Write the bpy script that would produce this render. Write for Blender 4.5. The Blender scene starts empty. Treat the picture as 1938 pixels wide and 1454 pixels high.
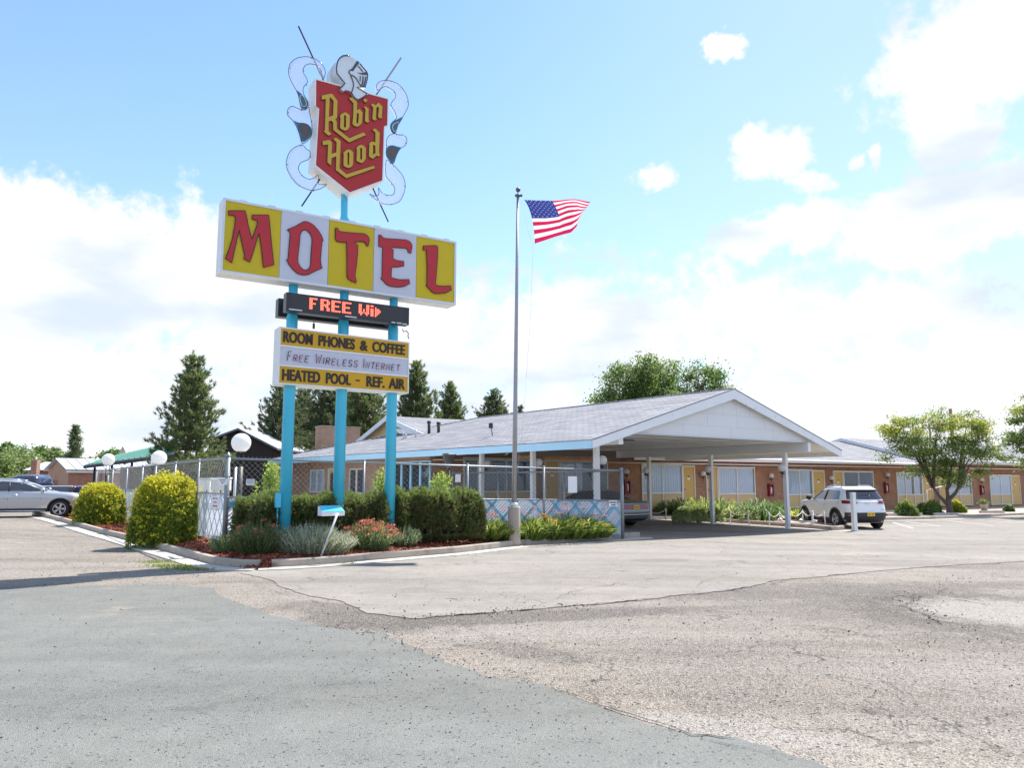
import bpy, math, random
import numpy as np
from mathutils import Vector, Matrix
from mathutils.geometry import tessellate_polygon, delaunay_2d_cdt

random.seed(7); RS = np.random.RandomState(11)
SC = bpy.context.scene
COL = SC.collection
PI = math.pi

# ------------------------------------------------------------------ camera, sky, sun, exposure
F, CX, CY, CAMH = 1440.0, 969.0, 727.0, 1.75
TH = math.atan(183 / F)
cd = bpy.data.cameras.new('camera'); cam = bpy.data.objects.new('camera', cd); COL.objects.link(cam)
cam.location = (0, 0, CAMH); cam.rotation_euler = (PI / 2 + TH, 0, 0)
cd.sensor_width = 36.0; cd.lens = F / 1938 * 36; cd.clip_start = 0.1; cd.clip_end = 2000
SC.camera = cam
SC.view_settings.view_transform = 'Standard'; SC.view_settings.look = 'None'
SC.view_settings.exposure = 1.2; SC.view_settings.gamma = 1.0

SUNV = Vector((0.43, 0.50, 1.0)).normalized()
sl = bpy.data.lights.new('sun', 'SUN'); sl.energy = 4.15; sl.angle = math.radians(0.5); sl.color = (1, .96, .9)
so = bpy.data.objects.new('sun', sl); COL.objects.link(so)
so.rotation_euler = (-SUNV).to_track_quat('-Z', 'Y').to_euler()

def ray(x, y):
    vx = (x - CX) / F; vz = -(y - CY) / F
    return Vector((vx, math.cos(TH) - vz * math.sin(TH), math.sin(TH) + vz * math.cos(TH)))

W = bpy.data.worlds.new('World'); SC.world = W; W.use_nodes = True
nt = W.node_tree; nt.nodes.clear()
def N(t, **k):
    n = nt.nodes.new(t)
    for a, b in k.items(): setattr(n, a, b)
    return n
def Lk(a, b): nt.links.new(a, b)
def mth(op, a, b=None, c=None):
    n = N('ShaderNodeMath', operation=op)
    for i, v in enumerate((a, b, c)):
        if v is None: continue
        if isinstance(v, (int, float)): n.inputs[i].default_value = v
        else: Lk(v, n.inputs[i])
    return n.outputs[0]
def mixc(fac, a, b):
    n = N('ShaderNodeMix', data_type='RGBA')
    if isinstance(fac, (int, float)): n.inputs[0].default_value = fac
    else: Lk(fac, n.inputs[0])
    for i, v in ((6, a), (7, b)):
        if isinstance(v, tuple): n.inputs[i].default_value = (*v, 1)
        else: Lk(v, n.inputs[i])
    return n.outputs[2]
tc = N('ShaderNodeTexCoord'); vec = tc.outputs['Generated']
sx = N('ShaderNodeSeparateXYZ'); Lk(vec, sx.inputs[0])
az0 = mth('ARCTAN2', sx.outputs[0], sx.outputs[1]); el0 = mth('ARCSINE', sx.outputs[2])
nd = N('ShaderNodeTexNoise'); nd.inputs['Scale'].default_value = 13; nd.inputs['Detail'].default_value = 7; nd.inputs['Roughness'].default_value = .6; Lk(vec, nd.inputs['Vector'])
sd = N('ShaderNodeSeparateColor'); Lk(nd.outputs['Color'], sd.inputs[0])
az = mth('ADD', az0, mth('MULTIPLY', mth('SUBTRACT', sd.outputs[0], .5), .11)); el = mth('ADD', el0, mth('MULTIPLY', mth('SUBTRACT', sd.outputs[1], .5), .075))
sky = N('ShaderNodeTexSky', sky_type='NISHITA', sun_disc=False)
sky.sun_elevation = math.asin(SUNV.z); sky.sun_rotation = math.atan2(SUNV.x, SUNV.y)
sky.altitude = 1800; sky.air_density = 1.0; sky.dust_density = 0.6; sky.ozone_density = 1.0
# cloud masses as ellipses of azimuth and elevation, broken up by noise
mask = None
for (x, y, rx, ry, s) in [(-60, 470, 330, 150, 1.0), (120, 430, 240, 90, .9), (300, 520, 330, 130, 1.0), (640, 620, 420, 160, .95), (200, 760, 420, 110, .75), (-200, 600, 500, 200, 1.0),
        (1720, 425, 230, 70, .95), (1500, 440, 170, 45, .85), (1850, 110, 190, 120, 1.0), (1725, 110, 110, 60, .9), (1900, 390, 100, 60, .9), (1820, 265, 80, 40, .8),
        (1450, 300, 75, 42, .85), (1420, 265, 45, 25, .7), (1355, 90, 36, 22, .9), (1228, 333, 42, 26, .7), (1515, 340, 45, 22, .65), (1612, 305, 22, 12, .7), (1660, 300, 20, 18, .7), (1750, 395, 110, 70, 1),
        (1600, 600, 420, 75, .75), (1750, 710, 480, 80, .8), (1100, 640, 420, 130, .75), (2300, 350, 420, 330, 1), (-700, 500, 500, 200, .9),
        (1500, 830, 700, 70, .8), (900, 800, 800, 70, .8)]:
    d = ray(x, y).normalized(); a0 = math.atan2(d.x, d.y); e0 = math.asin(d.z)
    ra = rx / F / (1 + ((x - CX) / F) ** 2); re = ry / F
    qa = mth('DIVIDE', mth('SUBTRACT', az, a0), ra); qe = mth('DIVIDE', mth('SUBTRACT', el, e0), re)
    q = mth('SQRT', mth('ADD', mth('MULTIPLY', qa, qa), mth('MULTIPLY', qe, qe)))
    m = mth('MULTIPLY', mth('SUBTRACT', 1.15, q), s)
    mask = m if mask is None else mth('MAXIMUM', mask, m)
n1 = N('ShaderNodeTexNoise'); n1.inputs['Scale'].default_value = 9; n1.inputs['Detail'].default_value = 9; n1.inputs['Roughness'].default_value = .62; n1.inputs['Distortion'].default_value = .25
Lk(vec, n1.inputs['Vector'])
n2 = N('ShaderNodeTexNoise'); n2.inputs['Scale'].default_value = 5; n2.inputs['Detail'].default_value = 5
mp = N('ShaderNodeMapping'); mp.inputs['Scale'].default_value = (1, 1, 2.6); mp.inputs['Location'].default_value = (3, 1, 2); Lk(vec, mp.inputs[0]); Lk(mp.outputs[0], n2.inputs['Vector'])
n3 = N('ShaderNodeTexNoise'); n3.inputs['Scale'].default_value = 34; n3.inputs['Detail'].default_value = 8; n3.inputs['Roughness'].default_value = .62; Lk(vec, n3.inputs['Vector'])
bk = N('ShaderNodeMapRange', interpolation_type='SMOOTHSTEP'); bk.inputs[1].default_value = 1.0; bk.inputs[2].default_value = 1.7; Lk(mth('ABSOLUTE', az0), bk.inputs[0])   # unseen bluish cloud behind the viewer, added to fill the shaded faces
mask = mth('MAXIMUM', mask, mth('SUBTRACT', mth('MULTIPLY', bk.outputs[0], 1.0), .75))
cv = mth('ADD', mth('ADD', mth('MAXIMUM', mask, -0.6), mth('MULTIPLY', mth('SUBTRACT', n1.outputs[0], .5), 1.7)), mth('MULTIPLY', mth('SUBTRACT', n3.outputs[0], .5), 1.45))
mr = N('ShaderNodeMapRange', interpolation_type='SMOOTHSTEP'); mr.inputs[1].default_value = -.04; mr.inputs[2].default_value = .46; Lk(cv, mr.inputs[0])
mr2 = N('ShaderNodeMapRange', interpolation_type='SMOOTHSTEP'); mr2.inputs[1].default_value = .43; mr2.inputs[2].default_value = .68; Lk(n2.outputs[0], mr2.inputs[0])
CLOUD_W, CLOUD_G = (4.7, 4.72, 4.8), (3.4, 3.8, 4.5)
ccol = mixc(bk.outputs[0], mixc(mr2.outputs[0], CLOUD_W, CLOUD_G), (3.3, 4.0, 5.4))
# thin veil that whitens the blue towards the horizon
hz = mth('MULTIPLY', mth('POWER', 2.718, mth('MULTIPLY', mth('MAXIMUM', el0, 0), -4.6)), .75)
rt = N('ShaderNodeMapRange', interpolation_type='SMOOTHSTEP'); rt.inputs[1].default_value = -.25; rt.inputs[2].default_value = .5; rt.inputs[4].default_value = .24; Lk(az0, rt.inputs[0])
hz = mth('ADD', hz, rt.outputs[0])
skyc = N('ShaderNodeVectorMath', operation='MULTIPLY'); Lk(sky.outputs[0], skyc.inputs[0]); skyc.inputs[1].default_value = (.95, 1.22, 1.42)
base = mixc(hz, mixc(.1, skyc.outputs[0], (3.2, 4.0, 4.6)), (4.1, 4.35, 4.75))
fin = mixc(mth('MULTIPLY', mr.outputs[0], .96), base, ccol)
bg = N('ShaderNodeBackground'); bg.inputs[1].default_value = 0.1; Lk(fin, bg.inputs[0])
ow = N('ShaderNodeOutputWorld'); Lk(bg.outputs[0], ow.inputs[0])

# ------------------------------------------------------------------ geometry of the view: pixel of the photo -> place
CAMP = Vector((0, 0, CAMH))
def sstep(a, b, x):
    t = min(1, max(0, (x - a) / (b - a))); return t * t * (3 - 2 * t)
def gz(x, y):
    z = -.15 * sstep(1, 12, x) - .18 * sstep(10, 38, x)
    return z + .2 * sstep(-12, -21, x)
def hz_(x, y, z=0.0):
    d = ray(x, y); return CAMP + d * ((z - CAMH) / d.z)
def G(x, y, dz=0.0):
    z = 0.0
    for _ in range(6):
        p = hz_(x, y, z + dz); z = gz(p.x, p.y)
    return p
def hv(x, y, P, D):
    d = ray(x, y); n = Vector((D[1], -D[0], 0)); t = (n.x * P[0] + n.y * P[1]) / n.dot(d)
    p = CAMP + d * t
    return (p.x - P[0]) * D[0] + (p.y - P[1]) * D[1], p.z
def hy(x, y, Y):
    d = ray(x, y); return CAMP + d * (Y / d.y)
def hplane(x, y, p0, n):
    d = ray(x, y); return CAMP + d * ((p0 - CAMP).dot(n) / d.dot(n))

# ------------------------------------------------------------------ materials
MATS = {}
def mat(name, col, rough=.6, metal=0.0, var=.12, vs=3.0, bump=0.0, bs=40.0, coat=0.0, spec=.5, dirt=None, dscale=1.5, dthr=.55, trans=0.0):
    if name in MATS: return MATS[name]
    m = bpy.data.materials.new(name); MATS[name] = m; m.use_nodes = True
    t = m.node_tree; b = t.nodes['Principled BSDF']
    b.inputs['Roughness'].default_value = rough; b.inputs['Metallic'].default_value = metal
    b.inputs['Specular IOR Level'].default_value = spec; b.inputs['Coat Weight'].default_value = coat
    tcn = t.nodes.new('ShaderNodeTexCoord'); out = None
    c = t.nodes.new('ShaderNodeMix'); c.data_type = 'RGBA'
    n = t.nodes.new('ShaderNodeTexNoise'); n.inputs['Scale'].default_value = vs; n.inputs['Detail'].default_value = 6
    t.links.new(tcn.outputs['Object'], n.inputs['Vector']); t.links.new(n.outputs[0], c.inputs[0])
    c.inputs[6].default_value = (*[v * (1 - var) for v in col], 1); c.inputs[7].default_value = (*[min(1, v * (1 + var)) for v in col], 1)
    out = c.outputs[2]
    if dirt:
        d = t.nodes.new('ShaderNodeMix'); d.data_type = 'RGBA'; d.inputs[7].default_value = (*dirt, 1)
        n3 = t.nodes.new('ShaderNodeTexNoise'); n3.inputs['Scale'].default_value = dscale; n3.inputs['Detail'].default_value = 8; n3.inputs['Roughness'].default_value = .65
        t.links.new(tcn.outputs['Object'], n3.inputs['Vector'])
        r = t.nodes.new('ShaderNodeMapRange'); r.inputs[1].default_value = dthr; r.inputs[2].default_value = dthr + .12
        t.links.new(n3.outputs[0], r.inputs[0]); t.links.new(r.outputs[0], d.inputs[0]); t.links.new(out, d.inputs[6]); out = d.outputs[2]
    t.links.new(out, b.inputs['Base Color'])
    if bump:
        nb = t.nodes.new('ShaderNodeTexNoise'); nb.inputs['Scale'].default_value = bs; nb.inputs['Detail'].default_value = 4
        t.links.new(tcn.outputs['Object'], nb.inputs['Vector'])
        bp = t.nodes.new('ShaderNodeBump'); bp.inputs['Strength'].default_value = bump; bp.inputs['Distance'].default_value = .02
        t.links.new(nb.outputs[0], bp.inputs['Height']); t.links.new(bp.outputs[0], b.inputs['Normal'])
    if trans:
        tr = t.nodes.new('ShaderNodeBsdfTranslucent'); t.links.new(out, tr.inputs[0])
        ms = t.nodes.new('ShaderNodeMixShader'); ms.inputs[0].default_value = trans
        t.links.new(b.outputs[0], ms.inputs[1]); t.links.new(tr.outputs[0], ms.inputs[2])
        t.links.new(ms.outputs[0], t.nodes['Material Output'].inputs[0])
    return m

def leafmat(name, c1, c2, c3=None, trans=.4, rough=.55):
    """leaf colour differs from leaf to leaf"""
    if name in MATS: return MATS[name]
    m = bpy.data.materials.new(name); MATS[name] = m; m.use_nodes = True; t = m.node_tree
    b = t.nodes['Principled BSDF']; b.inputs['Roughness'].default_value = rough; b.inputs['Specular IOR Level'].default_value = .3
    g = t.nodes.new('ShaderNodeNewGeometry'); cr = t.nodes.new('ShaderNodeValToRGB')
    e = cr.color_ramp.elements; e[0].color = (*c1, 1); e[1].color = (*c2, 1)
    if c3: x = e.new(.8); x.color = (*c2, 1); e[-1].color = (*c3, 1)
    t.links.new(g.outputs['Random Per Island'], cr.inputs[0]); t.links.new(cr.outputs[0], b.inputs['Base Color'])
    tr = t.nodes.new('ShaderNodeBsdfTranslucent'); hs = t.nodes.new('ShaderNodeHueSaturation'); hs.inputs['Value'].default_value = 1.6; hs.inputs['Hue'].default_value = .485
    t.links.new(cr.outputs[0], hs.inputs['Color']); t.links.new(hs.outputs[0], tr.inputs[0])
    ms = t.nodes.new('ShaderNodeMixShader'); ms.inputs[0].default_value = trans
    t.links.new(b.outputs[0], ms.inputs[1]); t.links.new(tr.outputs[0], ms.inputs[2])
    t.links.new(ms.outputs[0], t.nodes['Material Output'].inputs[0])
    return m

def coursemat(name, udir, vdir, c1, c2, cm, bw, bh, mortar=.01, rough=.85, bump=.4, var=.35, stain=None):
    """bricks or shingles laid in courses: u along udir, v along vdir (world metres)"""
    if name in MATS: return MATS[name]
    m = bpy.data.materials.new(name); MATS[name] = m; m.use_nodes = True; t = m.node_tree
    b = t.nodes['Principled BSDF']; b.inputs['Roughness'].default_value = rough; b.inputs['Specular IOR Level'].default_value = .25
    g = t.nodes.new('ShaderNodeNewGeometry')
    cx = t.nodes.new('ShaderNodeCombineXYZ')
    for i, d in enumerate((udir, vdir)):
        vm = t.nodes.new('ShaderNodeVectorMath'); vm.operation = 'DOT_PRODUCT'; vm.inputs[1].default_value = d
        t.links.new(g.outputs['Position'], vm.inputs[0]); t.links.new(vm.outputs['Value'], cx.inputs[i])
    br = t.nodes.new('ShaderNodeTexBrick'); br.inputs['Scale'].default_value = 1
    br.inputs['Brick Width'].default_value = bw; br.inputs['Row Height'].default_value = bh; br.inputs['Mortar Size'].default_value = mortar; br.inputs['Mortar Smooth'].default_value = .2
    br.inputs['Color1'].default_value = (*c1, 1); br.inputs['Color2'].default_value = (*c2, 1); br.inputs['Mortar'].default_value = (*cm, 1)
    t.links.new(cx.outputs[0], br.inputs['Vector'])
    n = t.nodes.new('ShaderNodeTexNoise'); n.inputs['Scale'].default_value = 1.3; n.inputs['Detail'].default_value = 7; n.inputs['Roughness'].default_value = .6
    t.links.new(g.outputs['Position'], n.inputs['Vector'])
    mx = t.nodes.new('ShaderNodeMix'); mx.data_type = 'RGBA'; mx.blend_type = 'MULTIPLY'; mx.inputs[0].default_value = 1
    cr = t.nodes.new('ShaderNodeValToRGB'); e = cr.color_ramp.elements; e[0].position = .3; e[1].position = .7
    e[0].color = (1 - var, 1 - var, 1 - var, 1); e[1].color = (1, 1, 1, 1)
    t.links.new(n.outputs[0], cr.inputs[0]); t.links.new(br.outputs[0], mx.inputs[6]); t.links.new(cr.outputs[0], mx.inputs[7])
    t.links.new(mx.outputs[2], b.inputs['Base Color'])
    bp = t.nodes.new('ShaderNodeBump'); bp.inputs['Strength'].default_value = bump; bp.inputs['Distance'].default_value = .01; bp.invert = True
    t.links.new(br.outputs['Fac'], bp.inputs['Height']); t.links.new(bp.outputs[0], b.inputs['Normal'])
    return m

def glassmat(name, tint=(.6, .65, .7), clear=.5, rough=.03):
    if name in MATS: return MATS[name]
    m = bpy.data.materials.new(name); MATS[name] = m; m.use_nodes = True; t = m.node_tree
    t.nodes.remove(t.nodes['Principled BSDF'])
    gl = t.nodes.new('ShaderNodeBsdfGlossy'); gl.inputs['Roughness'].default_value = rough; gl.inputs[0].default_value = (.9, .95, 1, 1)
    tp = t.nodes.new('ShaderNodeBsdfTransparent'); tp.inputs[0].default_value = (*[clear * c for c in tint], 1)
    lw = t.nodes.new('ShaderNodeLayerWeight'); lw.inputs[0].default_value = .5; pw = t.nodes.new('ShaderNodeMath'); pw.operation = 'POWER'; pw.inputs[1].default_value = 4; t.links.new(lw.outputs['Facing'], pw.inputs[0])
    fr = t.nodes.new('ShaderNodeMath'); fr.operation = 'MULTIPLY_ADD'; fr.inputs[1].default_value = .55; fr.inputs[2].default_value = .035; t.links.new(pw.outputs[0], fr.inputs[0])
    ms = t.nodes.new('ShaderNodeMixShader'); t.links.new(fr.outputs[0], ms.inputs[0]); t.links.new(tp.outputs[0], ms.inputs[1]); t.links.new(gl.outputs[0], ms.inputs[2])
    t.links.new(ms.outputs[0], t.nodes['Material Output'].inputs[0])
    return m

def asphaltmat(name, cols, scale=1.0, stone=.5, bump=.5, crack=0.0, blotch=(.5, .5), stain=None, blobs=(), streak=.12):
    """cols: dark binder, main, light stones"""
    m = bpy.data.materials.new(name); MATS[name] = m; m.use_nodes = True; t = m.node_tree; b = t.nodes['Principled BSDF']
    b.inputs['Roughness'].default_value = .9; b.inputs['Specular IOR Level'].default_value = .2
    g = t.nodes.new('ShaderNodeNewGeometry'); P = g.outputs['Position']
    def noise(s, d=6, r=.6):
        n = t.nodes.new('ShaderNodeTexNoise'); n.inputs['Scale'].default_value = s; n.inputs['Detail'].default_value = d; n.inputs['Roughness'].default_value = r
        t.links.new(P, n.inputs['Vector']); return n.outputs[0]
    def rng(v, a, bb, c=0, d=1):
        r = t.nodes.new('ShaderNodeMapRange'); t.links.new(v, r.inputs[0])
        for i, q in enumerate((a, bb, c, d)): r.inputs[i + 1].default_value = q
        return r.outputs[0]
    def mix(f, a, bb, bt='MIX'):
        x = t.nodes.new('ShaderNodeMix'); x.data_type = 'RGBA'; x.blend_type = bt
        if isinstance(f, float): x.inputs[0].default_value = f
        else: t.links.new(f, x.inputs[0])
        for i, v in ((6, a), (7, bb)):
            if isinstance(v, tuple): x.inputs[i].default_value = (*v, 1)
            else: t.links.new(v, x.inputs[i])
        return x.outputs[2]
    vo = t.nodes.new('ShaderNodeTexVoronoi'); vo.inputs['Scale'].default_value = 95 * scale; t.links.new(P, vo.inputs['Vector'])
    sp = t.nodes.new('ShaderNodeSeparateColor'); t.links.new(vo.outputs['Color'], sp.inputs[0])
    vo2 = t.nodes.new('ShaderNodeTexVoronoi'); vo2.inputs['Scale'].default_value = 42 * scale; t.links.new(P, vo2.inputs['Vector'])
    sp2 = t.nodes.new('ShaderNodeSeparateColor'); t.links.new(vo2.outputs['Color'], sp2.inputs[0])
    c = mix(rng(noise(.55, 5), blotch[0] - .17, blotch[0] + .17), cols[1], tuple(v * .86 for v in cols[1]))
    c = mix(rng(noise(2.3, 8, .7), .42, .72), c, tuple(v * 1.12 for v in cols[1]))
    # worn lanes: long soft streaks along the way cars turn in
    mpn = t.nodes.new('ShaderNodeMapping'); mpn.inputs['Rotation'].default_value = (0, 0, -.62); mpn.inputs['Scale'].default_value = (.10, .85, 1); t.links.new(P, mpn.inputs[0])
    ns = t.nodes.new('ShaderNodeTexNoise'); ns.inputs['Scale'].default_value = 1.0; ns.inputs['Detail'].default_value = 7; ns.inputs['Roughness'].default_value = .62; t.links.new(mpn.outputs[0], ns.inputs['Vector'])
    c = mix(rng(ns.outputs[0], .40, .68), c, mix(1.0, c, (1 - streak * 1.9, 1 - streak * 2.05, 1 - streak * 2.2), 'MULTIPLY'))
    c = mix(rng(noise(.23, 6, .65), .45, .62), c, mix(1.0, c, (1 + streak, 1 + streak * .8, 1 + streak * .5), 'MULTIPLY'))
    for (bx, by, rx, ry, ro, bc, amt) in blobs:
        mb_ = t.nodes.new('ShaderNodeMapping'); mb_.vector_type = 'TEXTURE'; mb_.inputs['Location'].default_value = (bx, by, 0); mb_.inputs['Rotation'].default_value = (0, 0, ro); mb_.inputs['Scale'].default_value = (rx, ry, 100); t.links.new(P, mb_.inputs[0])
        ln_ = t.nodes.new('ShaderNodeVectorMath'); ln_.operation = 'LENGTH'; t.links.new(mb_.outputs[0], ln_.inputs[0])
        ad = t.nodes.new('ShaderNodeMath'); ad.operation = 'MULTIPLY_ADD'; t.links.new(noise(2.6, 8, .7), ad.inputs[0]); ad.inputs[1].default_value = 1.3; t.links.new(ln_.outputs['Value'], ad.inputs[2])
        c = mix(rng(ad.outputs[0], 1.35, 1.75, amt, 0), c, tuple(bc))
    c = mix(rng(sp.outputs[0], 1 - stone, 1, 0, .6), c, cols[2])
    c = mix(rng(sp.outputs[1], 1 - stone * .8, 1, 0, .85 if scale < 1.2 else .5), c, cols[0])
    c = mix(rng(sp2.outputs[0], .965, .98, 0, .8), c, tuple(v * .5 for v in cols[0]))
    if stain:
        c = mix(rng(noise(.8, 7, .7), stain[3], stain[3] + .1), c, stain[:3])
    if crack:
        vc = t.nodes.new('ShaderNodeTexVoronoi'); vc.feature = 'DISTANCE_TO_EDGE'; vc.inputs['Scale'].default_value = .55
        vd = t.nodes.new('ShaderNodeTexNoise'); vd.inputs['Scale'].default_value = 1.7; vd.inputs['Detail'].default_value = 6; t.links.new(P, vd.inputs['Vector'])
        va = t.nodes.new('ShaderNodeVectorMath'); va.operation = 'MULTIPLY_ADD'; t.links.new(vd.outputs['Color'], va.inputs[0]); va.inputs[1].default_value = (1.6, 1.6, 0); t.links.new(P, va.inputs[2])
        t.links.new(va.outputs[0], vc.inputs['Vector'])
        br = rng(noise(.4, 3), .42, .6)
        cf = rng(vc.outputs['Distance'], 0, .012, 1, 0)
        mm = t.nodes.new('ShaderNodeMath'); mm.operation = 'MULTIPLY'; t.links.new(cf, mm.inputs[0]); t.links.new(br, mm.inputs[1])
        m3 = t.nodes.new('ShaderNodeMath'); m3.operation = 'MULTIPLY'; m3.inputs[1].default_value = crack; t.links.new(mm.outputs[0], m3.inputs[0])
        c = mix(m3.outputs[0], c, tuple(v * .5 for v in cols[0]))
    t.links.new(c, b.inputs['Base Color'])
    bp = t.nodes.new('ShaderNodeBump'); bp.inputs['Strength'].default_value = bump; bp.inputs['Distance'].default_value = .012
    t.links.new(vo.outputs['Distance'], bp.inputs['Height'])
    t.links.new(bp.outputs[0], b.inputs['Normal'])
    return m

def emitmat(name, col, s):
    m = bpy.data.materials.new(name); MATS[name] = m; m.use_nodes = True; b = m.node_tree.nodes['Principled BSDF']
    b.inputs['Base Color'].default_value = (*col, 1); b.inputs['Emission Color'].default_value = (*col, 1); b.inputs['Emission Strength'].default_value = s
    return m

# ------------------------------------------------------------------ mesh helpers
class MB:
    def __init__(self): self.v = []; self.f = []; self.m = []; self.mats = []; self.s = []
    def mi(self, m):
        if m not in self.mats: self.mats.append(m)
        return self.mats.index(m)
    def add(self, vs, fs, m, smooth=False):
        o = len(self.v); self.v += [tuple(p) for p in vs]; i = self.mi(m)
        for f in fs: self.f.append([o + k for k in f]); self.m.append(i); self.s.append(smooth)
    def obox(self, o, ax, ay, az_, m):
        """box from corner o along three edge vectors"""
        o, a, b, c = Vector(o), Vector(ax), Vector(ay), Vector(az_)
        vs = [o, o + a, o + a + b, o + b, o + c, o + a + c, o + a + b + c, o + b + c]
        fs = [(0, 3, 2, 1), (4, 5, 6, 7), (0, 1, 5, 4), (1, 2, 6, 5), (2, 3, 7, 6), (3, 0, 4, 7)]
        if a.cross(b).dot(c) < 0: fs = [f[::-1] for f in fs]
        self.add(vs, fs, m)
    def box(self, c, s, m, rz=0.0):
        ca, sa = math.cos(rz), math.sin(rz); x = Vector((ca, sa, 0)) * s[0]; y = Vector((-sa, ca, 0)) * s[1]; z = Vector((0, 0, s[2]))
        self.obox(Vector(c) - (x + y + z) / 2, x, y, z, m)
    def tube(self, pts, r, m, n=8, smooth=True, cap=True):
        pts = [Vector(p) for p in pts]; k = len(pts)
        rs = r if isinstance(r, (list, tuple)) else [r] * k
        vs = []; fs = []; up = Vector((0, 0, 1)); prev = None
        for i, p in enumerate(pts):
            d = (pts[min(i + 1, k - 1)] - pts[max(i - 1, 0)])
            d = d.normalized() if d.length > 1e-9 else Vector((0, 0, 1))
            if prev is None:
                u = d.cross(up if abs(d.z) < .95 else Vector((1, 0, 0))).normalized()
            else:
                u = (prev - d * prev.dot(d)); u = u.normalized() if u.length > 1e-6 else d.orthogonal().normalized()
            prev = u; w = d.cross(u)
            for j in range(n):
                a = 2 * PI * j / n; vs.append(p + (u * math.cos(a) + w * math.sin(a)) * rs[i])
        for i in range(k - 1):
            for j in range(n):
                a = i * n + j; b = i * n + (j + 1) % n
                fs.append((a, a + n, b + n, b))
        if cap: fs.append(tuple(range(n))); fs.append(tuple(range((k - 1) * n, k * n))[::-1])
        self.add(vs, fs, m, smooth)
    def lathe(self, c, prof, m, n=24, axis=(0, 0, 1), smooth=True):
        """prof: (r, h) along axis"""
        c = Vector(c); d = Vector(axis).normalized(); u = d.orthogonal().normalized(); w = d.cross(u); vs = []; fs = []
        for r, h in prof:
            for j in range(n):
                a = 2 * PI * j / n; vs.append(c + d * h + (u * math.cos(a) + w * math.sin(a)) * r)
        for i in range(len(prof) - 1):
            for j in range(n):
                a = i * n + j; b = i * n + (j + 1) % n; fs.append((a, b, b + n, a + n))
        self.add(vs, fs, m, smooth)
    def sphere(self, c, r, m, n=24, k=12, sz=1.0):
        self.lathe(c, [(max(r * math.sin(PI * i / k), 1e-4), -r * math.cos(PI * i / k) * sz) for i in range(k + 1)], m, n)
    def prism(self, loops, fn, w0, w1, m, ms=None):
        """flat outline (u,z) loops [outer, holes..] given depth from w0 (back) to w1 (front); fn(u,z,w)->world"""
        ms = ms or m
        tris = tessellate_polygon([[Vector((p[0], p[1], 0)) for p in l] for l in loops])
        pts = [p for l in loops for p in l]
        fr = [fn(p[0], p[1], w1) for p in pts]; bk = [fn(p[0], p[1], w0) for p in pts]; k = len(pts)
        ft = []
        for a, b, c in tris:
            A, B, Cc = pts[a], pts[b], pts[c]
            s = (B[0] - A[0]) * (Cc[1] - A[1]) - (B[1] - A[1]) * (Cc[0] - A[0])
            ft.append((a, b, c) if s > 0 else (a, c, b))
        self.add(fr, ft, m); self.add(bk, [t[::-1] for t in ft], ms)
        o = 0
        for li, l in enumerate(loops):
            ar = sum(l[i][0] * l[(i + 1) % len(l)][1] - l[(i + 1) % len(l)][0] * l[i][1] for i in range(len(l)))
            fs = []
            for i in range(len(l)):
                a, b = o + i, o + (i + 1) % len(l)
                q = (a + k, b + k, b, a)
                if (ar < 0) != (li > 0): q = q[::-1]
                fs.append(q)
            self.add(fr + bk, fs, ms); o += len(l)
    def grid(self, fn, nu, nv, m, smooth=True, matfn=None, flip=False):
        vs = [fn(i / nu, j / nv) for i in range(nu + 1) for j in range(nv + 1)]; o = len(self.v); self.v += [tuple(p) for p in vs]
        for i in range(nu):
            for j in range(nv):
                a = o + i * (nv + 1) + j; f = [a, a + nv + 1, a + nv + 2, a + 1]
                self.f.append(f[::-1] if flip else f); self.m.append(self.mi(matfn(i, j) if matfn else m)); self.s.append(smooth)

ORG = {}
def link_mesh(name, mb, org):
    me = bpy.data.meshes.new(name)
    o3 = Vector(org)
    me.from_pydata([(p[0] - o3.x, p[1] - o3.y, p[2] - o3.z) for p in mb.v], [], mb.f)
    for m in mb.mats: me.materials.append(m)
    me.polygons.foreach_set('material_index', mb.m); me.polygons.foreach_set('use_smooth', mb.s)
    me.update()
    ob = bpy.data.objects.new(name, me); COL.objects.link(ob); return ob
def tag(o, label=None, cat=None, group=None, kind=None):
    for k, v in (('label', label), ('category', cat), ('group', group), ('kind', kind)):
        if v: o[k] = v
    return o
def thing(name, label, cat, loc=(0, 0, 0), rz=0.0, group=None, local=False):
    o = bpy.data.objects.new(name, None); COL.objects.link(o); o.location = loc; o.rotation_euler = (0, 0, rz); o.empty_display_size = .3
    ORG[o] = Vector((0, 0, 0)) if local else Vector(loc)
    return tag(o, label, cat, group)
def part(name, mb, parent, label=None):
    o = link_mesh(name, mb, ORG[parent]); o.parent = parent; ORG[o] = ORG[parent]
    if label: o['label'] = label
    return o
def single(name, mb, label, cat, loc=(0, 0, 0), group=None):
    o = link_mesh(name, mb, loc); o.location = loc; ORG[o] = Vector(loc); return tag(o, label, cat, group)
def struct(name, mb, kind='structure'):
    o = link_mesh(name, mb, (0, 0, 0)); o['kind'] = kind; return o
def dup(o, loc, rz=None, label=None, parent=None):
    c = o.copy(); COL.objects.link(c)
    if parent is None:
        c.location = loc
        if rz is not None: c.rotation_euler = (0, 0, rz)
        if label: c['label'] = label
    else: c.parent = parent
    ORG[c] = Vector((0, 0, 0))
    for ch in o.children: dup(ch, None, parent=c)
    return c
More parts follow.
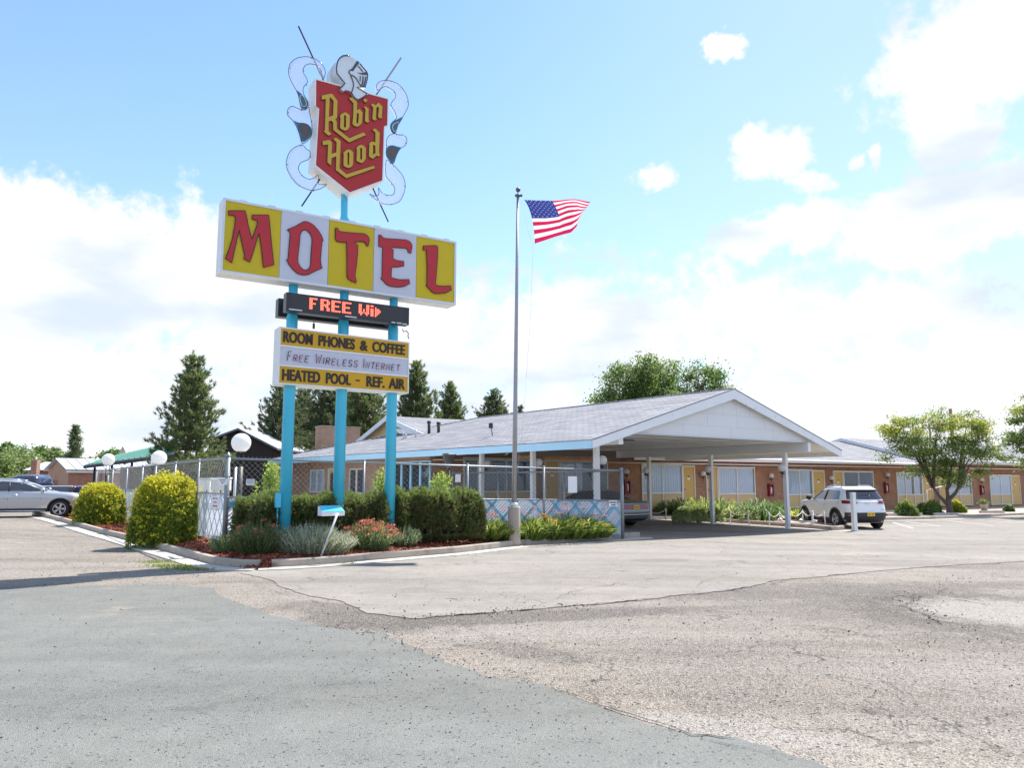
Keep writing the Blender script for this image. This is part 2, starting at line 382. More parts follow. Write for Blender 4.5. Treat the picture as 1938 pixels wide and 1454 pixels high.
def npmesh(name, V, Fc, mats, mi=None, org=(0, 0, 0)):
    """numpy vertices (n,3) and faces (k,3 or 4)"""
    me = bpy.data.meshes.new(name); V = np.asarray(V, np.float32) - np.asarray(org, np.float32); Fc = np.asarray(Fc, np.int32)
    k, s = Fc.shape
    me.vertices.add(len(V)); me.vertices.foreach_set('co', V.ravel())
    me.loops.add(k * s); me.loops.foreach_set('vertex_index', Fc.ravel())
    me.polygons.add(k); me.polygons.foreach_set('loop_start', np.arange(0, k * s, s, dtype=np.int32))
    for m in mats: me.materials.append(m)
    if mi is not None: me.polygons.foreach_set('material_index', np.asarray(mi, np.int32))
    me.update(calc_edges=True); me.validate()
    o = bpy.data.objects.new(name, me); COL.objects.link(o); return o
def nppart(name, V, Fc, mats, parent, mi=None):
    o = npmesh(name, V, Fc, mats, mi, ORG[parent]); o.parent = parent; ORG[o] = ORG[parent]; return o
def unit(a): return a / np.maximum(np.linalg.norm(a, axis=1, keepdims=True), 1e-9)
def leaves(C, size, bias=(0, 0, .4), aspect=.5, rs=RS, jit=.35, dirs=None):
    """one diamond leaf per centre"""
    n = len(C); nm = unit(rs.normal(size=(n, 3)) + np.asarray(bias)); t = rs.normal(size=(n, 3)) if dirs is None else dirs + rs.normal(size=(n, 3)) * .4
    t = unit(t - nm * np.sum(t * nm, 1, keepdims=True)); b = np.cross(nm, t)
    s = (size * (1 + rs.uniform(-jit, jit, n)))[:, None]
    V = np.stack([C + t * s * .5, C + b * s * .5 * aspect, C - t * s * .5, C - b * s * .5 * aspect], 1).reshape(-1, 3)
    return V, np.arange(4 * n).reshape(n, 4)
def blades(C, D, L, w, rs=RS, droop=0.0):
    """thin pointed blades from base C along D, two segments"""
    n = len(C); D = unit(D); side = unit(np.cross(D, rs.normal(size=(n, 3)))) * w
    L = (L * (1 + rs.uniform(-.3, .3, n)))[:, None]
    mid = C + D * L * .55 + np.array([0, 0, droop * .15]) * L; tip = C + D * L + np.array([0, 0, -droop]) * L
    V = np.stack([C - side * .6, C + side * .6, mid + side, mid - side, tip], 1).reshape(-1, 3); i = np.arange(n)[:, None] * 5
    Fq = np.concatenate([i + np.array([[0, 1, 2]]), i + np.array([[0, 2, 3]]), i + np.array([[3, 2, 4]])])
    return V, Fq
def text_mb(txt, fn, u0, u1, z0, z1, w, m, bold=.0, shear=0.0, thick=.012):
    """lettering from the built-in font, squeezed into a box of the sign's plane"""
    cu = bpy.data.curves.new('t', 'FONT'); cu.body = txt; cu.offset = bold; cu.shear = shear; cu.resolution_u = 3
    o = bpy.data.objects.new('t', cu); COL.objects.link(o)
    me = bpy.data.meshes.new_from_object(o.evaluated_get(bpy.context.evaluated_depsgraph_get()))
    vs = [v.co.copy() for v in me.vertices]; fs = [tuple(p.vertices) for p in me.polygons]
    bpy.data.objects.remove(o); bpy.data.curves.remove(cu); bpy.data.meshes.remove(me)
    xs = [v.x for v in vs]; ys = [v.y for v in vs]; ax, bx, ay, by = min(xs), max(xs), min(ys), max(ys)
    P = [(u0 + (v.x - ax) / (bx - ax) * (u1 - u0), z0 + (v.y - ay) / (by - ay) * (z1 - z0)) for v in vs]
    mb = MB(); mb.add([fn(p[0], p[1], w + thick) for p in P], fs, m); return mb
# ------------------------------------------------------------------ ground, paving, kerb, bed
def pc_(x, y): p = hz_(x, y); return p.x, p.y
_pa, _sc, _s2 = pc_(1900, 1150), pc_(715, 1174), pc_(600, 1150)
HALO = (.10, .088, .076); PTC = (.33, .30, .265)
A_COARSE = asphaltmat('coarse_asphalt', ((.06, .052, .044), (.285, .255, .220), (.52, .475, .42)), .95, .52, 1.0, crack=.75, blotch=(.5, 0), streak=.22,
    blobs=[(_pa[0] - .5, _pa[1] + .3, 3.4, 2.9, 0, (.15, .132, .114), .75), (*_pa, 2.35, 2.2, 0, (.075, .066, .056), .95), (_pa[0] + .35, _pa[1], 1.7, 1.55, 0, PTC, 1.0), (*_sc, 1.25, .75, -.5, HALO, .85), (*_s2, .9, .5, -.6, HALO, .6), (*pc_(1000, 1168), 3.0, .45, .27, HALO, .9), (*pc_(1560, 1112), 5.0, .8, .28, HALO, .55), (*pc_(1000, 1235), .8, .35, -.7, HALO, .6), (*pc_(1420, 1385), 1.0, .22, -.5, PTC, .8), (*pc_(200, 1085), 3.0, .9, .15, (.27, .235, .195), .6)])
A_ROAD = asphaltmat('road_asphalt', ((.10, .104, .10), (.180, .183, .168), (.30, .30, .28)), 1.5, .34, .65, stain=(.29, .255, .20, .61), streak=.11, crack=.3)
A_PALE = asphaltmat('pale_asphalt', ((.12, .11, .095), (.268, .247, .219), (.37, .345, .31)), 1.5, .26, .6, crack=.95, streak=.13, blobs=[(*pc_(1250, 1060), .9, .35, .3, (.17, .155, .14), .7), (*pc_(1480, 1035), 1.6, .35, .25, (.19, .175, .155), .6), (*pc_(760, 1120), .8, .3, .3, (.18, .165, .145), .5), (*pc_(1750, 1030), 2.2, .5, .2, (.20, .185, .165), .6)])
A_DARK = asphaltmat('dark_asphalt', ((.05, .046, .04), (.165, .148, .13), (.33, .30, .26)), .9, .45, .9)
A_SHADE = asphaltmat('carport_asphalt', ((.08, .085, .09), (.20, .21, .215), (.3, .3, .3)), 1.3, .2, .4)
CONC = mat('concrete', (.36, .31, .255), .9, var=.18, vs=4, bump=.3, bs=60, dirt=(.22, .19, .16), dscale=2.2, dthr=.55)
CONC_L = mat('concrete_light', (.46, .42, .36), .9, var=.14, vs=3, bump=.25, bs=70, dirt=(.30, .27, .24), dscale=1.6, dthr=.58)
CRACK = mat('crack_fill', (.03, .028, .026), .95, var=.3)
MULCH = mat('mulch', (.19, .06, .036), .95, var=.5, vs=40, bump=1, bs=70, dirt=(.10, .05, .035), dscale=9, dthr=.55)
DIRT = mat('dirt', (.26, .20, .14), .95, var=.3, vs=6, bump=.6, bs=40)

def axis(a, b, near, st, far):
    v = [a]; x = a
    while x < near[0]: x = min(near[0], x + far); v.append(x)
    while x < near[1] - 1e-6: x += st; v.append(x)
    while x < b: x = min(b, x + far); v.append(x)
    return v
g = MB(); xs = axis(-420, 420, (-50, 70), 1.0, 35); ys = axis(-60, 700, (-4, 90), 1.0, 40)
g.add([(x, y, gz(x, y)) for y in ys for x in xs], [(j * len(xs) + i, j * len(xs) + i + 1, (j + 1) * len(xs) + i + 1, (j + 1) * len(xs) + i) for j in range(len(ys) - 1) for i in range(len(xs) - 1)], A_COARSE, True)
struct('ground', g)

def inpoly(p, poly):
    c = False; n = len(poly)
    for i in range(n):
        a, b = poly[i], poly[(i + 1) % n]
        if (a[1] > p[1]) != (b[1] > p[1]) and p[0] < (b[0] - a[0]) * (p[1] - a[1]) / (b[1] - a[1]) + a[0]: c = not c
    return c
def ragged(pts, step=.25, amp=.05, seed=1, closed=True):
    r = random.Random(seed); out = []; n = len(pts); drift = 0
    for i in range(n if closed else n - 1):
        a, b = Vector(pts[i][:2]), Vector(pts[(i + 1) % n][:2]); L = (b - a).length; k = max(1, int(L / step)) if L < 60 else 1
        nn = Vector((-(b - a).y, (b - a).x)) / max(L, 1e-6)
        for j in range(k):
            drift = drift * .8 + r.uniform(-amp, amp); out.append(tuple(a.lerp(b, j / k) + nn * (drift if 0 < j or i else 0)))
    if not closed: out.append(tuple(pts[-1][:2]))
    return out
def sheet(name, poly, h, m, zf=None, st=1.0, kind='structure', skirt=0):
    """a sheet following the ground (or zf) inside a closed outline"""
    zf = zf or gz; P = [Vector(p) for p in poly]; k = len(P)
    x0, x1 = min(p.x for p in P), max(p.x for p in P); y0, y1 = min(p.y for p in P), max(p.y for p in P)
    x = x0
    while x < x1:
        y = y0
        while y < y1:
            if inpoly((x, y), poly): P.append(Vector((x + random.uniform(-.05, .05) * st, y + random.uniform(-.05, .05) * st)))
            y += st
        x += st
    v, e, f, *_ = delaunay_2d_cdt(P, [], [list(range(k))], 1, 1e-4)
    mb = MB(); mb.add([(p.x, p.y, zf(p.x, p.y) + h) for p in v], f, m, True)
    return struct(name, mb, kind)
def gp(*q): return [tuple(G(x, y))[:2] for x, y in q]

road = gp((-500, 1120), (-200, 1116), (0, 1113), (150, 1112), (300, 1108), (395, 1113), (440, 1138), (505, 1168), (600, 1188), (720, 1203), (800, 1240), (930, 1284), (1040, 1298), (1100, 1326), (1230, 1376), (1310, 1396), (1385, 1402), (1480, 1434), (1600, 1480))
road += [(1.6, 1.5), (1.0, -3.9), (-25, -3.9), (-25, 6)]
sheet('road', ragged(ragged(road, .3, .04, 3), .05, .02, 33), .008, A_ROAD, st=1.5)
drive = gp((455, 1086), (500, 1100), (560, 1126), (640, 1138), (700, 1160), (780, 1171), (880, 1165), (1000, 1155), (1100, 1146), (1200, 1137), (1380, 1120), (1500, 1098), (1650, 1082), (1800, 1071), (1938, 1063), (2300, 1045))
drive += [(44, 36), (44, 47)] + gp((1938, 986), (1700, 990), (1560, 1006), (1480, 1004), (1400, 1012), (1210, 1022), (1068, 1033), (986, 1036), (864, 1052), (800, 1057), (610, 1074), (487, 1081))
sheet('driveway', ragged(ragged(drive, .3, .05, 5), .07, .025, 55), .008, A_PALE, st=1.2)
cp = gp((1208, 1024), (1330, 1019), (1520, 1010), (1568, 1005), (1484, 999.5), (1349, 991.5), (1239, 984.5), (1160, 979))
def crackline(name, pix, w, seed, h=.016):
    r = random.Random(seed); mb = MB()
    def strip(c, w):
        k = len(c); L, R = [], []; g_ = 0
        for i in range(k):
            g_ = g_ * .7 + r.uniform(-.5, .6); ww = max(0.0015, w * (.45 + g_)) * min(1, i / 3, (k - 1 - i) / 3 + .1)
            a, b = Vector(c[max(0, i - 1)]), Vector(c[min(k - 1, i + 1)]); d = (b - a).normalized(); n = Vector((-d.y, d.x)); p = Vector(c[i])
            for S, s in ((L, 1), (R, -1)):
                q = p + n * ww * s * r.uniform(.4, 1.2); S.append((q.x, q.y, gz(q.x, q.y) + h))
        mb.add(L + R, [(i, i + 1, k + i + 1, k + i) for i in range(k - 1)], CRACK)
    c = ragged(gp(*pix), .10, .045, seed, False); strip(c, w)
    for _ in range(max(1, len(c) // 22)):
        i = r.randrange(2, len(c) - 2) if len(c) > 6 else 1; d = (Vector(c[min(len(c) - 1, i + 1)]) - Vector(c[i - 1])).normalized(); a = r.choice((-1, 1)) * r.uniform(.4, 1.1); d = Vector((d.x * math.cos(a) - d.y * math.sin(a), d.x * math.sin(a) + d.y * math.cos(a))); L = r.uniform(.25, .9)
        e = Vector(c[i]) + d * L; strip(ragged([c[i], (e.x, e.y)], .08, .03, seed + i, False), w * .35)
    struct(name, mb)
crackline('asphalt_crack', [(775, 1171), (890, 1165), (1000, 1155), (1100, 1147)], .026, 21)
crackline('asphalt_crack', [(1100, 1147), (1200, 1138), (1380, 1121), (1500, 1099), (1650, 1083), (1800, 1072), (1938, 1064)], .012, 22)
crackline('asphalt_crack', [(925, 1284), (960, 1290), (1040, 1300)], .020, 23)
crackline('asphalt_crack', [(1255, 1383), (1310, 1398), (1400, 1404)], .016, 24)
crackline('asphalt_crack', [(1938, 1212), (1870, 1199), (1785, 1187)], .022, 25)
crackline('asphalt_crack', [(1785, 1187), (1722, 1148), (1738, 1133), (1830, 1106)], .012, 26)
crackline('asphalt_crack', [(470, 1105), (520, 1122), (560, 1130), (620, 1150)], .012, 27)
crackline('asphalt_crack', [(620, 1092), (760, 1098), (900, 1092), (1100, 1074), (1330, 1062)], .007, 28)
crackline('asphalt_crack', [(1610, 1058), (1700, 1052), (1800, 1052), (1938, 1048)], .009, 29)
crackline('asphalt_crack', [(1040, 1298), (1100, 1326), (1230, 1375), (1300, 1392)], .009, 41)
crackline('asphalt_crack', [(1310, 1398), (1400, 1412), (1480, 1436), (1540, 1450)], .012, 42)
crackline('asphalt_crack', [(1000, 1155), (1090, 1120), (1180, 1104)], .006, 43)
crackline('asphalt_crack', [(1300, 1130), (1330, 1100), (1420, 1080), (1600, 1062)], .006, 44)
crackline('asphalt_crack', [(640, 1185), (720, 1201), (800, 1238)], .010, 30)

# loose stones and grit lying on the paving
rsg = np.random.RandomState(77); SP_ = []
for (x0, x1, y0, y1, n) in ((0, 1938, 1110, 1454, 300), (700, 1938, 1120, 1400, 500), (0, 420, 1000, 1110, 180), (560, 1000, 1125, 1300, 250)):
    for _ in range(n):
        p = hz_(rsg.uniform(x0, x1), y0 + (y1 - y0) * rsg.uniform() ** .8); SP_.append((p.x, p.y, gz(p.x, p.y) + .012))
for pix in ([(775, 1171), (890, 1165), (1000, 1155), (1100, 1147)], [(600, 1188), (720, 1203), (800, 1240), (930, 1284), (1040, 1298), (1230, 1376), (1385, 1402)], [(1785, 1187), (1722, 1148), (1738, 1133), (1830, 1106)]):
    q = gp(*pix)
    for _ in range(180):
        i = rsg.randint(len(q) - 1); f = rsg.uniform(); s = .06 + .12 * rsg.uniform(); SP_.append((q[i][0] + (q[i + 1][0] - q[i][0]) * f + rsg.normal() * s, q[i][1] + (q[i + 1][1] - q[i][1]) * f + rsg.normal() * s, .014))
SP_ = np.array(SP_); n_ = len(SP_); r_ = (.003 + .006 * rsg.uniform(size=n_) ** 2) * np.clip(np.hypot(SP_[:, 0], SP_[:, 1]) / 6, .8, 1.8)
oc = np.array([(1, 0, 0), (0, 1, 0), (-1, 0, 0), (0, -1, 0), (0, 0, .8), (0, 0, -.6)]); Vg = (SP_[:, None, :] + oc[None] * r_[:, None, None] * rsg.uniform(.6, 1.4, (n_, 6, 1))).reshape(-1, 3)
Fg = (np.arange(n_)[:, None, None] * 6 + np.array([(0, 1, 4), (1, 2, 4), (2, 3, 4), (3, 0, 4), (1, 0, 5), (2, 1, 5), (3, 2, 5), (0, 3, 5)])[None]).reshape(-1, 3)
tag(npmesh('loose_stones', Vg, Fg, [leafmat('loose_stone', (.06, .052, .045), (.16, .145, .13), (.34, .31, .28), 0.0, .9)]), kind='stuff')

# kerb with its gutter, along the planting bed
KB = gp((60, 976), (126, 992), (224, 1020), (300, 1042), (347, 1055), (401, 1071), (440, 1077), (478, 1077.5), (487, 1077), (500, 1076.5), (555, 1075), (610, 1070.5), (700, 1063), (800, 1054), (864, 1049), (986, 1034), (1068, 1029.5), (1150, 1023), (1212, 1018))
def offs(pts, d):
    out = []
    for i, p in enumerate(pts):
        a = Vector(pts[max(0, i - 1)]); b = Vector(pts[min(len(pts) - 1, i + 1)]); t = (b - a).normalized(); q = Vector(p) + Vector((-t.y, t.x)) * d; out.append((q.x, q.y))
    return out
def dense(pts, st=.3):
    out = []
    for i in range(len(pts) - 1):
        a, b = Vector(pts[i]), Vector(pts[i + 1]); k = max(1, int((b - a).length / st))
        out += [tuple(a.lerp(b, j / k)) for j in range(k)]
    return out + [tuple(pts[-1])]
def smooth(pts, it=2):
    for _ in range(it):
        pts = [pts[0]] + [tuple((Vector(pts[i - 1]) + 2 * Vector(pts[i]) + Vector(pts[i + 1])) / 4) for i in range(1, len(pts) - 1)] + [pts[-1]]
    return pts
KD = smooth(dense(KB))
def sweep(name, path, prof, m, joint=None):
    """profile (offset to the left, height above ground) swept along a path"""
    cols = [offs(path, o) for o, h in prof]; mb = MB(); n = len(path); k = len(prof)
    vs = [(cols[j][i][0], cols[j][i][1], gz(*cols[j][i]) + prof[j][1]) for i in range(n) for j in range(k)]
    fs = [(i * k + j, i * k + j + 1, (i + 1) * k + j + 1, (i + 1) * k + j) for i in range(n - 1) for j in range(k - 1)]
    mb.add(vs, [f[::-1] for f in fs] + [tuple(range(k)), tuple(range((n - 1) * k, n * k))[::-1]], m); return mb
notch = min(range(len(KD)), key=lambda i: (Vector(KD[i]) - Vector(KB[8])).length)
KP = [(0, -.05), (0.015, .145), (.03, .165), (.15, .165), (.165, .15), (.165, -.05)]
kseg = [(0, 14), (14, 30), (30, notch), (notch + 1, notch + 8), (notch + 8, notch + 20), (notch + 20, len(KD) - 1)]
for a, b in kseg:
    P = KD[a:b + 1]; mb = sweep('kerb', P, KP, CONC); struct('kerb', mb)
for a, b in [(4, 16), (16, 28), (28, notch), (notch, notch + 14), (notch + 14, len(KD) - 1)]:
    P = [tuple(Vector(p)) for p in KD[a:b + 1]]
    struct('gutter', sweep('gutter', P, [(-.02, .02), (-.05, .024), (-.42, .03), (-.45, .026), (-.46, -.05)][::-1], CONC_L))

# fence lines
FL, FR = Vector((-6.72, 18.1)), Vector((3.33, 23.3)); FD = (FR - FL).normalized(); FN = Vector((FD.y, -FD.x))
FB = Vector((-20.9, 38.5)); FLD = (FB - FL).normalized()
def segd(p, pts):
    p = Vector(p); best = 1e9
    for i in range(len(pts) - 1):
        a, b = Vector(pts[i]), Vector(pts[i + 1]); t = max(0, min(1, (p - a).dot(b - a) / max((b - a).length_squared, 1e-9))); best = min(best, (p - a.lerp(b, t)).length)
    return best
def bz(x, y):
    return gz(x, y) * .5 + .11 + min(.26, .13 * max(0, segd((x, y), KB) - .15)) * (1 - sstep(-1, 3.5, x) * .85) * (1 - sstep(-10, -16, x))
bed = [p for p in offs(KD, .155)][::2] + [(3.5, 23.9), (FR.x - .3, FR.y + .4)] + [tuple(FR.lerp(FL, t) - FN * .35) for t in (.2, .4, .6, .8, .97)] + [tuple(FL.lerp(FB, t) + Vector((.4, .2))) for t in (.1, .3, .5, .75, 1.0)]
sheet('flower_bed', bed, 0, MULCH, bz, .35)
nk = Vector(KB[8]); spill = MB()
spill.grid(lambda a, b: Vector((nk.x + (a - .5) * .55, nk.y + (b - .15) * .75, gz(nk.x, nk.y) + .02 + .17 * b * (1 - (2 * a - 1) ** 2 * .5))), 10, 8, MULCH); struct('mulch_spill', spill)
rs = np.random.RandomState(5); chips = []
for _ in range(14000):
    t = rs.randint(0, len(KD) - 1); o = .2 + abs(rs.normal()) * .75; q = offs(KD[max(0, t - 1):t + 2], o)[min(1, t)]
    chips.append((q[0] + rs.uniform(-.2, .2), q[1] + rs.uniform(-.2, .2)))
ex = np.stack([nk.x + rs.normal(0, .16, 260), nk.y + .12 + rs.normal(0, .13, 260), 0 * rs.normal(size=260)], 1); ex[:, 2] = .03 + np.clip(ex[:, 1] - nk.y + .1, 0, .6) * .28
chips = np.array([(x, y, bz(x, y) + .012) for x, y in chips if segd((x, y), KD[::3]) > .2 and inpoly((x, y), bed)])
CHIP = leafmat('bark_chip', (.10, .03, .018), (.36, .10, .05), (.42, .17, .10), 0.0, .9)
chips = np.concatenate([chips, ex]); V, Fc = leaves(chips, .075, (0, 0, 1.2), .45, rs); tag(npmesh('mulch_chips', V, Fc, [CHIP]), kind='stuff')
deck = [tuple(FL + FLD * .4 + FD * .4 - Vector((0, 0))), tuple(FR - FD * .5 - FN * .4), (-6.0, 37), tuple(FB + Vector((.6, 0)))]
sheet('pool_deck', deck, .30, mat('pool_deck_concrete', (.55, .52, .47), .8, var=.1), lambda x, y: 0.0, 3)

# ------------------------------------------------------------------ the big sign
PH = math.radians(31.8); SD = Vector((math.cos(PH), math.sin(PH), 0)); SNn = Vector((SD.y, -SD.x, 0))
pr = hz_(741, 1032, .2); SP = Vector((pr.x, pr.y, 0))
def spt(u, z, w=0.0): return SP + SD * u + SNn * w + Vector((0, 0, z))
def suz(x, y, w=.0):
    q = SP + SNn * w; return hv(x, y, (q.x, q.y), (SD.x, SD.y))
def suzl(pts, w, ox, oy, sc): return [suz(ox + x / sc, oy + y / sc, w) for x, y in pts]

TEAL = mat('turquoise_paint', (.055, .50, .70), .4, var=.08, vs=2, coat=.2, bump=.08, bs=6, dirt=(.045, .41, .60), dscale=1.2, dthr=.6)
SGN_W = mat('sign_white_plastic', (.76, .78, .87), .4, var=.03, trans=.35, dirt=(.70, .72, .80), dscale=.8, dthr=.62)
SGN_Y = mat('sign_yellow_plastic', (.76, .59, .010), .4, var=.06, trans=.3, dirt=(.74, .55, .02), dscale=1.0, dthr=.6)
SGN_Y2 = mat('sign_gold_plastic', (.80, .47, .012), .4, var=.05, trans=.3)
SGN_R = mat('sign_red_letter', (.55, .025, .035), .4, var=.12, vs=2.5, trans=.2, dirt=(.58, .10, .10), dscale=1.6, dthr=.66)
SHIELD_R = mat('shield_red', (.48, .022, .022), .4, var=.10, vs=2, trans=.15)
GOLD = mat('letter_gold', (.62, .42, .04), .45, var=.08, trans=.15)
CAB_W = mat('cabinet_white', (.74, .74, .72), .5, var=.08, vs=2, bump=.1, bs=5, dirt=(.5, .46, .42), dscale=2.2, dthr=.66)
FRAME_AL = mat('frame_aluminium', (.62, .62, .62), .35, metal=.6, var=.08)
DARK = mat('dark_outline', (.035, .012, .018), .6)
NEON = mat('neon_tube', (.05, .06, .09), .15)
BLACK = mat('black_plastic', (.02, .02, .024), .4, var=.2)
BROWN_T = mat('letter_brown', (.035, .018, .008), .5)

sign = thing('motel_sign', 'tall roadside sign on three turquoise poles with red shield, helmet and big lettered panels', 'sign', spt(-1.36, 0))
for u in (-2.6, -1.36, -.07):
    b = spt(u, 0); zb = bz(b.x, b.y) - .1; mb = MB()
    mb.tube([spt(u, zb), spt(u, 4.6), spt(u, 5.55), spt(u, 5.6), spt(u, 6.32)], [.135, .13, .13, .105, .105], TEAL, 20)
    mb.tube([spt(u, 6.02), spt(u, 6.1)], [.13, .13], TEAL, 20)
    part('pole', mb, sign)
mb = MB(); mb.tube([spt(-1.40, 7.95), spt(-1.41, 8.1), spt(-1.42, 8.2), spt(-1.43, 8.95)], [.16, .12, .085, .085], TEAL, 16); part('neck_pole', mb, sign)
mb = MB(); c = spt(-2.84, 1.15, .0); mb.obox(c, SD * .12, SNn * .1, Vector((0, 0, .32)), TEAL); mb.tube([c + SD * .06 + SNn * .05, c + SD * .06 + SNn * .05 - Vector((0, 0, .95))], .02, TEAL, 8); part('conduit_box', mb, sign)

WF = .235
# MOTEL cabinet
Z1, OX1, OY1 = 1882 / 220, 410, 370; Z2, OX2, OY2 = 1938 / 260, 610, 400
tl, bl_, tr_, br_ = suz(421.7, 373.5, WF), suz(417, 515, WF), suz(864, 457.4, WF), suz(862, 577.8, WF)
u0, u1 = (tl[0] + bl_[0]) / 2, (tr_[0] + br_[0]) / 2; zt0, zb0, zt1, zb1 = tl[1], bl_[1], tr_[1], br_[1]
def topz(u): return zt0 + (zt1 - zt0) * (u - u0) / (u1 - u0)
def botz(u): return zb0 + (zb1 - zb0) * (u - u0) / (u1 - u0)
mb = MB(); mb.prism([[(u0, zb0), (u1, zb1), (u1, zt1), (u0, zt0)]], spt, -WF, WF - .03, CAB_W)
cab = part('sign_cabinet', mb, sign)
mb = MB(); fw = .055
mb.prism([[(u0, zb0), (u1, zb1), (u1, zt1), (u0, zt0)], [(u0 + fw, zb0 + fw), (u0 + fw, zt0 - fw), (u1 - fw, zt1 - fw), (u1 - fw, zb1 + fw)]], spt, WF - .03, WF + .012, FRAME_AL)
for k in range(9):
    u = u0 + (u1 - u0) * (.06 + .11 * k); mb.obox(spt(u, topz(u), WF - .06), SD * .16, SNn * .05, Vector((0, 0, .035)), FRAME_AL)
part('frame', mb, cab)
dv = [u0 + fw]
for (x, y, x2, y2) in ((533.3, 394.5, 527.5, 530), (623.4, 412, 619.4, 543.5), (709, 427.5, 705.5, 555.6), (789, 443.6, 786.8, 567)):
    dv.append((suz(x, y, WF)[0] + suz(x2, y2, WF)[0]) / 2)
dv.append(u1 - fw)
for i in range(5):
    a, b = dv[i] + (.009 if i else 0), dv[i + 1] - (.009 if i < 4 else 0); mb = MB()
    mb.prism([[(a, botz(a) + fw), (b, botz(b) + fw), (b, topz(b) - fw), (a, topz(a) - fw)]], spt, WF - .028, WF - .005 + .01 * (i % 2 == 1), SGN_W if i % 2 else SGN_Y)
    o = part('panel', mb, cab, ('white' if i % 2 else 'yellow') + ' letter panel')
LET = [
 ('M', 1, [[(190,252),(460,250),(480,340),(500,460),(530,580),(560,690),(565,722),(580,690),(640,520),(660,450),(655,415),(640,395),(570,388),(570,320),(840,320),(858,520),(880,760),(920,1125),(752,1165),(740,1010),(715,800),(685,610),(660,660),(600,870),(530,1080),(432,1022),(452,1000),(450,960),(420,820),(380,640),(362,560),(330,680),(280,900),(240,1092),(142,1022),(190,900),(250,720),(290,500),(305,385),(298,345),(285,328),(265,320),(190,320)]]),
 ('O', 1, [[(1140,560),(1280,500),(1340,465),(1400,430),(1435,426),(1480,435),(1560,480),(1640,570),(1690,650),(1718,725),(1700,755),(1690,850),(1675,1040),(1680,1110),(1702,1175),(1600,1220),(1480,1280),(1420,1290),(1370,1286),(1300,1262),(1230,1200),(1170,1120),(1130,1050),(1155,1020),(1160,940),(1178,720),(1188,620),(1175,590)], [(1415,555),(1385,568),(1362,600),(1345,650),(1335,780),(1310,1000),(1310,1090),(1350,1160),(1400,1205),(1430,1212),(1460,1210),(1500,1180),(1518,1120),(1525,950),(1540,760),(1540,690),(1510,620),(1460,570)]]),
 ('T', 2, [[(182,240),(210,240),(222,270),(240,285),(270,292),(340,300),(460,312),(570,318),(605,328),(635,348),(655,385),(655,430),(635,495),(620,485),(610,450),(590,435),(550,425),(500,425),(440,437),(495,480),(490,600),(475,760),(455,900),(460,950),(475,970),(470,1012),(400,980),(360,955),(345,920),(345,700),(340,440),(240,435),(205,425),(190,412),(182,390)]]),
 ('E', 2, [[(792,338),(825,338),(840,365),(880,385),(1000,395),(1170,405),(1220,425),(1245,448),(1258,480),(1258,510),(1243,595),(1205,580),(1200,540),(1170,522),(1080,515),(970,512),(995,550),(990,665),(1040,695),(1145,710),(1145,770),(1060,788),(985,788),(970,800),(965,930),(1000,950),(1080,968),(1220,965),(1228,1020),(1150,1060),(1060,1072),(960,1060),(910,1040),(820,950),(838,920),(842,700),(848,510),(810,503),(792,495)]]),
 ('L', 2, [[(1420,492),(1590,485),(1612,490),(1622,505),(1620,640),(1605,850),(1590,1020),(1598,1040),(1620,1052),(1700,1060),(1808,1052),(1818,1105),(1740,1150),(1640,1162),(1570,1155),(1540,1135),(1460,1045),(1472,1020),(1475,800),(1465,550),(1420,552)]])]
for ch, zi, loops in LET:
    P = [suzl(l, WF, *((OX1, OY1, Z1) if zi == 1 else (OX2, OY2, Z2))) for l in loops]
    mb = MB(); mb.prism(P, spt, WF + .002, WF + .03, SGN_R)
    for l in P: mb.tube([spt(u, z, WF + .022) for u, z in l + [l[0]]], .013, DARK, 5, cap=False)
    part('letter', mb, cab)

# lower message cabinet
a = [suz(529, 618, WF), suz(526, 727, WF), suz(775, 648, WF), suz(773, 745, WF)]
v0, v1 = (a[0][0] + a[1][0]) / 2, (a[2][0] + a[3][0]) / 2
def lz(u, t):   # t: 0 bottom, 1 top
    s = (u - v0) / (v1 - v0); b = a[1][1] + (a[3][1] - a[1][1]) * s; tt = a[0][1] + (a[2][1] - a[0][1]) * s; return b + (tt - b) * t
mb = MB(); mb.prism([[(v0, lz(v0, 0)), (v1, lz(v1, 0)), (v1, lz(v1, 1)), (v0, lz(v0, 1))]], spt, -WF, WF - .02, CAB_W)
cab2 = part('message_cabinet', mb, sign)
mb = MB(); fw = .03
def lq(t0, t1, e=fw): return [(v0 + e, lz(v0 + e, t0)), (v1 - e, lz(v1 - e, t0)), (v1 - e, lz(v1 - e, t1)), (v0 + e, lz(v0 + e, t1))]
R1, R2, R3 = (.685, .975), (.345, .655), (.025, .315)
fo = [(v0, lz(v0, 0)), (v1, lz(v1, 0)), (v1, lz(v1, 1)), (v0, lz(v0, 1))]
mb.prism([fo] + [lq(*r)[::-1] for r in (R1, R2, R3)], spt, WF - .02, WF + .012, CAB_W); part('frame', mb, cab2)
for r, m in ((R1, SGN_Y2), (R2, SGN_W), (R3, SGN_Y2)):
    mb = MB(); mb.prism([lq(*r)], spt, WF - .018, WF - .004, m); part('panel', mb, cab2, 'gold lettered panel' if m is SGN_Y2 else 'white lettered panel')
def lfn(u, t, w): return spt(u, lz(u, t), w)
ZT, OXT, OYT = 1938 / 340, 480, 530
def tu(x, y): return suz(OXT + x / ZT, OYT + y / ZT, WF)[0]
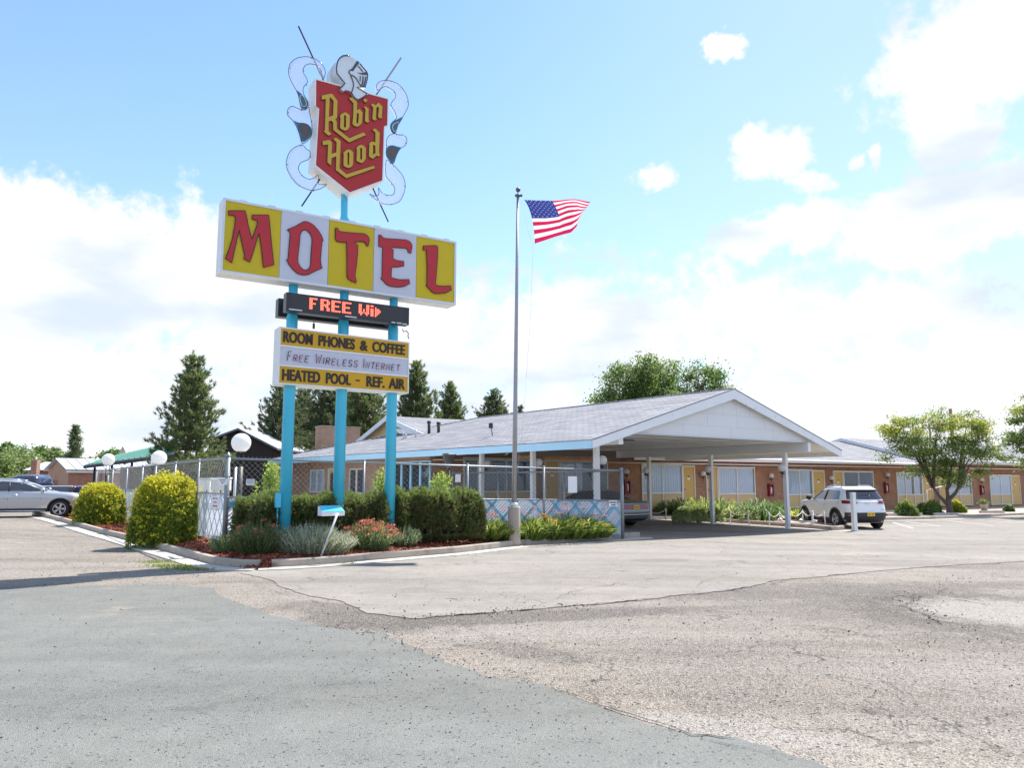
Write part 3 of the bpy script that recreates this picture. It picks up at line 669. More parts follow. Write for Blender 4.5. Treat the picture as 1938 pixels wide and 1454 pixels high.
for txt, x0, x1, y, t0, t1 in (('ROOM', 318, 640, 600, .735, .935), ('PHONES', 698, 1095, 650, .735, .935), ('&', 1145, 1235, 690, .735, .925), ('COFFEE', 1278, 1635, 710, .735, .935),
                               ('HEATED', 305, 720, 1030, .07, .27), ('POOL', 778, 1050, 1060, .07, .27), ('-', 1095, 1152, 1080, .158, .185), ('REF.', 1215, 1415, 1090, .07, .27), ('AIR', 1455, 1635, 1110, .07, .27)):
    tm = text_mb(txt, lfn, tu(x0, y) + .009, tu(x1, y) - .009, t0, t1, WF + .002, BROWN_T, .022 if txt not in '-' else 0, thick=.002)
    if txt != '-':
        v0_, f0_ = list(tm.v), list(tm.f)
        for k, du in ((1, -.010), (2, .010)): tm.add([Vector(p) + SD * du + SNn * .001 * k for p in v0_], f0_, BROWN_T)
    part('letters', tm, cab2)
STK = {'F': [[(0,0),(0,1),(.6,1)],[(0,.52),(.45,.52)]], 'R': [[(0,0),(0,1),(.45,1),(.6,.85),(.6,.65),(.45,.5),(0,.5)],[(.25,.5),(.62,0)]], 'E': [[(.58,1),(0,1),(0,0),(.58,0)],[(0,.52),(.45,.52)]],
       'W': [[(0,1),(.22,0),(.45,.8),(.68,0),(.9,1)]], 'I': [[(.1,0),(.1,1)]], 'L': [[(0,1),(0,0),(.55,0)]], 'S': [[(.58,.88),(.4,1),(.12,1),(0,.85),(0,.65),(.12,.53),(.45,.48),(.58,.35),(.58,.15),(.45,0),(.15,0),(0,.12)]],
       'N': [[(0,0),(0,1),(.6,0),(.6,1)]], 'T': [[(0,1),(.65,1)],[(.32,1),(.32,0)]]}
TUBE_R = mat('neon_red_tube', (.30, .02, .09), .3)
for word, xs0, xs1 in (('FREE', 362, 610), ('WIRELESS', 665, 1140), ('INTERNET', 1178, 1590)):
    ua, ub = tu(xs0, 830), tu(xs1, 890); adv = (ub - ua) / sum(.55 if c == 'I' else 1.25 if c == 'W' else 1 for c in word); u = ua
    for i, c in enumerate(word):
        hgt = .165 if i == 0 else .115; wd = adv * (1.0 if c == 'W' else .95 if c != 'I' else .9)
        mb = MB()
        for st in STK[c]:
            mb.tube([lfn(u + x * wd + y * .022, .425 + y * hgt - .008, WF + .02) for x, y in st], .0085, TUBE_R if random.random() < .6 else DARK, 5)
        part('neon_letter', mb, cab2); u += adv * (.55 if c == 'I' else 1.25 if c == 'W' else 1)

# LED message displays, one facing each way
LW = .46
q = [suz(543, 552, LW), suz(540.5, 588.8, LW), suz(774.7, 583.5, LW), suz(773.9, 615, LW)]
l0, l1 = (q[0][0] + q[1][0]) / 2, (q[2][0] + q[3][0]) / 2; zt_, zb_ = (q[0][1] + q[2][1]) / 2, (q[1][1] + q[3][1]) / 2
for s in (1, -1):
    mb = MB(); mb.prism([[(l0, zb_), (l1, zb_), (l1, zt_), (l0, zt_)]], spt, *((LW - .24, LW) if s > 0 else (-LW, -LW + .24)), BLACK)
    mb.obox(spt(l0 + .3, zb_ + .05, s * .1), SD * .08, SNn * (.13 * s), Vector((0, 0, .3)), BLACK); mb.obox(spt(l1 - .4, zb_ + .05, s * .1), SD * .08, SNn * (.13 * s), Vector((0, 0, .3)), BLACK)
    led = part('led_display', mb, sign, 'lit LED board' if s > 0 else 'rear LED board')
    if s > 0:
        LEDR = emitmat('led_red', (1, .07, .04), 3.2); OFF = mat('led_off', (.045, .045, .04), .5)
        ROWS = {'F': ['11111.', '11....', '11....', '1111..', '11....', '11....', '11....'], 'R': ['11111.', '11..11', '11..11', '11111.', '11.11.', '11..11', '11..11'], 'E': ['111111', '11....', '11....', '11111.', '11....', '11....', '111111'],
                ' ': ['...'] * 7, 'W': ['11...11', '11...11', '11...11', '11.1.11', '11.1.11', '111.111', '.1...1.'], 'i': ['11', '..', '11', '11', '11', '11', '11'], 'P': ['....', '1...', '111.', '1111', '111.', '11..', '1...']}
        txt = 'FREE WiP'; grid = ['.'.join(ROWS[c][r] for c in txt) for r in range(7)]; nc = len(grid[0])
        ua, ub = suz(587, 575, LW)[0], suz(722, 590, LW)[0]; pu = (ub - ua) / nc; pz = (zt_ - zb_) * .80 / 9; zc = (zt_ + zb_) / 2 + .025
        on, off = MB(), MB(); ca = int((ua - l0 - .12) / pu); cb = int((l1 - .12 - ua) / pu)
        for r in range(-1, 8):
            for c in range(-ca, cb):
                lit = 0 <= r < 7 and 0 <= c < nc and grid[r][c] == '1'
                p = spt(ua + c * pu, zc + (3 - r) * pz, LW + .001); e = .36 if lit else .3
                (on if lit else off).add([p - SD * pu * e - Vector((0, 0, pz * e)), p + SD * pu * e - Vector((0, 0, pz * e)), p + SD * pu * e + Vector((0, 0, pz * e)), p - SD * pu * e + Vector((0, 0, pz * e))], [(0, 1, 2, 3)], LEDR if lit else OFF)
        part('lit_dots', on, led); part('dark_dots', off, led)
        WS = mat('sticker_white', (.7, .7, .72), .5)
        for x0, x1, y in ((547, 572, 585), (653, 675, 598.5), (741, 748, 610), (751, 760, 611), (762, 770, 613)):
            ua_, z_ = suz(x0, y, LW); ub_ = suz(x1, y, LW)[0]; st = MB(); st.prism([[(ua_, z_ - .012), (ub_, z_ - .012), (ub_, z_ + .012), (ua_, z_ + .012)]], spt, LW, LW + .004, WS); part('sticker', st, led)
mb = MB(); mb.tube([spt(-2.2, 5.5, .38), spt(-2.2, 5.33, .38)], .008, BLACK, 6); mb.tube([spt(-2.2, 5.36, .38), spt(-2.2, 5.24, .38)], .028, BLACK, 8); part('hanging_plug', mb, sign); mb = MB()
mb.tube([spt(.02, 5.47, .36), spt(.06, 5.40, .37), spt(.12, 5.44, .37), spt(.18, 5.38, .37), spt(.17, 5.3, .37), spt(.2, 5.24, .37)], .012, BLACK, 6); part('dangling_cable', mb, sign)

# shield with lettering
ZS, OXS, OYS = 3.826, 400, 20
SW = .26
sh = suzl([(750,490),(1283,635),(1279,830),(1255,838),(1242,1240),(1000,1330),(748,1128),(772,706),(748,688)], SW, OXS, OYS, ZS)
mb = MB(); mb.prism([sh], spt, -SW, SW - .02, CAB_W); shield = part('shield_cabinet', mb, sign)
cen = Vector((sum(p[0] for p in sh) / len(sh), sum(p[1] for p in sh) / len(sh)))
def inset(l, k): return [tuple(cen + (Vector(p) - cen) * k) for p in l]
mb = MB(); mb.prism([inset(sh, .972)], spt, SW - .02, SW + .004, SHIELD_R); part('face', mb, shield)
mb = MB(); mb.prism([sh, inset(sh, .972)[::-1]], spt, SW - .02, SW + .018, CAB_W); part('frame', mb, shield)
ZR = 1851 / 140
RB = [('R', 165, [[(105,225),(320,180),(370,190),(495,360),(485,770),(440,825),(475,870),(480,1055),(790,1295),(1140,1145),(1210,1210),(785,1395),(390,1085),(385,900),(340,850),(275,870),(270,1110),(350,1190),(270,1225),(155,1125),(180,1095),(205,310),(105,325)], [(300,285),(330,280),(400,370),(385,720),(280,765)]]),
 ('o', 165, [[(550,740),(600,680),(680,645),(750,670),(800,720),(795,1010),(750,1080),(685,1105),(610,1075),(560,1035),(570,770)], [(660,730),(685,712),(710,735),(705,1015),(680,1030),(652,1005)]]),
 ('b', 165, [[(780,290),(860,270),(985,380),(980,590),(1050,560),(1120,650),(1110,910),(1040,980),(985,1005),(920,985),(870,930),(890,700),(895,420)], [(980,670),(1005,655),(1030,690),(1015,905),(990,930),(965,905)]]),
 ('i', 165, [[(1150,515),(1200,495),(1285,570),(1270,600),(1270,830),(1295,870),(1245,905),(1180,860),(1195,560)]]), ('i', 165, [[(1185,290),(1250,350),(1190,400),(1135,340)]]),
 ('n', 165, [[(1330,450),(1385,425),(1440,470),(1520,400),(1620,500),(1600,730),(1615,770),(1565,800),(1510,760),(1530,530),(1495,500),(1465,540),(1455,780),(1475,815),(1420,850),(1365,805),(1390,530)]]),
 ('H', 235, [[(125,440),(290,410),(360,475),(350,760),(465,720),(475,470),(390,380),(460,355),(575,440),(545,1120),(715,1270),(1390,1055),(1440,1110),(715,1365),(455,1160),(465,820),(350,860),(330,1050),(245,970),(260,520),(130,540)]]),
 ('o', 235, [[(640,740),(700,670),(770,645),(840,670),(890,730),(885,1010),(850,1080),(780,1110),(700,1090),(645,1050),(650,770)], [(745,730),(768,715),(790,730),(785,1025),(768,1035),(748,1020)]]),
 ('o', 235, [[(960,630),(1010,560),(1080,530),(1150,550),(1205,620),(1200,880),(1150,960),(1100,990),(1030,965),(970,930),(980,650)], [(1060,620),(1085,605),(1108,625),(1108,890),(1085,905),(1062,885)]]),
 ('d', 235, [[(1275,510),(1330,460),(1380,450),(1440,470),(1445,230),(1365,150),(1440,125),(1550,230),(1530,730),(1560,775),(1515,825),(1480,795),(1380,880),(1310,845),(1280,810),(1290,530)], [(1385,525),(1440,560),(1445,730),(1400,775),(1380,760)]])]
GEDGE = mat('letter_gold_edge', (.12, .05, .015), .5)
for ch, oy, loops in RB:
    P = [suzl(l, SW, 600, oy, ZR) for l in loops]; mb = MB(); mb.prism(P, spt, SW + .006, SW + .05, GOLD, GEDGE)
    for l in P: mb.tube([spt(u, z, SW + .012) for u, z in l + [l[0]]], .014, GEDGE, 5, cap=False)
    part('letter', mb, shield)

# helmet
ZH = 1745 / 120
def hl(pts, w): return suzl(pts, w, 615, 95, ZH)
STEEL = mat('helmet_white_metal', (.62, .66, .68), .4, metal=.25, var=.14, vs=2.5, dirt=(.42, .52, .54), dscale=2.5, dthr=.6)
HW = SW + .06
out = hl([(550,910),(420,760),(310,620),(300,560),(310,480),(330,330),(400,210),(490,150),(600,135),(680,155),(780,205),(880,285),(950,330),(1060,470),(1150,590),(1178,660),(1172,760),(1150,850),(1105,1020),(990,1005),(880,1020),(1080,1130),(1170,1200),(1060,1280),(940,1350),(870,1350),(790,1270),(730,1170),(640,1120),(570,1110),(500,1150),(395,1070)], HW)
mb = MB(); mb.prism([out], spt, SW - .24, HW, STEEL)
backo = hl([(310,300),(250,365),(200,440),(160,530),(147,640),(150,760),(190,850),(225,900),(430,965),(560,905),(430,740),(330,620)], SW - .2)
mb.prism([backo], spt, -SW, SW - .24, STEEL); helm = part('helmet', mb, sign)
mb = MB()
def hline(pts, r): mb.tube([spt(u, z, HW + .01) for u, z in hl(pts, HW)], r, NEON, 6)
for l, r in (([(395,1070),(550,910),(420,760),(320,630),(310,480),(345,300),(400,215),(490,150),(600,138),(670,150)], .017), ([(650,600),(690,660),(740,780),(780,890),(785,980),(760,1070),(730,1170)], .014), ([(720,680),(790,710),(860,770),(910,860),(950,930),(1000,985),(1105,1015)], .013),
             ([(650,600),(690,545),(740,520)], .014), ([(1040,590),(970,500),(900,425)], .011), ([(960,365),(1060,480),(1150,590),(1178,670),(1165,800),(1105,1020),(990,1005),(880,1020),(1000,1090),(1170,1200)], .013), ([(1050,715),(1040,860),(1015,960)], .016), ([(1125,730),(1100,860),(1065,985)], .016), ([(970,700),(965,850)], .011), ([(1170,1200),(1060,1280),(940,1350),(870,1350),(790,1270),(730,1170),(640,1120),(570,1110),(500,1150),(395,1070)], .012)): hline(l, r)
def hpoly(pts, m, d=.012): mb.prism([hl(pts, HW)], spt, HW, HW + d, m)
hpoly([(720,560),(740,500),(880,285),(950,330),(770,570)], NEON); hpoly([(885,612),(980,625),(1140,595),(1172,640),(1150,675),(1030,665),(950,640)], NEON)
part('visor_lines', mb, helm)

# clear plastic scrolls either side of the shield, and the two lances
def acryl():
    m = bpy.data.materials.new('clear_plastic'); MATS['clear_plastic'] = m; m.use_nodes = True; t = m.node_tree; b = t.nodes['Principled BSDF']
    b.inputs['Base Color'].default_value = (.86, .87, .94, 1); b.inputs['Roughness'].default_value = .15; b.inputs['Coat Weight'].default_value = .6
    tp = t.nodes.new('ShaderNodeBsdfTransparent'); tp.inputs[0].default_value = (.985, .985, 1, 1); ms = t.nodes.new('ShaderNodeMixShader'); ms.inputs[0].default_value = .25
    t.links.new(tp.outputs[0], ms.inputs[1]); t.links.new(b.outputs[0], ms.inputs[2]); t.links.new(ms.outputs[0], t.nodes['Material Output'].inputs[0]); return m
CLEAR = acryl(); TEALD = mat('scroll_teal', (.03, .13, .20), .3, var=.3, vs=8); BRN = mat('scroll_brown', (.10, .075, .075), .5, var=.4, vs=12)
SCR = [(535, 95, 436 / 90, [
  ('c', [(365,262),(380,240),(388,210),(378,170),(340,115),(280,78),(210,62),(140,72),(100,92),(75,115),(55,145),(47,190),(50,240),(80,310),(110,360),(130,390),(150,470),(160,530),(180,555),(205,545),(225,515),(230,480),(190,420),(180,380),(185,350),(195,330),(225,305),(215,265),(200,240),(185,220),(180,195),(182,175),(205,140),(250,128),(310,145),(340,180),(348,220)]),
  ('c', [(180,555),(130,540),(95,520),(70,520),(50,535),(37,560),(36,585),(45,610),(80,640),(120,700),(150,780),(170,870),(215,845),(250,810),(268,760),(262,680),(245,600),(235,520),(225,530),(205,552)]),
  ('c', [(170,870),(130,882),(90,905),(60,935),(40,975),(27,1030),(30,1075),(45,1120),(90,1200),(160,1260),(240,1290),(320,1285),(380,1255),(405,1228),(350,1240),(312,1228),(325,1180),(318,1140),(285,1180),(230,1190),(180,1165),(145,1120),(138,1085),(145,1060),(165,1030),(245,1005),(250,930),(210,915),(188,880)]),
  ('t', [(110,365),(150,395),(190,430),(222,480),(228,510),(205,542),(175,545),(160,510),(145,440)]), ('t', [(90,645),(130,672),(200,672),(250,705),(266,760),(250,805),(172,862),(150,780),(125,700)]),
  ('b', [(140,690),(200,682),(240,712),(252,752),(228,795),(186,830),(165,760)]), ('l', [(145,430),(165,515),(190,530),(212,510),(205,475),(175,420)])]),
 (695, 140, 451 / 90, [
  ('c', [(95,170),(78,130),(83,105),(100,85),(140,65),(200,65),(260,85),(295,105),(330,145),(360,190),(378,240),(385,290),(378,325),(360,360),(320,430),(290,490),(262,575),(235,565),(220,545),(212,520),(213,495),(225,465),(275,425),(268,400),(255,360),(220,310),(215,285),(250,245),(263,225),(265,205),(258,185),(245,165),(200,135),(160,120),(125,145)]),
  ('c', [(262,575),(300,583),(340,582),(358,597),(368,620),(370,645),(362,672),(335,700),(310,705),(285,740),(262,800),(240,870),(200,820),(175,790),(168,750),(178,700),(172,640),(190,595),(235,570)]),
  ('c', [(240,870),(265,890),(290,920),(320,955),(340,990),(355,1050),(352,1095),(340,1140),(312,1200),(290,1220),(260,1235),(190,1248),(120,1230),(50,1180),(5,1135),(40,1155),(85,1165),(108,1140),(95,1070),(120,1120),(160,1150),(215,1160),(240,1148),(252,1125),(255,1090),(240,1060),(215,1025),(170,985),(165,900),(172,810),(200,835)]),
  ('t', [(340,405),(290,490),(262,572),(235,565),(215,535),(214,495),(235,455),(290,430)]), ('t', [(185,690),(230,680),(275,695),(320,705),(285,745),(240,865),(205,825),(172,785),(168,740)]),
  ('b', [(195,715),(230,695),(270,705),(285,720),(255,780),(222,825),(195,785),(185,750)]), ('l', [(300,455),(262,565),(235,540),(228,505),(245,480)])])]
def chaikin(l, it=2, closed=True):
    for _ in range(it):
        o = []
        for i in range(len(l) if closed else len(l) - 1):
            a, b = l[i], l[(i + 1) % len(l)]; o += [(a[0] * .75 + b[0] * .25, a[1] * .75 + b[1] * .25), (a[0] * .25 + b[0] * .75, a[1] * .25 + b[1] * .75)]
        l = o if closed else [l[0]] + o + [l[-1]]
    return l
for ox, oy, sc, items in SCR:
    mc = MB(); first = True; subs = []
    for kd, l in items:
        P = suzl(chaikin(l, 2 if kd == 'c' else 1), 0, ox, oy, sc)
        if kd == 'c':
            mc.prism([P], spt, -.05, .05, CLEAR)
        elif kd in 'tb': subs.append((kd, P))
        if kd == 'c':
            e = MB(); e.tube([spt(u, z, .05) for u, z in P + [P[0]]], .0085, NEON, 5, cap=False); subs.append(('e', e))
            cm = Vector((sum(q[0] for q in P) / len(P), sum(q[1] for q in P) / len(P))); e = MB(); e.tube([spt(u - .03 if k < 0 else u, z, .052) for k, (u, z) in enumerate((cm.x + (q[0] - cm.x) * .9, cm.y + (q[1] - cm.y) * .94) for q in P[:len(P) // 3])], .005, CAB_W, 4, cap=False); subs.append(('e', e))
            e = MB()
            for k in range(0, len(P), 20): e.sphere(spt(cen.x + (P[k][0] - cen.x) * .985, P[k][1] - .02, .06), .014, NEON, 6, 4)
            subs.append(('e', e))
        elif kd == 'l':
            e = MB(); e.tube([spt(u, z, .07) for u, z in P + [P[0]]], .008, CAB_W, 5, cap=False); subs.append(('e', e))
    sc_o = part('scroll', mc, sign, 'clear plastic scroll')
    for kd, x in subs:
        if kd == 'e': part('outline_tube', x, sc_o)
        else:
            m2 = MB(); m2.prism([x], spt, .05 if kd == 't' else .062, .06 if kd == 't' else .07, TEALD if kd == 't' else BRN); part('inset', m2, sc_o)
LANCE = mat('lance_grey', (.05, .055, .07), .75, var=.2, spec=.1)
for (x0, y0, x1, y1) in ((565, 49, 735, 420), (759, 109, 571, 390)):
    p, q_ = suz(x0, y0, -.1), suz(x1, y1, -.1); mb = MB(); mb.tube([spt(*p, -.1), spt(*q_, -.1)], [.022, .018], LANCE, 8); part('lance', mb, sign)

# ------------------------------------------------------------------ flagpole and flag
fb = G(973, 1024, .15); fb = Vector((fb.x, fb.y, bz(fb.x, fb.y))); FY = fb.y
ALU = mat('weathered_aluminium', (.33, .32, .33), .45, metal=.5, var=.15, vs=5, dirt=(.22, .2, .2), dscale=4, dthr=.6)
fp = thing('flagpole', 'tall grey flagpole standing in a rounded concrete footing', 'flagpole', fb)
z1 = hy(973, 958, FY).z; mb = MB(); CONCB = mat('footing_concrete', (.36, .30, .25), .9, var=.12, vs=5, bump=.3, bs=50)
mb.lathe((fb.x, fb.y, 0), [(.17, fb.z - .06), (.165, z1 - .05), (.15, z1 - .01), (.02, z1)], CONCB, 28); part('footing', mb, fp)
tp_ = hy(980, 372, FY); mb = MB(); PT = lambda t: Vector((fb.x + (tp_.x - fb.x) * t, FY, z1 + (tp_.z - z1) * t))
mb.tube([PT(0), PT(.3), PT(.33), PT(.6), PT(1)], [.068, .062, .058, .05, .036], ALU, 16); part('shaft', mb, fp)
mb = MB(); mb.lathe((fb.x, fb.y, 0), [(.07, z1), (.11, z1), (.10, z1 + .04), (.075, z1 + .09), (.06, z1 + .1)], mat('collar_white', (.6, .6, .58), .5), 20); part('collar', mb, fp)
DGREY = mat('dark_metal', (.10, .10, .11), .4, metal=.4, var=.2)
mb = MB(); mb.lathe(tp_, [(.04, -.02), (.085, .01), (.085, .05), (.03, .07), (.012, .08), (.012, .17)], DGREY, 16); mb.box(tp_ + Vector((.08, 0, .03)), (.1, .05, .06), DGREY); part('truck', mb, fp)
mb = MB(); b0 = hy(980.5, 359, FY); mb.sphere(b0, .07, DGREY, 20, 12); part('finial_ball', mb, fp)
mb = MB(); mb.tube([tp_ + Vector((.12, 0, .02)), hy(1000, 440, FY), hy(1009, 465, FY), hy(1004, 600, FY), hy(990, 800, FY), Vector((fb.x + .09, FY, 2.0))], .004, mat('rope_white', (.6, .6, .58), .8), 5); part('halyard', mb, fp)
FLR = mat('flag_red', (.62, .012, .075), .7, var=.06, trans=.45); FLW = mat('flag_white', (.85, .83, .86), .7, var=.03, trans=.45); FLB = mat('flag_blue', (.035, .05, .26), .7, var=.08, trans=.35)
def pl(pts, t):
    k = t * (len(pts) - 1); i = min(int(k), len(pts) - 2); f = k - i; a_, b_ = pts[i], pts[i + 1]
    return (a_[0] + (b_[0] - a_[0]) * f, a_[1] + (b_[1] - a_[1]) * f)
TOPE = [(992, 378), (1017, 379.5), (1042, 379), (1067, 378.5), (1092, 378), (1117, 380)]; MIDE = [(1006, 410), (1030, 410), (1056, 408), (1076, 401), (1094, 396), (1108, 397)]; BOTE = [(1012, 461), (1036, 453), (1060, 446), (1080, 439), (1092, 428), (1097, 411)]
def flagp(s, t):
    a_, b_, c_ = pl(TOPE, s), pl(MIDE, s), pl(BOTE, s); w0, w1, w2 = (1 - t) * (1 - 2 * t) if 0 else (1 - t) ** 2, 2 * t * (1 - t), t ** 2
    mx_, my_ = 2 * b_[0] - (a_[0] + c_[0]) / 2, 2 * b_[1] - (a_[1] + c_[1]) / 2
    x = w0 * a_[0] + w1 * mx_ + w2 * c_[0]; y = w0 * a_[1] + w1 * my_ + w2 * c_[1]
    p = hy(x, y, FY + .10 * math.sin(s * 9 + t * 2.5) * s + .25 * s * t); return p + Vector((0, 0, .03 * math.sin(s * 11 + t * 4) * s))
mb = MB(); mb.grid(flagp, 60, 52, FLR, True, lambda i, j: FLB if (i < 25 and j < 28) else (FLR if (j // 4) % 2 == 0 else FLW))
flag = single('flag', mb, 'red, white and blue flag with stars and stripes flying from the pole', 'flag', flagp(0, 0))
mb = MB()
for r in range(9):
    for c in range(6 if r % 2 == 0 else 5):
        s, t = (c + (.5 if r % 2 == 0 else 1)) / 6 * 25 / 60, (r + .7) / 9.4 * 28 / 52
        ct = flagp(s, t); ex = (flagp(s + .01, t) - ct).normalized(); ez = (flagp(s, t - .01) - ct).normalized()
        l = [ct + Vector((0, -.012, 0)) + (ex * math.sin(k * PI / 5) + ez * math.cos(k * PI / 5)) * (.030 if k % 2 == 0 else .013) for k in range(10)]
        mb.add([ct + Vector((0, -.012, 0))] + l, [(0, k + 1, (k + 1) % 10 + 1) for k in range(10)], FLW)
part('stars', mb, flag)
# ------------------------------------------------------------------ motel
A2 = Vector((-.603, .798, 0)); B2 = Vector((.798, .603, 0)); L0 = Vector((2.69, 24.35, 0))
def op(s, t, z): return L0 + B2 * s + A2 * t + Vector((0, 0, z))
WPT = Vector((6.6, 39, 0)); WC = Vector((.8405, .5418, 0)).normalized(); WN = Vector((WC.y, -WC.x, 0))
def wp(u, z, w=0.0): return WPT + WC * u + WN * w + Vector((0, 0, z))
def wu(x, y=905, w=0.0): q = WPT + WN * w; return hv(x, y, (q.x, q.y), (WC.x, WC.y))
UP = Vector((0, 0, 1))
SE, SW_, SR = -1.25, 12.43, 5.59; TG = -1.15; ZE, ZR_ = 2.97, 4.98
sl_l = (B2 * (SR - SE) + UP * (ZR_ - ZE)).normalized(); sl_r = (-B2 * (SW_ - SR) + UP * (ZR_ - ZE)).normalized()
SH1, SH2, SHM = (.335, .335, .35), (.225, .225, .24), (.07, .07, .08)
SHIN_L = coursemat('shingle_left_slope', tuple(A2), tuple(sl_l), SH1, SH2, SHM, .95, .15, .020, .9, .8, .20)
SHIN_F = coursemat('shingle_front_slope', tuple(WC), tuple((-WN * .93 + UP * .36).normalized()), SH1, SH2, SHM, .95, .15, .020, .9, .8, .20)
BRK_C = coursemat('brick_front', tuple(WC), (0, 0, 1), (.46, .215, .115), (.35, .15, .078), (.40, .30, .22), .21, .076, .010, .9, .4, .3)
BRK_A = coursemat('brick_side', tuple(A2), (0, 0, 1), (.50, .29, .18), (.42, .23, .14), (.48, .38, .30), .21, .076, .010, .9, .4, .25)
WHITE = mat('white_paint', (.74, .74, .73), .5, var=.05, vs=2, dirt=(.62, .61, .58), dscale=2, dthr=.63)
PEEL = mat('peeling_white_paint', (.74, .75, .76), .55, var=.05, dirt=(.24, .25, .29), dscale=4.5, dthr=.615)
SOFF = mat('soffit_cream', (.66, .63, .56), .6, var=.06, vs=1.5)
LBLUE = mat('light_blue_paint', (.42, .66, .80), .5, var=.06, vs=2)
DRIP = mat('drip_edge', (.13, .13, .15), .6)
YEL = mat('door_ochre', (.58, .36, .09), .5, var=.06, vs=2); TAN = mat('panel_tan', (.60, .43, .19), .55, var=.06, vs=2)
TRIM = mat('trim_cream', (.70, .68, .62), .5, var=.05)
CURT = mat('curtain', (.62, .62, .64), .8, var=.10, vs=5); INT = mat('dark_interior', (.035, .035, .04), .8)
GLS = glassmat('window_glass', (.9, .94, .97), 1.0)
MTL = mat('dark_bronze', (.035, .031, .03), .5)
OPAL = mat('opal_globe', (.86, .86, .85), .25, var=.02, trans=.45)

# office wing with carport
of = thing('motel_office_wing', 'low brick office wing with a wide white gabled carport on white posts', 'building', op(SR, 5, 0))
def quad(mb, a, b, c, d, m, th=.12, under=None):
    """roof slab: top face a b c d (counter-clockwise from above) with thickness"""
    v = [Vector(x) for x in (a, b, c, d)]; lo = [p - UP * th for p in v]
    mb.add(v, [(0, 1, 2, 3)], m); mb.add(lo, [(3, 2, 1, 0)], under or m)
    for i in range(4): mb.add([v[i], v[(i + 1) % 4], lo[(i + 1) % 4], lo[i]], [(0, 3, 2, 1)], DRIP)
TR, TC = 14.75, 26.45
roof = MB(); quad(roof, op(SE, TC, ZE), op(SE, TG, ZE), op(SR, TG, ZR_), op(SR, TR, ZR_), SHIN_L, .1, SOFF)
roof.tube([op(SR, TG, ZR_ + .0), op(SR, TR, ZR_)], .05, SHIN_L, 6); roof.tube([op(SR, TR, ZR_), op(SE, TC, ZE)], .05, SHIN_L, 6)
quad(roof, op(SW_, TG, ZE), op(SW_, 9.6, ZE), op(SR, 9.6, ZR_), op(SR, TG, ZR_), SHIN_F, .1, SOFF)
quad(roof, op(SR, TR, ZR_), op(SR + 7, TC, ZE), op(SE, TC, ZE), op(SE + .1, TC, ZE), SHIN_F, .1, SOFF)
rf = part('roof', roof, of, 'light grey shingle roof')
mb = MB(); mb.obox(op(SE - .03, TG, ZE - .27), B2 * .06, A2 * (TC - TG), UP * .24, LBLUE); part('fascia', mb, of, 'light blue fascia board')
mb = MB(); mb.obox(op(SW_, TG, ZE - .25), B2 * .05, A2 * (9.6 - TG), UP * .22, WHITE); part('fascia', mb, of)
mb = MB()
for s in (SE, SW_):   # barge boards with a thin dark drip edge
    sg = 1 if s == SE else -1; d = (op(SR, TG, ZR_) - op(s, TG, ZE)); k = .30
    q0 = op(s, TG, ZE); q1 = op(SR, TG, ZR_)
    pr_ = [q0 + UP * -.02, q1 + UP * -.02, q1 - UP * (k + .06), q0 - UP * (k - .04)]
    off = -A2 * .06
    v = pr_ + [p + off for p in pr_]; mb.add(v, [(0, 1, 2, 3), (7, 6, 5, 4), (0, 4, 5, 1), (1, 5, 6, 2), (2, 6, 7, 3), (3, 7, 4, 0)], PEEL)
    pr_ = [q0 + UP * .012 + off * 1.2, q1 + UP * .012 + off * 1.2, q1 - UP * .018 + off * 1.2, q0 - UP * .018 + off * 1.2]; v = pr_ + [p - off * 1.2 for p in pr_]
    mb.add(v, [(0, 1, 2, 3), (7, 6, 5, 4), (0, 4, 5, 1), (1, 5, 6, 2), (2, 6, 7, 3), (3, 7, 4, 0)], DRIP)
part('barge_boards', mb, of, 'white barge boards with peeling paint')
ZC, ZB_ = 3.21, 2.86
def rz_(s): return ZE + (ZR_ - ZE) * ((s - SE) / (SR - SE) if s < SR else (SW_ - s) / (SW_ - SR)) - .12
sA = SE + (ZC + .12 - ZE) / (ZR_ - ZE) * (SR - SE); sB = SW_ - (ZC + .12 - ZE) / (ZR_ - ZE) * (SW_ - SR)
SID = mat('gable_siding', (.66, .67, .67), .55, var=.05, vs=1.2, dirt=(.62, .60, .53), dscale=.9, dthr=.6); GAP = mat('siding_joint', (.55, .545, .52), .8)
mb = MB(); gf = lambda s, z, w: op(s, TG + .16 - w, z)
mb.prism([[(sA, ZC), (sB, ZC), (SR, ZR_ - .12)]], gf, -.05, 0, SID)
for k, z in enumerate((3.62, 4.05, 4.48)):
    a_ = SE + (z + .12 - ZE) / (ZR_ - ZE) * (SR - SE); b_ = SW_ - (z + .12 - ZE) / (ZR_ - ZE) * (SW_ - SR)
    mb.prism([[(a_, z), (b_, z), (b_, z + .010), (a_, z + .010)]], gf, 0, .004, GAP)
    for j in range(3):
        s = a_ + (b_ - a_) * (.2 + .3 * j + .07 * k); 
        if rz_(s) > z: mb.prism([[(s, z - .42), (s + .008, z - .42), (s + .008, z), (s, z)]], gf, 0, .003, GAP)
part('gable', mb, of, 'white boarded gable end')
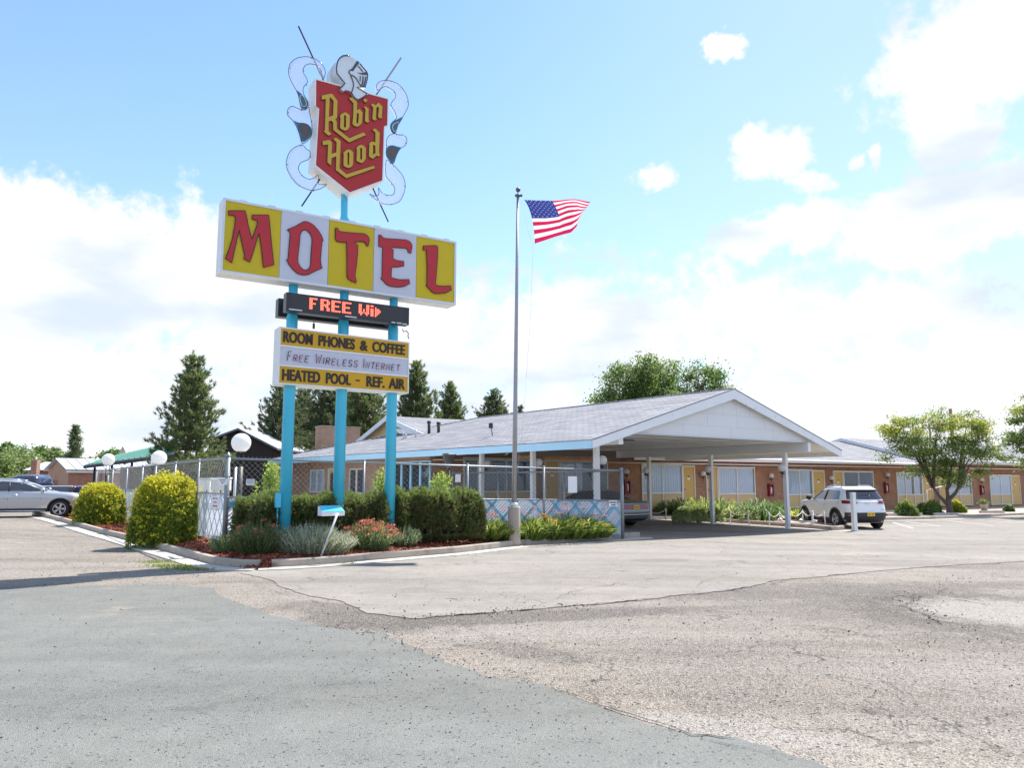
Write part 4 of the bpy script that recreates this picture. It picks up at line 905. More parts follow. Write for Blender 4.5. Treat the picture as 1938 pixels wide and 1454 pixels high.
# flat ceiling of the carport, beams and posts
def wall_t(s):    # where the line of constant s meets the motel front wall
    p = op(s, 0, 0); n = WN; return (WPT - p).dot(n) / A2.dot(n)
CEIL = mat('carport_ceiling', (.55, .56, .56), .6, var=.05, vs=1.5); mb = MB()
cpts = [(0, TG + .12), (10.3, TG + .12), (10.3, wall_t(10.3) - .02), (0, wall_t(0) - .02)]
mb.prism([cpts], lambda s, t, w: op(s, t, ZC + w), 0, .03, CEIL)
for k in range(1, 9): 
    t = TG + 1.2 * k; mb.obox(op(.15, t, ZC - .012), B2 * (10.0), A2 * .05, UP * .011, WHITE)
for k in range(1, 4): mb.obox(op(10.3 * k / 4, TG + .2, ZC - .02), B2 * .06, A2 * 9, UP * .007, WHITE)
part('ceiling', mb, of)
mb = MB(); mb.obox(op(2.5, 1.2, ZC - .06), B2 * .5, A2 * .12, UP * .035, BLACK); part('ceiling_light', mb, of)
for s, t0, t1 in ((0.0, TG + .05, 10.1), (10.3, TG + .05, wall_t(10.3) - .1)):
    mb = MB(); mb.obox(op(s - .1, t0, ZB_), B2 * .2, A2 * (t1 - t0), UP * (ZC - ZB_ - .004), WHITE); part('beam', mb, of)
POSTS = [(0, 0), (0, 3.24), (0, 6.4), (10.3, 0), (10.3, 3.66), (10.3, 7.3)]
for s, t in POSTS:
    p = op(s, t, 0); zb = gz(p.x, p.y) - .05; mb = MB(); mb.obox(op(s - .075, t - .075, zb), B2 * .15, A2 * .15, UP * (ZB_ - zb - .002), WHITE)
    mb.obox(op(s - .1, t - .1, zb), B2 * .2, A2 * .2, UP * .07, WHITE); part('post', mb, of)
# office side wall towards the pool, with blue framed windows
mb = MB(); mb.obox(op(-.05, 10.2, -.2), B2 * .25, A2 * 15.6, UP * 3.1, BRK_A); part('wall', mb, of, 'tan brick side wall')
mb = MB(); mb.obox(op(-.05, 25.8, -.2), WC * 9, A2 * .2, UP * 3.1, BRK_C); part('wall', mb, of)
def ot(x, s=-.08): q = op(s, 0, 0); return hv(x, 900, (q.x, q.y), (A2.x, A2.y))[0]
def side_window(x0, x1, z0, z1, fm, n, dark, curtain=False):
    t0, t1 = sorted((ot(x0), ot(x1))); F_ = lambda t, z, w: op(-.05 - w, t, z)
    fr = MB(); ob = [(t0, z0), (t1, z0), (t1, z1), (t0, z1)]; e = .07; holes = []
    for k in range(n):
        a_, b_ = t0 + (t1 - t0) * k / n + e, t0 + (t1 - t0) * (k + 1) / n - e; holes.append([(a_, z0 + e), (a_, z1 - e), (b_, z1 - e), (b_, z0 + e)])
    fr.prism([ob] + holes, lambda u, z, w: F_(u, z, w), .002, .07, fm); w_ = part('window', fr, of)
    pn = MB()
    for h in holes:
        pn.prism([[h[0], h[3], h[2], h[1]]], F_, .035, .04, GLS); pn.prism([[h[0], h[3], h[2], h[1]]], F_, .003, .008, CURT if curtain else INT)
    part('pane', pn, w_)
side_window(744, 815, .9, 2.6, LBLUE, 4, True); side_window(588, 614, 1.1, 2.35, TRIM, 2, True, True); side_window(662, 690, 1.1, 2.35, TRIM, 2, True)
t0, t1 = sorted((ot(622), ot(650))); F_ = lambda t, z, w: op(-.05 - w, t, z)
mb = MB(); mb.prism([[(t0, .2), (t1, .2), (t1, 2.4), (t0, 2.4)], [(t0 + .08, .2), (t0 + .08, 2.32), (t1 - .08, 2.32), (t1 - .08, .2)]], F_, .002, .08, TRIM); d_ = part('door', mb, of, 'door with cream frame and glass pane')
mb = MB(); mb.prism([[(t0 + .08, .2), (t1 - .08, .2), (t1 - .08, 2.32), (t0 + .08, 2.32)]], F_, .003, .03, TAN); part('leaf', mb, d_)
mb = MB(); mb.prism([[(t0 + .25, .7), (t1 - .25, .7), (t1 - .25, 2.15), (t0 + .25, 2.15)]], F_, .031, .036, INT); part('pane', mb, d_)

# chimney, flues and roof lamp, standing on the roof
def on_left(x, y): return hplane(x, y, op(SE, TG, ZE), sl_l.cross(A2))
BRK_T = coursemat('brick_chimney', tuple(WC), (0, 0, 1), (.50, .29, .18), (.42, .23, .14), (.48, .38, .30), .21, .076, .010, .9, .4, .25); pc = hy(645, 845, 47.5); mb = MB(); wch = 76 / F * 47.5
top = hy(645, 809, 47.5).z
mb.obox(pc - WC * wch * .5 - UP * .6, WC * wch, -WN * 1.2, UP * (top - pc.z + .6), BRK_T); mb.obox(Vector((pc.x, pc.y, top)) - WC * (wch * .5 + .04) + WN * .04, WC * (wch + .08), -WN * 1.28, UP * .07, CONC)
mb.obox(pc - WC * wch * .52 - UP * .5 + WN * .02, WC * wch * .6, -WN * .1, UP * .35, FRAME_AL)
ch_ = part('chimney', mb, rf, 'broad tan brick chimney')
for x, y0, y1, r in ((812, 821, 797, .075), (830, 819, 799, .075)):
    p = on_left(x, y0); q_ = hy(x, y1, p.y); mb = MB(); mb.tube([p - UP * .1, q_], r, MTL, 10); mb.tube([q_ - UP * .12, q_], r * 1.35, MTL, 10); part('flue_pipe', mb, rf)
for x, y0, y1 in ((768, 829, 817), (787, 828, 812)):
    p = on_left(x, y0); q_ = hy(x, y1, p.y); mb = MB(); mb.tube([p - UP * .1, q_], .06 if x < 780 else .035, FRAME_AL, 8); part('vent_stub', mb, rf)
p = on_left(763, 832); q_ = hy(763, 817, p.y); mb = MB(); mb.tube([p - UP * .05, q_], .025, FRAME_AL, 8)
mb.obox(q_ - WC * .36 + UP * .05 - B2 * .05, WC * .72, B2 * .22 + UP * -.16, UP * .06, WHITE); part('roof_lamp', mb, rf)
p = on_left(932, 825); q_ = hy(929, 806, p.y); mb = MB(); mb.tube([p, q_], .02, MTL, 6); mb.box(q_, (.16, .1, .2), MTL); part('roof_antenna', mb, rf)
mb = MB(); mb.tube([op(10.55, .5, 2.75), op(10.75, .2, 2.72), op(10.42, -.02, 2.35)], .035, WHITE, 8); part('downpipe', mb, of)

# room wing
wing = thing('motel_room_wing', 'long low brick motel wing with ochre doors and curtained windows under a grey roof', 'building', wp(20, 0))
UA, UB, US = -12.0, 66.0, 25.0
def ez(u): return 2.82 - .004 * u
mb = MB(); mb.obox(wp(UA, -.6, 0), WC * (UB - UA), -WN * .25, UP * 3.5, BRK_C); part('wall', mb, wing, 'reddish brown brick front wall')
def wroof(name, ua, ub, dz, lab):
    mb = MB(); e0, e1 = wp(ua, ez(ua) + .17 + dz, 1.1), wp(ub, ez(ub) + .17 + dz, 1.1); r0, r1 = wp(ua, 4.62 + dz, -5.4), wp(ub, 4.62 + dz, -5.4)
    quad(mb, e0, e1, r1, r0, SHIN_F, .1, SOFF); quad(mb, r0, r1, wp(ub, 2.9 + dz, -12), wp(ua, 2.9 + dz, -12), SHIN_F, .1, SOFF)
    o = part('roof', mb, wing, lab)
    mb = MB(); mb.obox(e0 - UP * .24 + WN * .002, WC * (ub - ua), WN * .05, UP * .22 , WHITE); mb.tube([e0 - UP * .06 + WN * .09, e1 - UP * .06 + WN * .09], .06, WHITE, 8); part('gutter', mb, o)
wroof('roof', -1.5, US, 0, 'lower grey shingle roof'); wroof('roof', US, UB, .30, 'slightly higher grey shingle roof')
mb = MB(); a_, b_ = wp(US - .02, ez(US) + .47, 1.15), wp(US - .02, 4.92, -5.4); off = -WC * .06
for p0, p1 in ((a_, b_), (b_, wp(US - .02, 3.2, -12))):
    v = [p0, p1, p1 - UP * .26, p0 - UP * .26]; v = v + [p + off for p in v]; mb.add(v, [(0, 1, 2, 3), (7, 6, 5, 4), (0, 4, 5, 1), (1, 5, 6, 2), (2, 6, 7, 3), (3, 7, 4, 0)], PEEL)
part('barge_board', mb, wing)
mb = MB(); mb.obox(wp(UA, 2.60, .26), WC * (UB - UA), WN * .82, UP * .03, SOFF); part('soffit', mb, wing)
# gable of the cross roof behind the office roof
cg = thing('motel_rear_roof', 'cream gabled roof end with peeling white edges rising behind the office roof', 'building', Vector((-6.55, 42.5, 0)))
Mg = Vector((-6.55, 42.5, 0)); Ga = Vector((-.52, .854, 0)); zr = hplane(757, 787, Mg, Vector((Ga.y, -Ga.x, 0))).z
hwid = 5.3; ze = 4.0
def cgp(a, c, z): return Mg + Ga * a + WC * c + UP * z
mb = MB(); quad(mb, cgp(-hwid, -.5, ze), cgp(-hwid, 30, ze), cgp(0, 30, zr), cgp(0, -.5, zr), SHIN_F, .1, SOFF); quad(mb, cgp(hwid, 30, ze), cgp(hwid, -.5, ze), cgp(0, -.5, zr), cgp(0, 30, zr), SHIN_F, .1, SOFF); part('roof', mb, cg)
mb = MB(); mb.prism([[(-hwid + .3, 2.6), (hwid - .3, 2.6), (hwid - .3, ze), (0, zr - .12), (-hwid + .3, ze)]], lambda a, z, w: cgp(a, -.2 - w, z), -.1, 0, mat('gable_ochre', (.62, .44, .20), .6, var=.08)); part('gable_wall', mb, cg)
mb = MB(); mb.prism([[(.25, ze + .55), (.75, ze + .55), (.75, ze + .95), (.25, ze + .95)]], lambda a, z, w: cgp(-a, -.2 - w, z), .003, .04, MTL); part('louvre', mb, cg)
mb = MB()
for sg in (-1, 1):
    p0, p1 = cgp(hwid * sg, -.52, ze), cgp(0, -.52, zr); v = [p0, p1, p1 - UP * .27, p0 - UP * .27]; v = v + [p - WC * .05 for p in v]
    mb.add(v, [(0, 1, 2, 3), (7, 6, 5, 4), (0, 4, 5, 1), (1, 5, 6, 2), (2, 6, 7, 3), (3, 7, 4, 0)], PEEL)
part('barge_boards', mb, cg)

def zt_of(u): return 2.61 - .016 * (u if u < 14 else 14 + (u - 14) * .55)
def folds(mb, u0, u1, z0, z1, w, m):
    k = max(6, int((u1 - u0) / .035)); r = random.Random(int(u0 * 97)); ph = r.uniform(0, 6)
    mb.grid(lambda a, b: wp(u0 + (u1 - u0) * a, z0 + (z1 - z0) * b, w + .022 * math.sin(ph + a * (u1 - u0) * 38 + .8 * math.sin(a * 9))), k, 1, m)
HOLD = mat('brass_dull', (.25, .18, .08), .4, metal=.7)
def room(x0, x1, kind, nw=2, curt=1.0, dark=False):
    """x0..x1 in the photo; kind 'w' window with panel under it, 'd' door"""
    u0, u1 = wu(x0)[0], wu(x1)[0]; z1 = zt_of(u0); z0 = z1 - 2.28; zs = z1 - 1.5; e = .07
    if kind == 'd':
        mb = MB(); mb.prism([[(u0, z0), (u1, z0), (u1, z1), (u0, z1)], [(u0 + .06, z0 + .002), (u0 + .06, z1 - .09), (u1 - .06, z1 - .09), (u1 - .06, z0 + .002)]], wp, .004, .075, TRIM); d = part('door', mb, wing, 'ochre room door in cream frame')
        mb = MB(); mb.prism([[(u0 + .06, z0), (u1 - .06, z0), (u1 - .06, z1 - .09), (u0 + .06, z1 - .09)]], wp, .004, .035, YEL); part('leaf', mb, d)
        mb = MB(); c = (u0 + u1) / 2; mb.prism([[(c - .09, z1 - .78), (c + .09, z1 - .78), (c + .09, z1 - .66), (c - .09, z1 - .66)]], wp, .035, .042, WHITE)
        mb.prism([[(c - .06, z1 - .63), (c + .06, z1 - .63), (c + .06, z1 - .56), (c - .06, z1 - .56)]], wp, .035, .042, BLACK); part('number_plate', mb, d)
        mb = MB(); mb.sphere(wp(u0 + .15, z0 + 1.0, .07), .035, HOLD, 10, 6); part('handle', mb, d)
    else:
        fr = MB(); ob = [(u0, z0), (u1, z0), (u1, z1), (u0, z1)]; hs = []
        for k in range(nw):
            a_, b_ = u0 + (u1 - u0) * k / nw + (e if k == 0 else e * .45), u0 + (u1 - u0) * (k + 1) / nw - (e if k == nw - 1 else e * .45)
            hs.append([(a_, zs + .03), (a_, z1 - .10), (b_, z1 - .10), (b_, zs + .03)]); hs.append([(a_, z0 + .05), (a_, zs - .04), (b_, zs - .04), (b_, z0 + .05)])
        fr.prism([ob] + hs, wp, .004, .085, TRIM); w_ = part('window', fr, wing)
        pn, pa, cu = MB(), MB(), MB()
        for i, h in enumerate(hs):
            q_ = [h[0], h[3], h[2], h[1]]
            if i % 2: pa.prism([q_], wp, .004, .03, TAN)
            else:
                pn.prism([q_], wp, .058, .062, GLS); pa.prism([q_], wp, .003, .006, INT)
                if not dark:
                    gap = (h[3][0] - h[0][0]) * (1 - curt) * (1 if i else 0); folds(cu, h[0][0], h[3][0] - gap, h[0][1], h[1][1], .034, CURT)
        part('panel', pa, w_); part('pane', pn, w_)
        if not dark: part('curtain', cu, w_)
room(876, 905, 'w', 1, dark=True); room(906, 1006, 'w', 2, dark=True); room(1030, 1057, 'd'); room(1058, 1149, 'w', 3, curt=.4, dark=False)
room(1213, 1290, 'w', 2, .95); room(1290.5, 1314, 'd')
room(1335, 1357, 'd'); room(1357.5, 1427, 'w', 2, .95)
room(1486, 1536, 'w', 2, .9); room(1536.5, 1559, 'd'); room(1576, 1594, 'd'); room(1594.5, 1651, 'w', 2, dark=True)
room(1695, 1743, 'w', 3, .75); room(1743.5, 1762, 'd'); room(1775, 1790, 'd'); room(1790.5, 1836, 'w', 2, .9); room(1871, 1911, 'w', 2, .95); room(1911.5, 1928, 'd'); room(1962, 2000, 'w', 2, .9)

# walk in front of the rooms
mb = MB(); cvs = []
n = 40
for i in range(n + 1):
    u = UA + 8 + (UB - UA - 8) * i / n
    for w in (0.0, 1.9, 1.92): p = wp(u, 0, w); cvs.append((p.x, p.y, gz(p.x, p.y) + (.10 if w < 1.91 else -.1)))
mb.add(cvs, [(i * 3 + j, i * 3 + j + 1, i * 3 + j + 4, i * 3 + j + 3) for i in range(n) for j in range(2)], CONC_L); struct('sidewalk', mb)

# ------------------------------------------------------------------ globe lamps and extinguisher boxes
def globe_fixture(p, r, label, group, side=Vector((1, 0, 0))):
    t = thing('wall_lamp', label, 'lamp', p, 0, group); mb = MB(); mb.sphere(p, r, OPAL, 20, 12); part('globe', mb, t)
    mb = MB(); mb.tube([p - UP * (r * 1.55), p - UP * r * .9], r * .45, MTL, 10); mb.tube([p - UP * r * 1.45, p - UP * r * 1.5 + side * r * 1.1], .022, MTL, 8); mb.tube([p - UP * (r * 1.5), p - UP * r * 2.6], .018, MTL, 6); part('bracket', mb, t); return t
WL = [(1186, 893, 'opal globe lamp on the brick wall above the red box by the sedan'), (1331, 897, 'opal globe lamp on brick wall between the two doors under the carport'), (1460, 901, 'opal globe lamp on the brick wall above the red box beside the carport post'),
      (1574, 905, 'opal globe lamp on brick wall just above the roof of the white suv'), (1680, 899, 'opal globe lamp on the brick wall above the red box right of the white suv'), (1858, 908, 'opal globe lamp on the brick wall half hidden by the street tree crown')]
for x, y, l in WL:
    u, z = wu(x, y, .22); globe_fixture(wp(u, z, .22), .14, l, 'globe lamps on the motel wall', -WN)
PLb = ['opal globe lamp on the front post nearest the pool fence', 'opal globe lamp on the porch post second from the carport front', 'opal globe lamp on the porch post nearest the blue framed windows', 'opal globe lamp on the front carport post near the white suv', 'opal globe lamp on the middle post of the carport far row', 'opal globe lamp on the innermost post beside the sedan']
for (s, t), (x, y), l in zip(POSTS, [(1139, 871.5), (1018, 876), (921, 879), (1474, 886), (1341, 889), (1230, 891)], PLb):
    sd = .32 if s == 0 else -.28; p = op(s + sd * .8, t, 0); z = hy(x, y, p.y).z; p = Vector((p.x, p.y, z))
    globe_fixture(p, .155, l, 'globe lamps on the carport posts', -B2 * (1 if sd > 0 else -1))
RED = mat('extinguisher_red', (.23, .016, .018), .35, var=.08)
EL = ['red extinguisher box on the wall beside the parked sedan', 'red extinguisher box on the wall behind the tall carport plants', 'red extinguisher box on the wall right behind the white suv', 'red extinguisher box on the wall right of the street tree']
for (x, y, hh), l in zip([(1187, 922, 18), (1459, 928, 21), (1678, 924, 19), (1859, 928, 17)], EL):
    u, z = wu(x, y, .1); t = thing('extinguisher_box', l, 'fire box', wp(u, z, 0), 0, 'fire extinguisher boxes on the motel wall'); mb = MB()
    mb.prism([[(u - .19, z - .36), (u + .19, z - .36), (u + .19, z + .36), (u - .19, z + .36)], [(u - .13, z - .28), (u - .13, z + .28), (u + .13, z + .28), (u + .13, z - .28)]], wp, .003, .18, RED); mb.prism([[(u - .13, z - .28), (u + .13, z - .28), (u + .13, z + .28), (u - .13, z + .28)]], wp, .004, .02, RED); part('case', mb, t)
    mb = MB(); mb.tube([wp(u + .03, z - .22, .1), wp(u + .03, z + .1, .1), wp(u + .03, z + .2, .1)], [.055, .055, .02], WHITE, 10); part('extinguisher', mb, t)

# ------------------------------------------------------------------ pool fence
GALV = mat('galvanised_steel', (.29, .305, .315), .45, metal=.55, var=.15, vs=6); GALV_D = mat('galvanised_dull', (.24, .26, .27), .5, metal=.4, var=.2)
WIRE = mat('chain_link_wire', (.27, .28, .29), .5, metal=.3)
SLW = mat('slat_white', (.66, .71, .80), .45, var=.06, trans=.25); SLB = mat('slat_blue', (.20, .44, .58), .45, var=.12, trans=.2)
def fence(label, P0, P1, zb0, zb1, zt0, zt1, slat, ns, nw, posts, P=.84, sw=.17, mid=True, group=None, fl=None):
    """chain link run from P0 to P1; zb/zt heights at both ends, slat: height share filled with diagonal slats"""
    D = (P1 - P0); L = D.length; D = Vector((D.x / L, D.y / L, 0)); Nn = Vector((D.y, -D.x, 0))
    P0 = Vector((P0.x, P0.y, 0))
    zb = lambda u: zb0 + (zb1 - zb0) * u / L; zt = lambda u: zt0 + (zt1 - zt0) * u / L
    f = lambda u, z, w=0.0: P0 + D * u + Nn * w + UP * z
    t = thing('pool_fence', label, 'fence', P0, 0, group)
    for u, r in posts:
        mb = MB(); mb.tube([f(u, zb(u) - .2), f(u, zt(u) + .04)], r, GALV if r < .045 else GALV_D, 12); (mb.tube([f(u, zt(u) + .04), f(u, zt(u) + .06), f(u, zt(u) + .16)], [r * 1.15, r * 1.1, .004], GALV_D, 12) if r > .056 else mb.sphere(f(u, zt(u) + .04), r * 1.1, GALV_D, 10, 6))
        if r > .045:
            for k in range(3): mb.tube([f(u, zb(u) + .5 + .5 * k), f(u, zb(u) + .53 + .5 * k)], r * 1.15, GALV, 12)
        part('post', mb, t)
    mb = MB(); mb.tube([f(0, zt(0)), f(L, zt(L))], .024, GALV, 8); part('top_rail', mb, t)
    if mid:
        mb = MB(); zs = lambda u: zb(u) + (zt(u) - zb(u)) * slat; mb.tube([f(0, zs(0) + .02, .03), f(L, zs(L) + .02, .03)], .02, GALV, 8); part('middle_rail', mb, t)
    H = (zt(0) - zb(0) + zt(L) - zb(L)) / 2; mb = MB()
    st = L / nw; sp = .0025
    k = -int(H / st) - 1
    while k * st < L:
        for sg in (1, -1):
            a, b = (k * st, 0), (k * st + H, H)
            if sg < 0: a, b = (k * st + H, 0), (k * st, H)
            def clip(p, q):
                (x0, y0), (x1, y1) = p, q
                def at(x): return y0 + (y1 - y0) * (x - x0) / (x1 - x0)
                lo, hi = min(x0, x1), max(x0, x1); c0, c1 = max(lo, 0), min(hi, L)
                return None if c1 - c0 < .02 else ((c0, at(c0)), (c1, at(c1)))
            c = clip(a, b)
            if c: mb.tube([f(x, zb(x) + y * (zt(x) - zb(x)) / H, .006 * sg) for x, y in c], sp, WIRE, 3, cap=False)
        k += 1
    # knuckled tips above the rail
    x = .05
    while x < L: mb.tube([f(x - .02, zt(x) + .0), f(x + .01, zt(x) + .07)], .004, WIRE, 3, cap=False); x += .1
    part('chain_link', mb, t)
    if slat:
        mb = MB(); hs = H * slat; s1 = L / ns; k = -int(hs / s1) - 1; n = 30
        while k * s1 < L:
            for i in range(n):
                v0, v1 = hs * i / n, hs * (i + 1) / n; x0, x1 = k * s1 + v0 * .95, k * s1 + v1 * .95
                if x0 < 0 or x1 > L - .0: continue
                xm, vm = (x0 + x1) / 2, (v0 + v1) / 2
                blue = False
                w_ = s1 * .40
                sc = lambda x, v: zb(x) + v * (zt(x) - zb(x)) / H
                mb.add([f(x0 - w_, sc(x0, v0), .0), f(x0 + w_, sc(x0, v0), .0), f(x1 + w_, sc(x1, v1), .0), f(x1 - w_, sc(x1, v1), .0)], [(0, 1, 2, 3)], SLB if blue else SLW)
            k += 1
        for sg in (1, -1):      # the blue strips crossing in diamonds
            k = -int(hs / P) - 1
            while k * P < L:
                pv = None
                for i in range(13):
                    v = hs * i / 12; x = k * P + (v if sg > 0 else hs - v) * .95
                    if x < .02 or x > L - .02: pv = None; continue
                    sc = lambda x, v: zb(x) + v * (zt(x) - zb(x)) / H
                    q = [f(x - sw / 2, sc(x, v), .008), f(x + sw / 2, sc(x, v), .008)]
                    if pv: mb.add([pv[0], pv[1], q[1], q[0]], [(0, 1, 2, 3)], SLB)
                    pv = q
                k += 1
        part('slats', mb, t, 'white and blue slats woven in a diamond pattern')
    return t, f, L, zb, zt
LF = (FR - FL).length
fr_t, fr_f, _, fzb, fzt = fence('silver chain link pool fence along the front flower bed with white and blue slats', FL, FR, .34, .14, 2.27, 2.05, .52, 118, 84, [(0, .06), (3.3, .03), (6.2, .03), (8.6, .03), (LF, .055)], P=.68, sw=.125)
lf_t, lf_f, LL, lzb, lzt = fence('silver chain link pool fence running back behind the two yellow green bushes', FL + FLD * .02, FB, .34, .22, 2.27, 2.22, .56, 300, 150, [(2.9, .03), (5.9, .03), (9, .03), (11.5, .032), (15, .032), (19, .032), (24.7, .045)], P=.50, sw=.085)
SB = FR + (Vector((A2.x, A2.y)) * 9.5)
sf_t, sf_f, _, _, _ = fence('silver chain link fence between the pool and the office porch', FR + Vector((A2.x, A2.y)) * .05, SB, .10, .10, 2.04, 2.04, 0, 10, 70, [(2.6, .03), (5.2, .04), (6.3, .04), (9.4, .04)], mid=False)
PAP = mat('paper_white', (.78, .78, .80), .7, var=.03); INK = mat('ink_black', (.03, .03, .035), .7); INKR = mat('ink_red', (.45, .05, .06), .7)
def notice(px, fP, fD, w, label, rows, size=None):
    """paper fixed to a fence: px box in the photo"""
    x0, y0, x1, y1 = px; q = fP + Vector((fD.y, -fD.x)) * w; u0, z1 = hv(x0, y0, q, fD); u1, z0 = hv(x1, y1, q, fD)
    if u0 > u1: u0, u1 = u1, u0
    D3 = Vector((fD.x, fD.y, 0)); N3 = Vector((fD.y, -fD.x, 0)); fn = lambda u, z, ww: Vector((q.x, q.y, 0)) + D3 * u + N3 * ww + UP * z
    mb = MB(); mb.prism([[(u0, z0), (u1, z0), (u1, z1), (u0, z1)]], fn, 0, .008, PAP); t = single('notice', mb, label, 'notice', fn((u0 + u1) / 2, (z0 + z1) / 2, 0))
    mb = MB(); r = random.Random(int(x0))
    for fz, fh, m, a, b, wd in rows:
        z = z1 + (z0 - z1) * fz; h = (z1 - z0) * fh; x = u0 + (u1 - u0) * a
        while x < u0 + (u1 - u0) * b:
            ww = (u1 - u0) * wd * r.uniform(.6, 1.4); x2 = min(x + ww, u0 + (u1 - u0) * b); mb.prism([[(x, z - h), (x2, z - h), (x2, z), (x, z)]], fn, .009, .011, m); x = x2 + (u1 - u0) * wd * .3
    part('print', mb, t)
notice((1152, 948, 1167.5, 959), FL, FD, .05, 'white notice with two lines of print at the right end of the front fence', [(.18, .25, INK, .08, .93, .16), (.6, .25, INK, .3, .85, .16)])
notice((1075, 902, 1092, 933), FL, FD, .05, 'blank white board hanging high on the front fence', [])
notice((466, 907, 481.5, 919), FL, FD, .05, 'white notice with small print above the left juniper', [(.12, .05, INK, .1, .8, .1), (.3, .05, INK, .1, .9, .08), (.48, .05, INK, .1, .85, .08), (.66, .05, INK, .2, .8, .08)])
FLDr = -Vector((FLD.x, FLD.y))
notice((414, 906.5, 430, 918), FB, FLDr, .05, 'white notice with a dark red mark on the left fence beside the corner post', [(.15, .14, INK, .15, .85, .14), (.42, .12, INKR, .25, .8, .16), (.62, .2, INKR, .4, .62, .2)])
notice((402, 940, 413.5, 963), FB, FLDr, .05, 'pale notice with three lines of faint red print on the left fence slats', [(.1, .12, INKR, .12, .9, .2), (.42, .12, INKR, .3, .75, .2), (.74, .14, INKR, .2, .85, .2)])
notice((862, 898, 872, 913), SB, -Vector((A2.x, A2.y)), .05, 'small white paper on the fence by the office porch', [])

# pool terrace lamps on posts
LPl = ['white globe lamp on a dark post nearest the fence corner', 'white globe lamp on a post between the two bushes in front of the pine', 'white globe lamp on a post farthest back by the green roof']
for (x, y, r, Y), l in zip([(456.5, 838.5, 18, 20.5), (301, 867.5, 14, 26.2), (205, 870.5, 11.5, 31.5)], LPl):
    c = hy(x, y, Y); R_ = r / F * Y; t = thing('globe_lamp_post', l, 'lamp post', (c.x, c.y, .3), 0, 'globe lamp posts around the pool')
    mb = MB(); mb.sphere(c, R_, OPAL, 32, 18); part('globe', mb, t)
    mb = MB(); 
    for s in (-.07, .07): mb.tube([c + Vector((s, 0, -R_ - .4)), c + Vector((s, 0, -R_ * .93))], .014, MTL, 8)
    mb.tube([c - UP * R_ * .98, c - UP * R_ * .9], R_ * .45, MTL, 16); mb.tube([Vector((c.x, c.y, .25)), c - UP * (R_ + .38)], .085, MTL, 12); part('pole', mb, t)
# street lantern by the porch
c = hy(850, 868, 23.5); t = thing('lantern', 'dark pole lantern with a flaring shade by the porch', 'lamp post', (c.x, c.y, .3)); mb = MB()
mb.lathe(c, [(.06, -.3), (.10, -.26), (.20, .08), (.23, .12), (.19, .15), (.03, .16)], MTL, 8, smooth=False); part('shade', mb, t); mb = MB(); mb.tube([Vector((c.x, c.y, .3)), c - UP * .2], .035, MTL, 10); part('pole', mb, t)
# white terrace boxes seen through the left fence
for i, (x0, x1) in enumerate(((380, 403), (405, 431))):
    p = hy((x0 + x1) / 2, 926, 22.5 - i * 1.2); w = (x1 - x0) / F * p.y; mb = MB(); mb.box(p + UP * .12, (w, .5, .30), WHITE); mb.box(p + UP * .30, (w + .04, .54, .04), WHITE)
    for sx_ in (-1, 1): mb.box(p + Vector((sx_ * (w / 2 - .06), 0, -.2)), (.06, .4, .40), WHITE)
    single('bench', mb, ('white bench seen through the left fence nearest the corner post' if i else 'white bench seen through the left fence beside the big bush'), 'bench', p)
p = hy(445, 910, 20.2); t = thing('deck_shower', 'pale post with a red cap standing behind the fence corner', 'post', (p.x, p.y, .3)); mb = MB(); mb.tube([Vector((p.x, p.y, .3)), p + UP * .35], .035, FRAME_AL, 10); part('column', mb, t); mb = MB(); mb.box((p.x, p.y, .3 + .95), (.2, .16, .10), RED); part('basin', mb, t)
# ------------------------------------------------------------------ plants
BARK = mat('bark', (.13, .10, .075), .95, var=.35, vs=12, bump=.8, bs=18)
BARK_P = mat('pine_bark', (.16, .11, .08), .95, var=.35, vs=10, bump=.8, bs=16)
L_PINE = leafmat('pine_needles', (.09, .125, .05), (.155, .205, .075), (.24, .28, .10), .4)
L_PINE2 = leafmat('pine_needles_dark', (.07, .10, .05), (.125, .165, .07), (.19, .22, .09), .4)
L_DEC = leafmat('broad_leaf', (.075, .13, .035), (.13, .20, .05), (.20, .28, .07), .5)
L_LOC = leafmat('locust_leaf', (.09, .14, .04), (.16, .22, .06), (.26, .30, .07), .5)
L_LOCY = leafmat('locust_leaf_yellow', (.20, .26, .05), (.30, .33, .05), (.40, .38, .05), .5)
L_GLD = leafmat('golden_privet', (.36, .38, .025), (.50, .48, .03), (.62, .56, .04), .45)
L_PRV = leafmat('privet_green', (.10, .16, .022), (.19, .25, .028), (.33, .36, .03), .45)
L_JUN = leafmat('juniper', (.075, .10, .036), (.125, .155, .05), (.18, .21, .07), .35)
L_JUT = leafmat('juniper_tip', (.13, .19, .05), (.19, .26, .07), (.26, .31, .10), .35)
L_BRN = leafmat('dry_twig', (.12, .075, .04), (.20, .13, .07), None, .1)
L_GRY = leafmat('grey_foliage', (.26, .29, .19), (.42, .43, .31), (.56, .55, .45), .3)
L_SAG = leafmat('sage_green', (.12, .18, .09), (.20, .27, .13), (.30, .36, .20), .4)
L_LIL = leafmat('daylily_leaf', (.11, .16, .03), (.24, .30, .06), (.46, .47, .16), .4)
L_GRS = leafmat('tall_grass', (.05, .11, .025), (.10, .19, .04), (.24, .31, .11), .35)
L_VAR = leafmat('pale_shrub_leaf', (.24, .32, .11), (.40, .46, .22), (.55, .58, .36), .45)
L_LIM = leafmat('lime_shoot', (.20, .31, .04), (.32, .44, .06), (.44, .52, .08), .5)
L_ORG = leafmat('orange_petal', (.55, .13, .02), (.70, .25, .06), (.70, .40, .18), .4)
L_COR = leafmat('coral_flower', (.38, .09, .05), (.52, .17, .10), (.55, .28, .18), .3)
L_FAR = leafmat('far_leaf', (.13, .19, .06), (.19, .26, .085), (.26, .32, .12), .4)
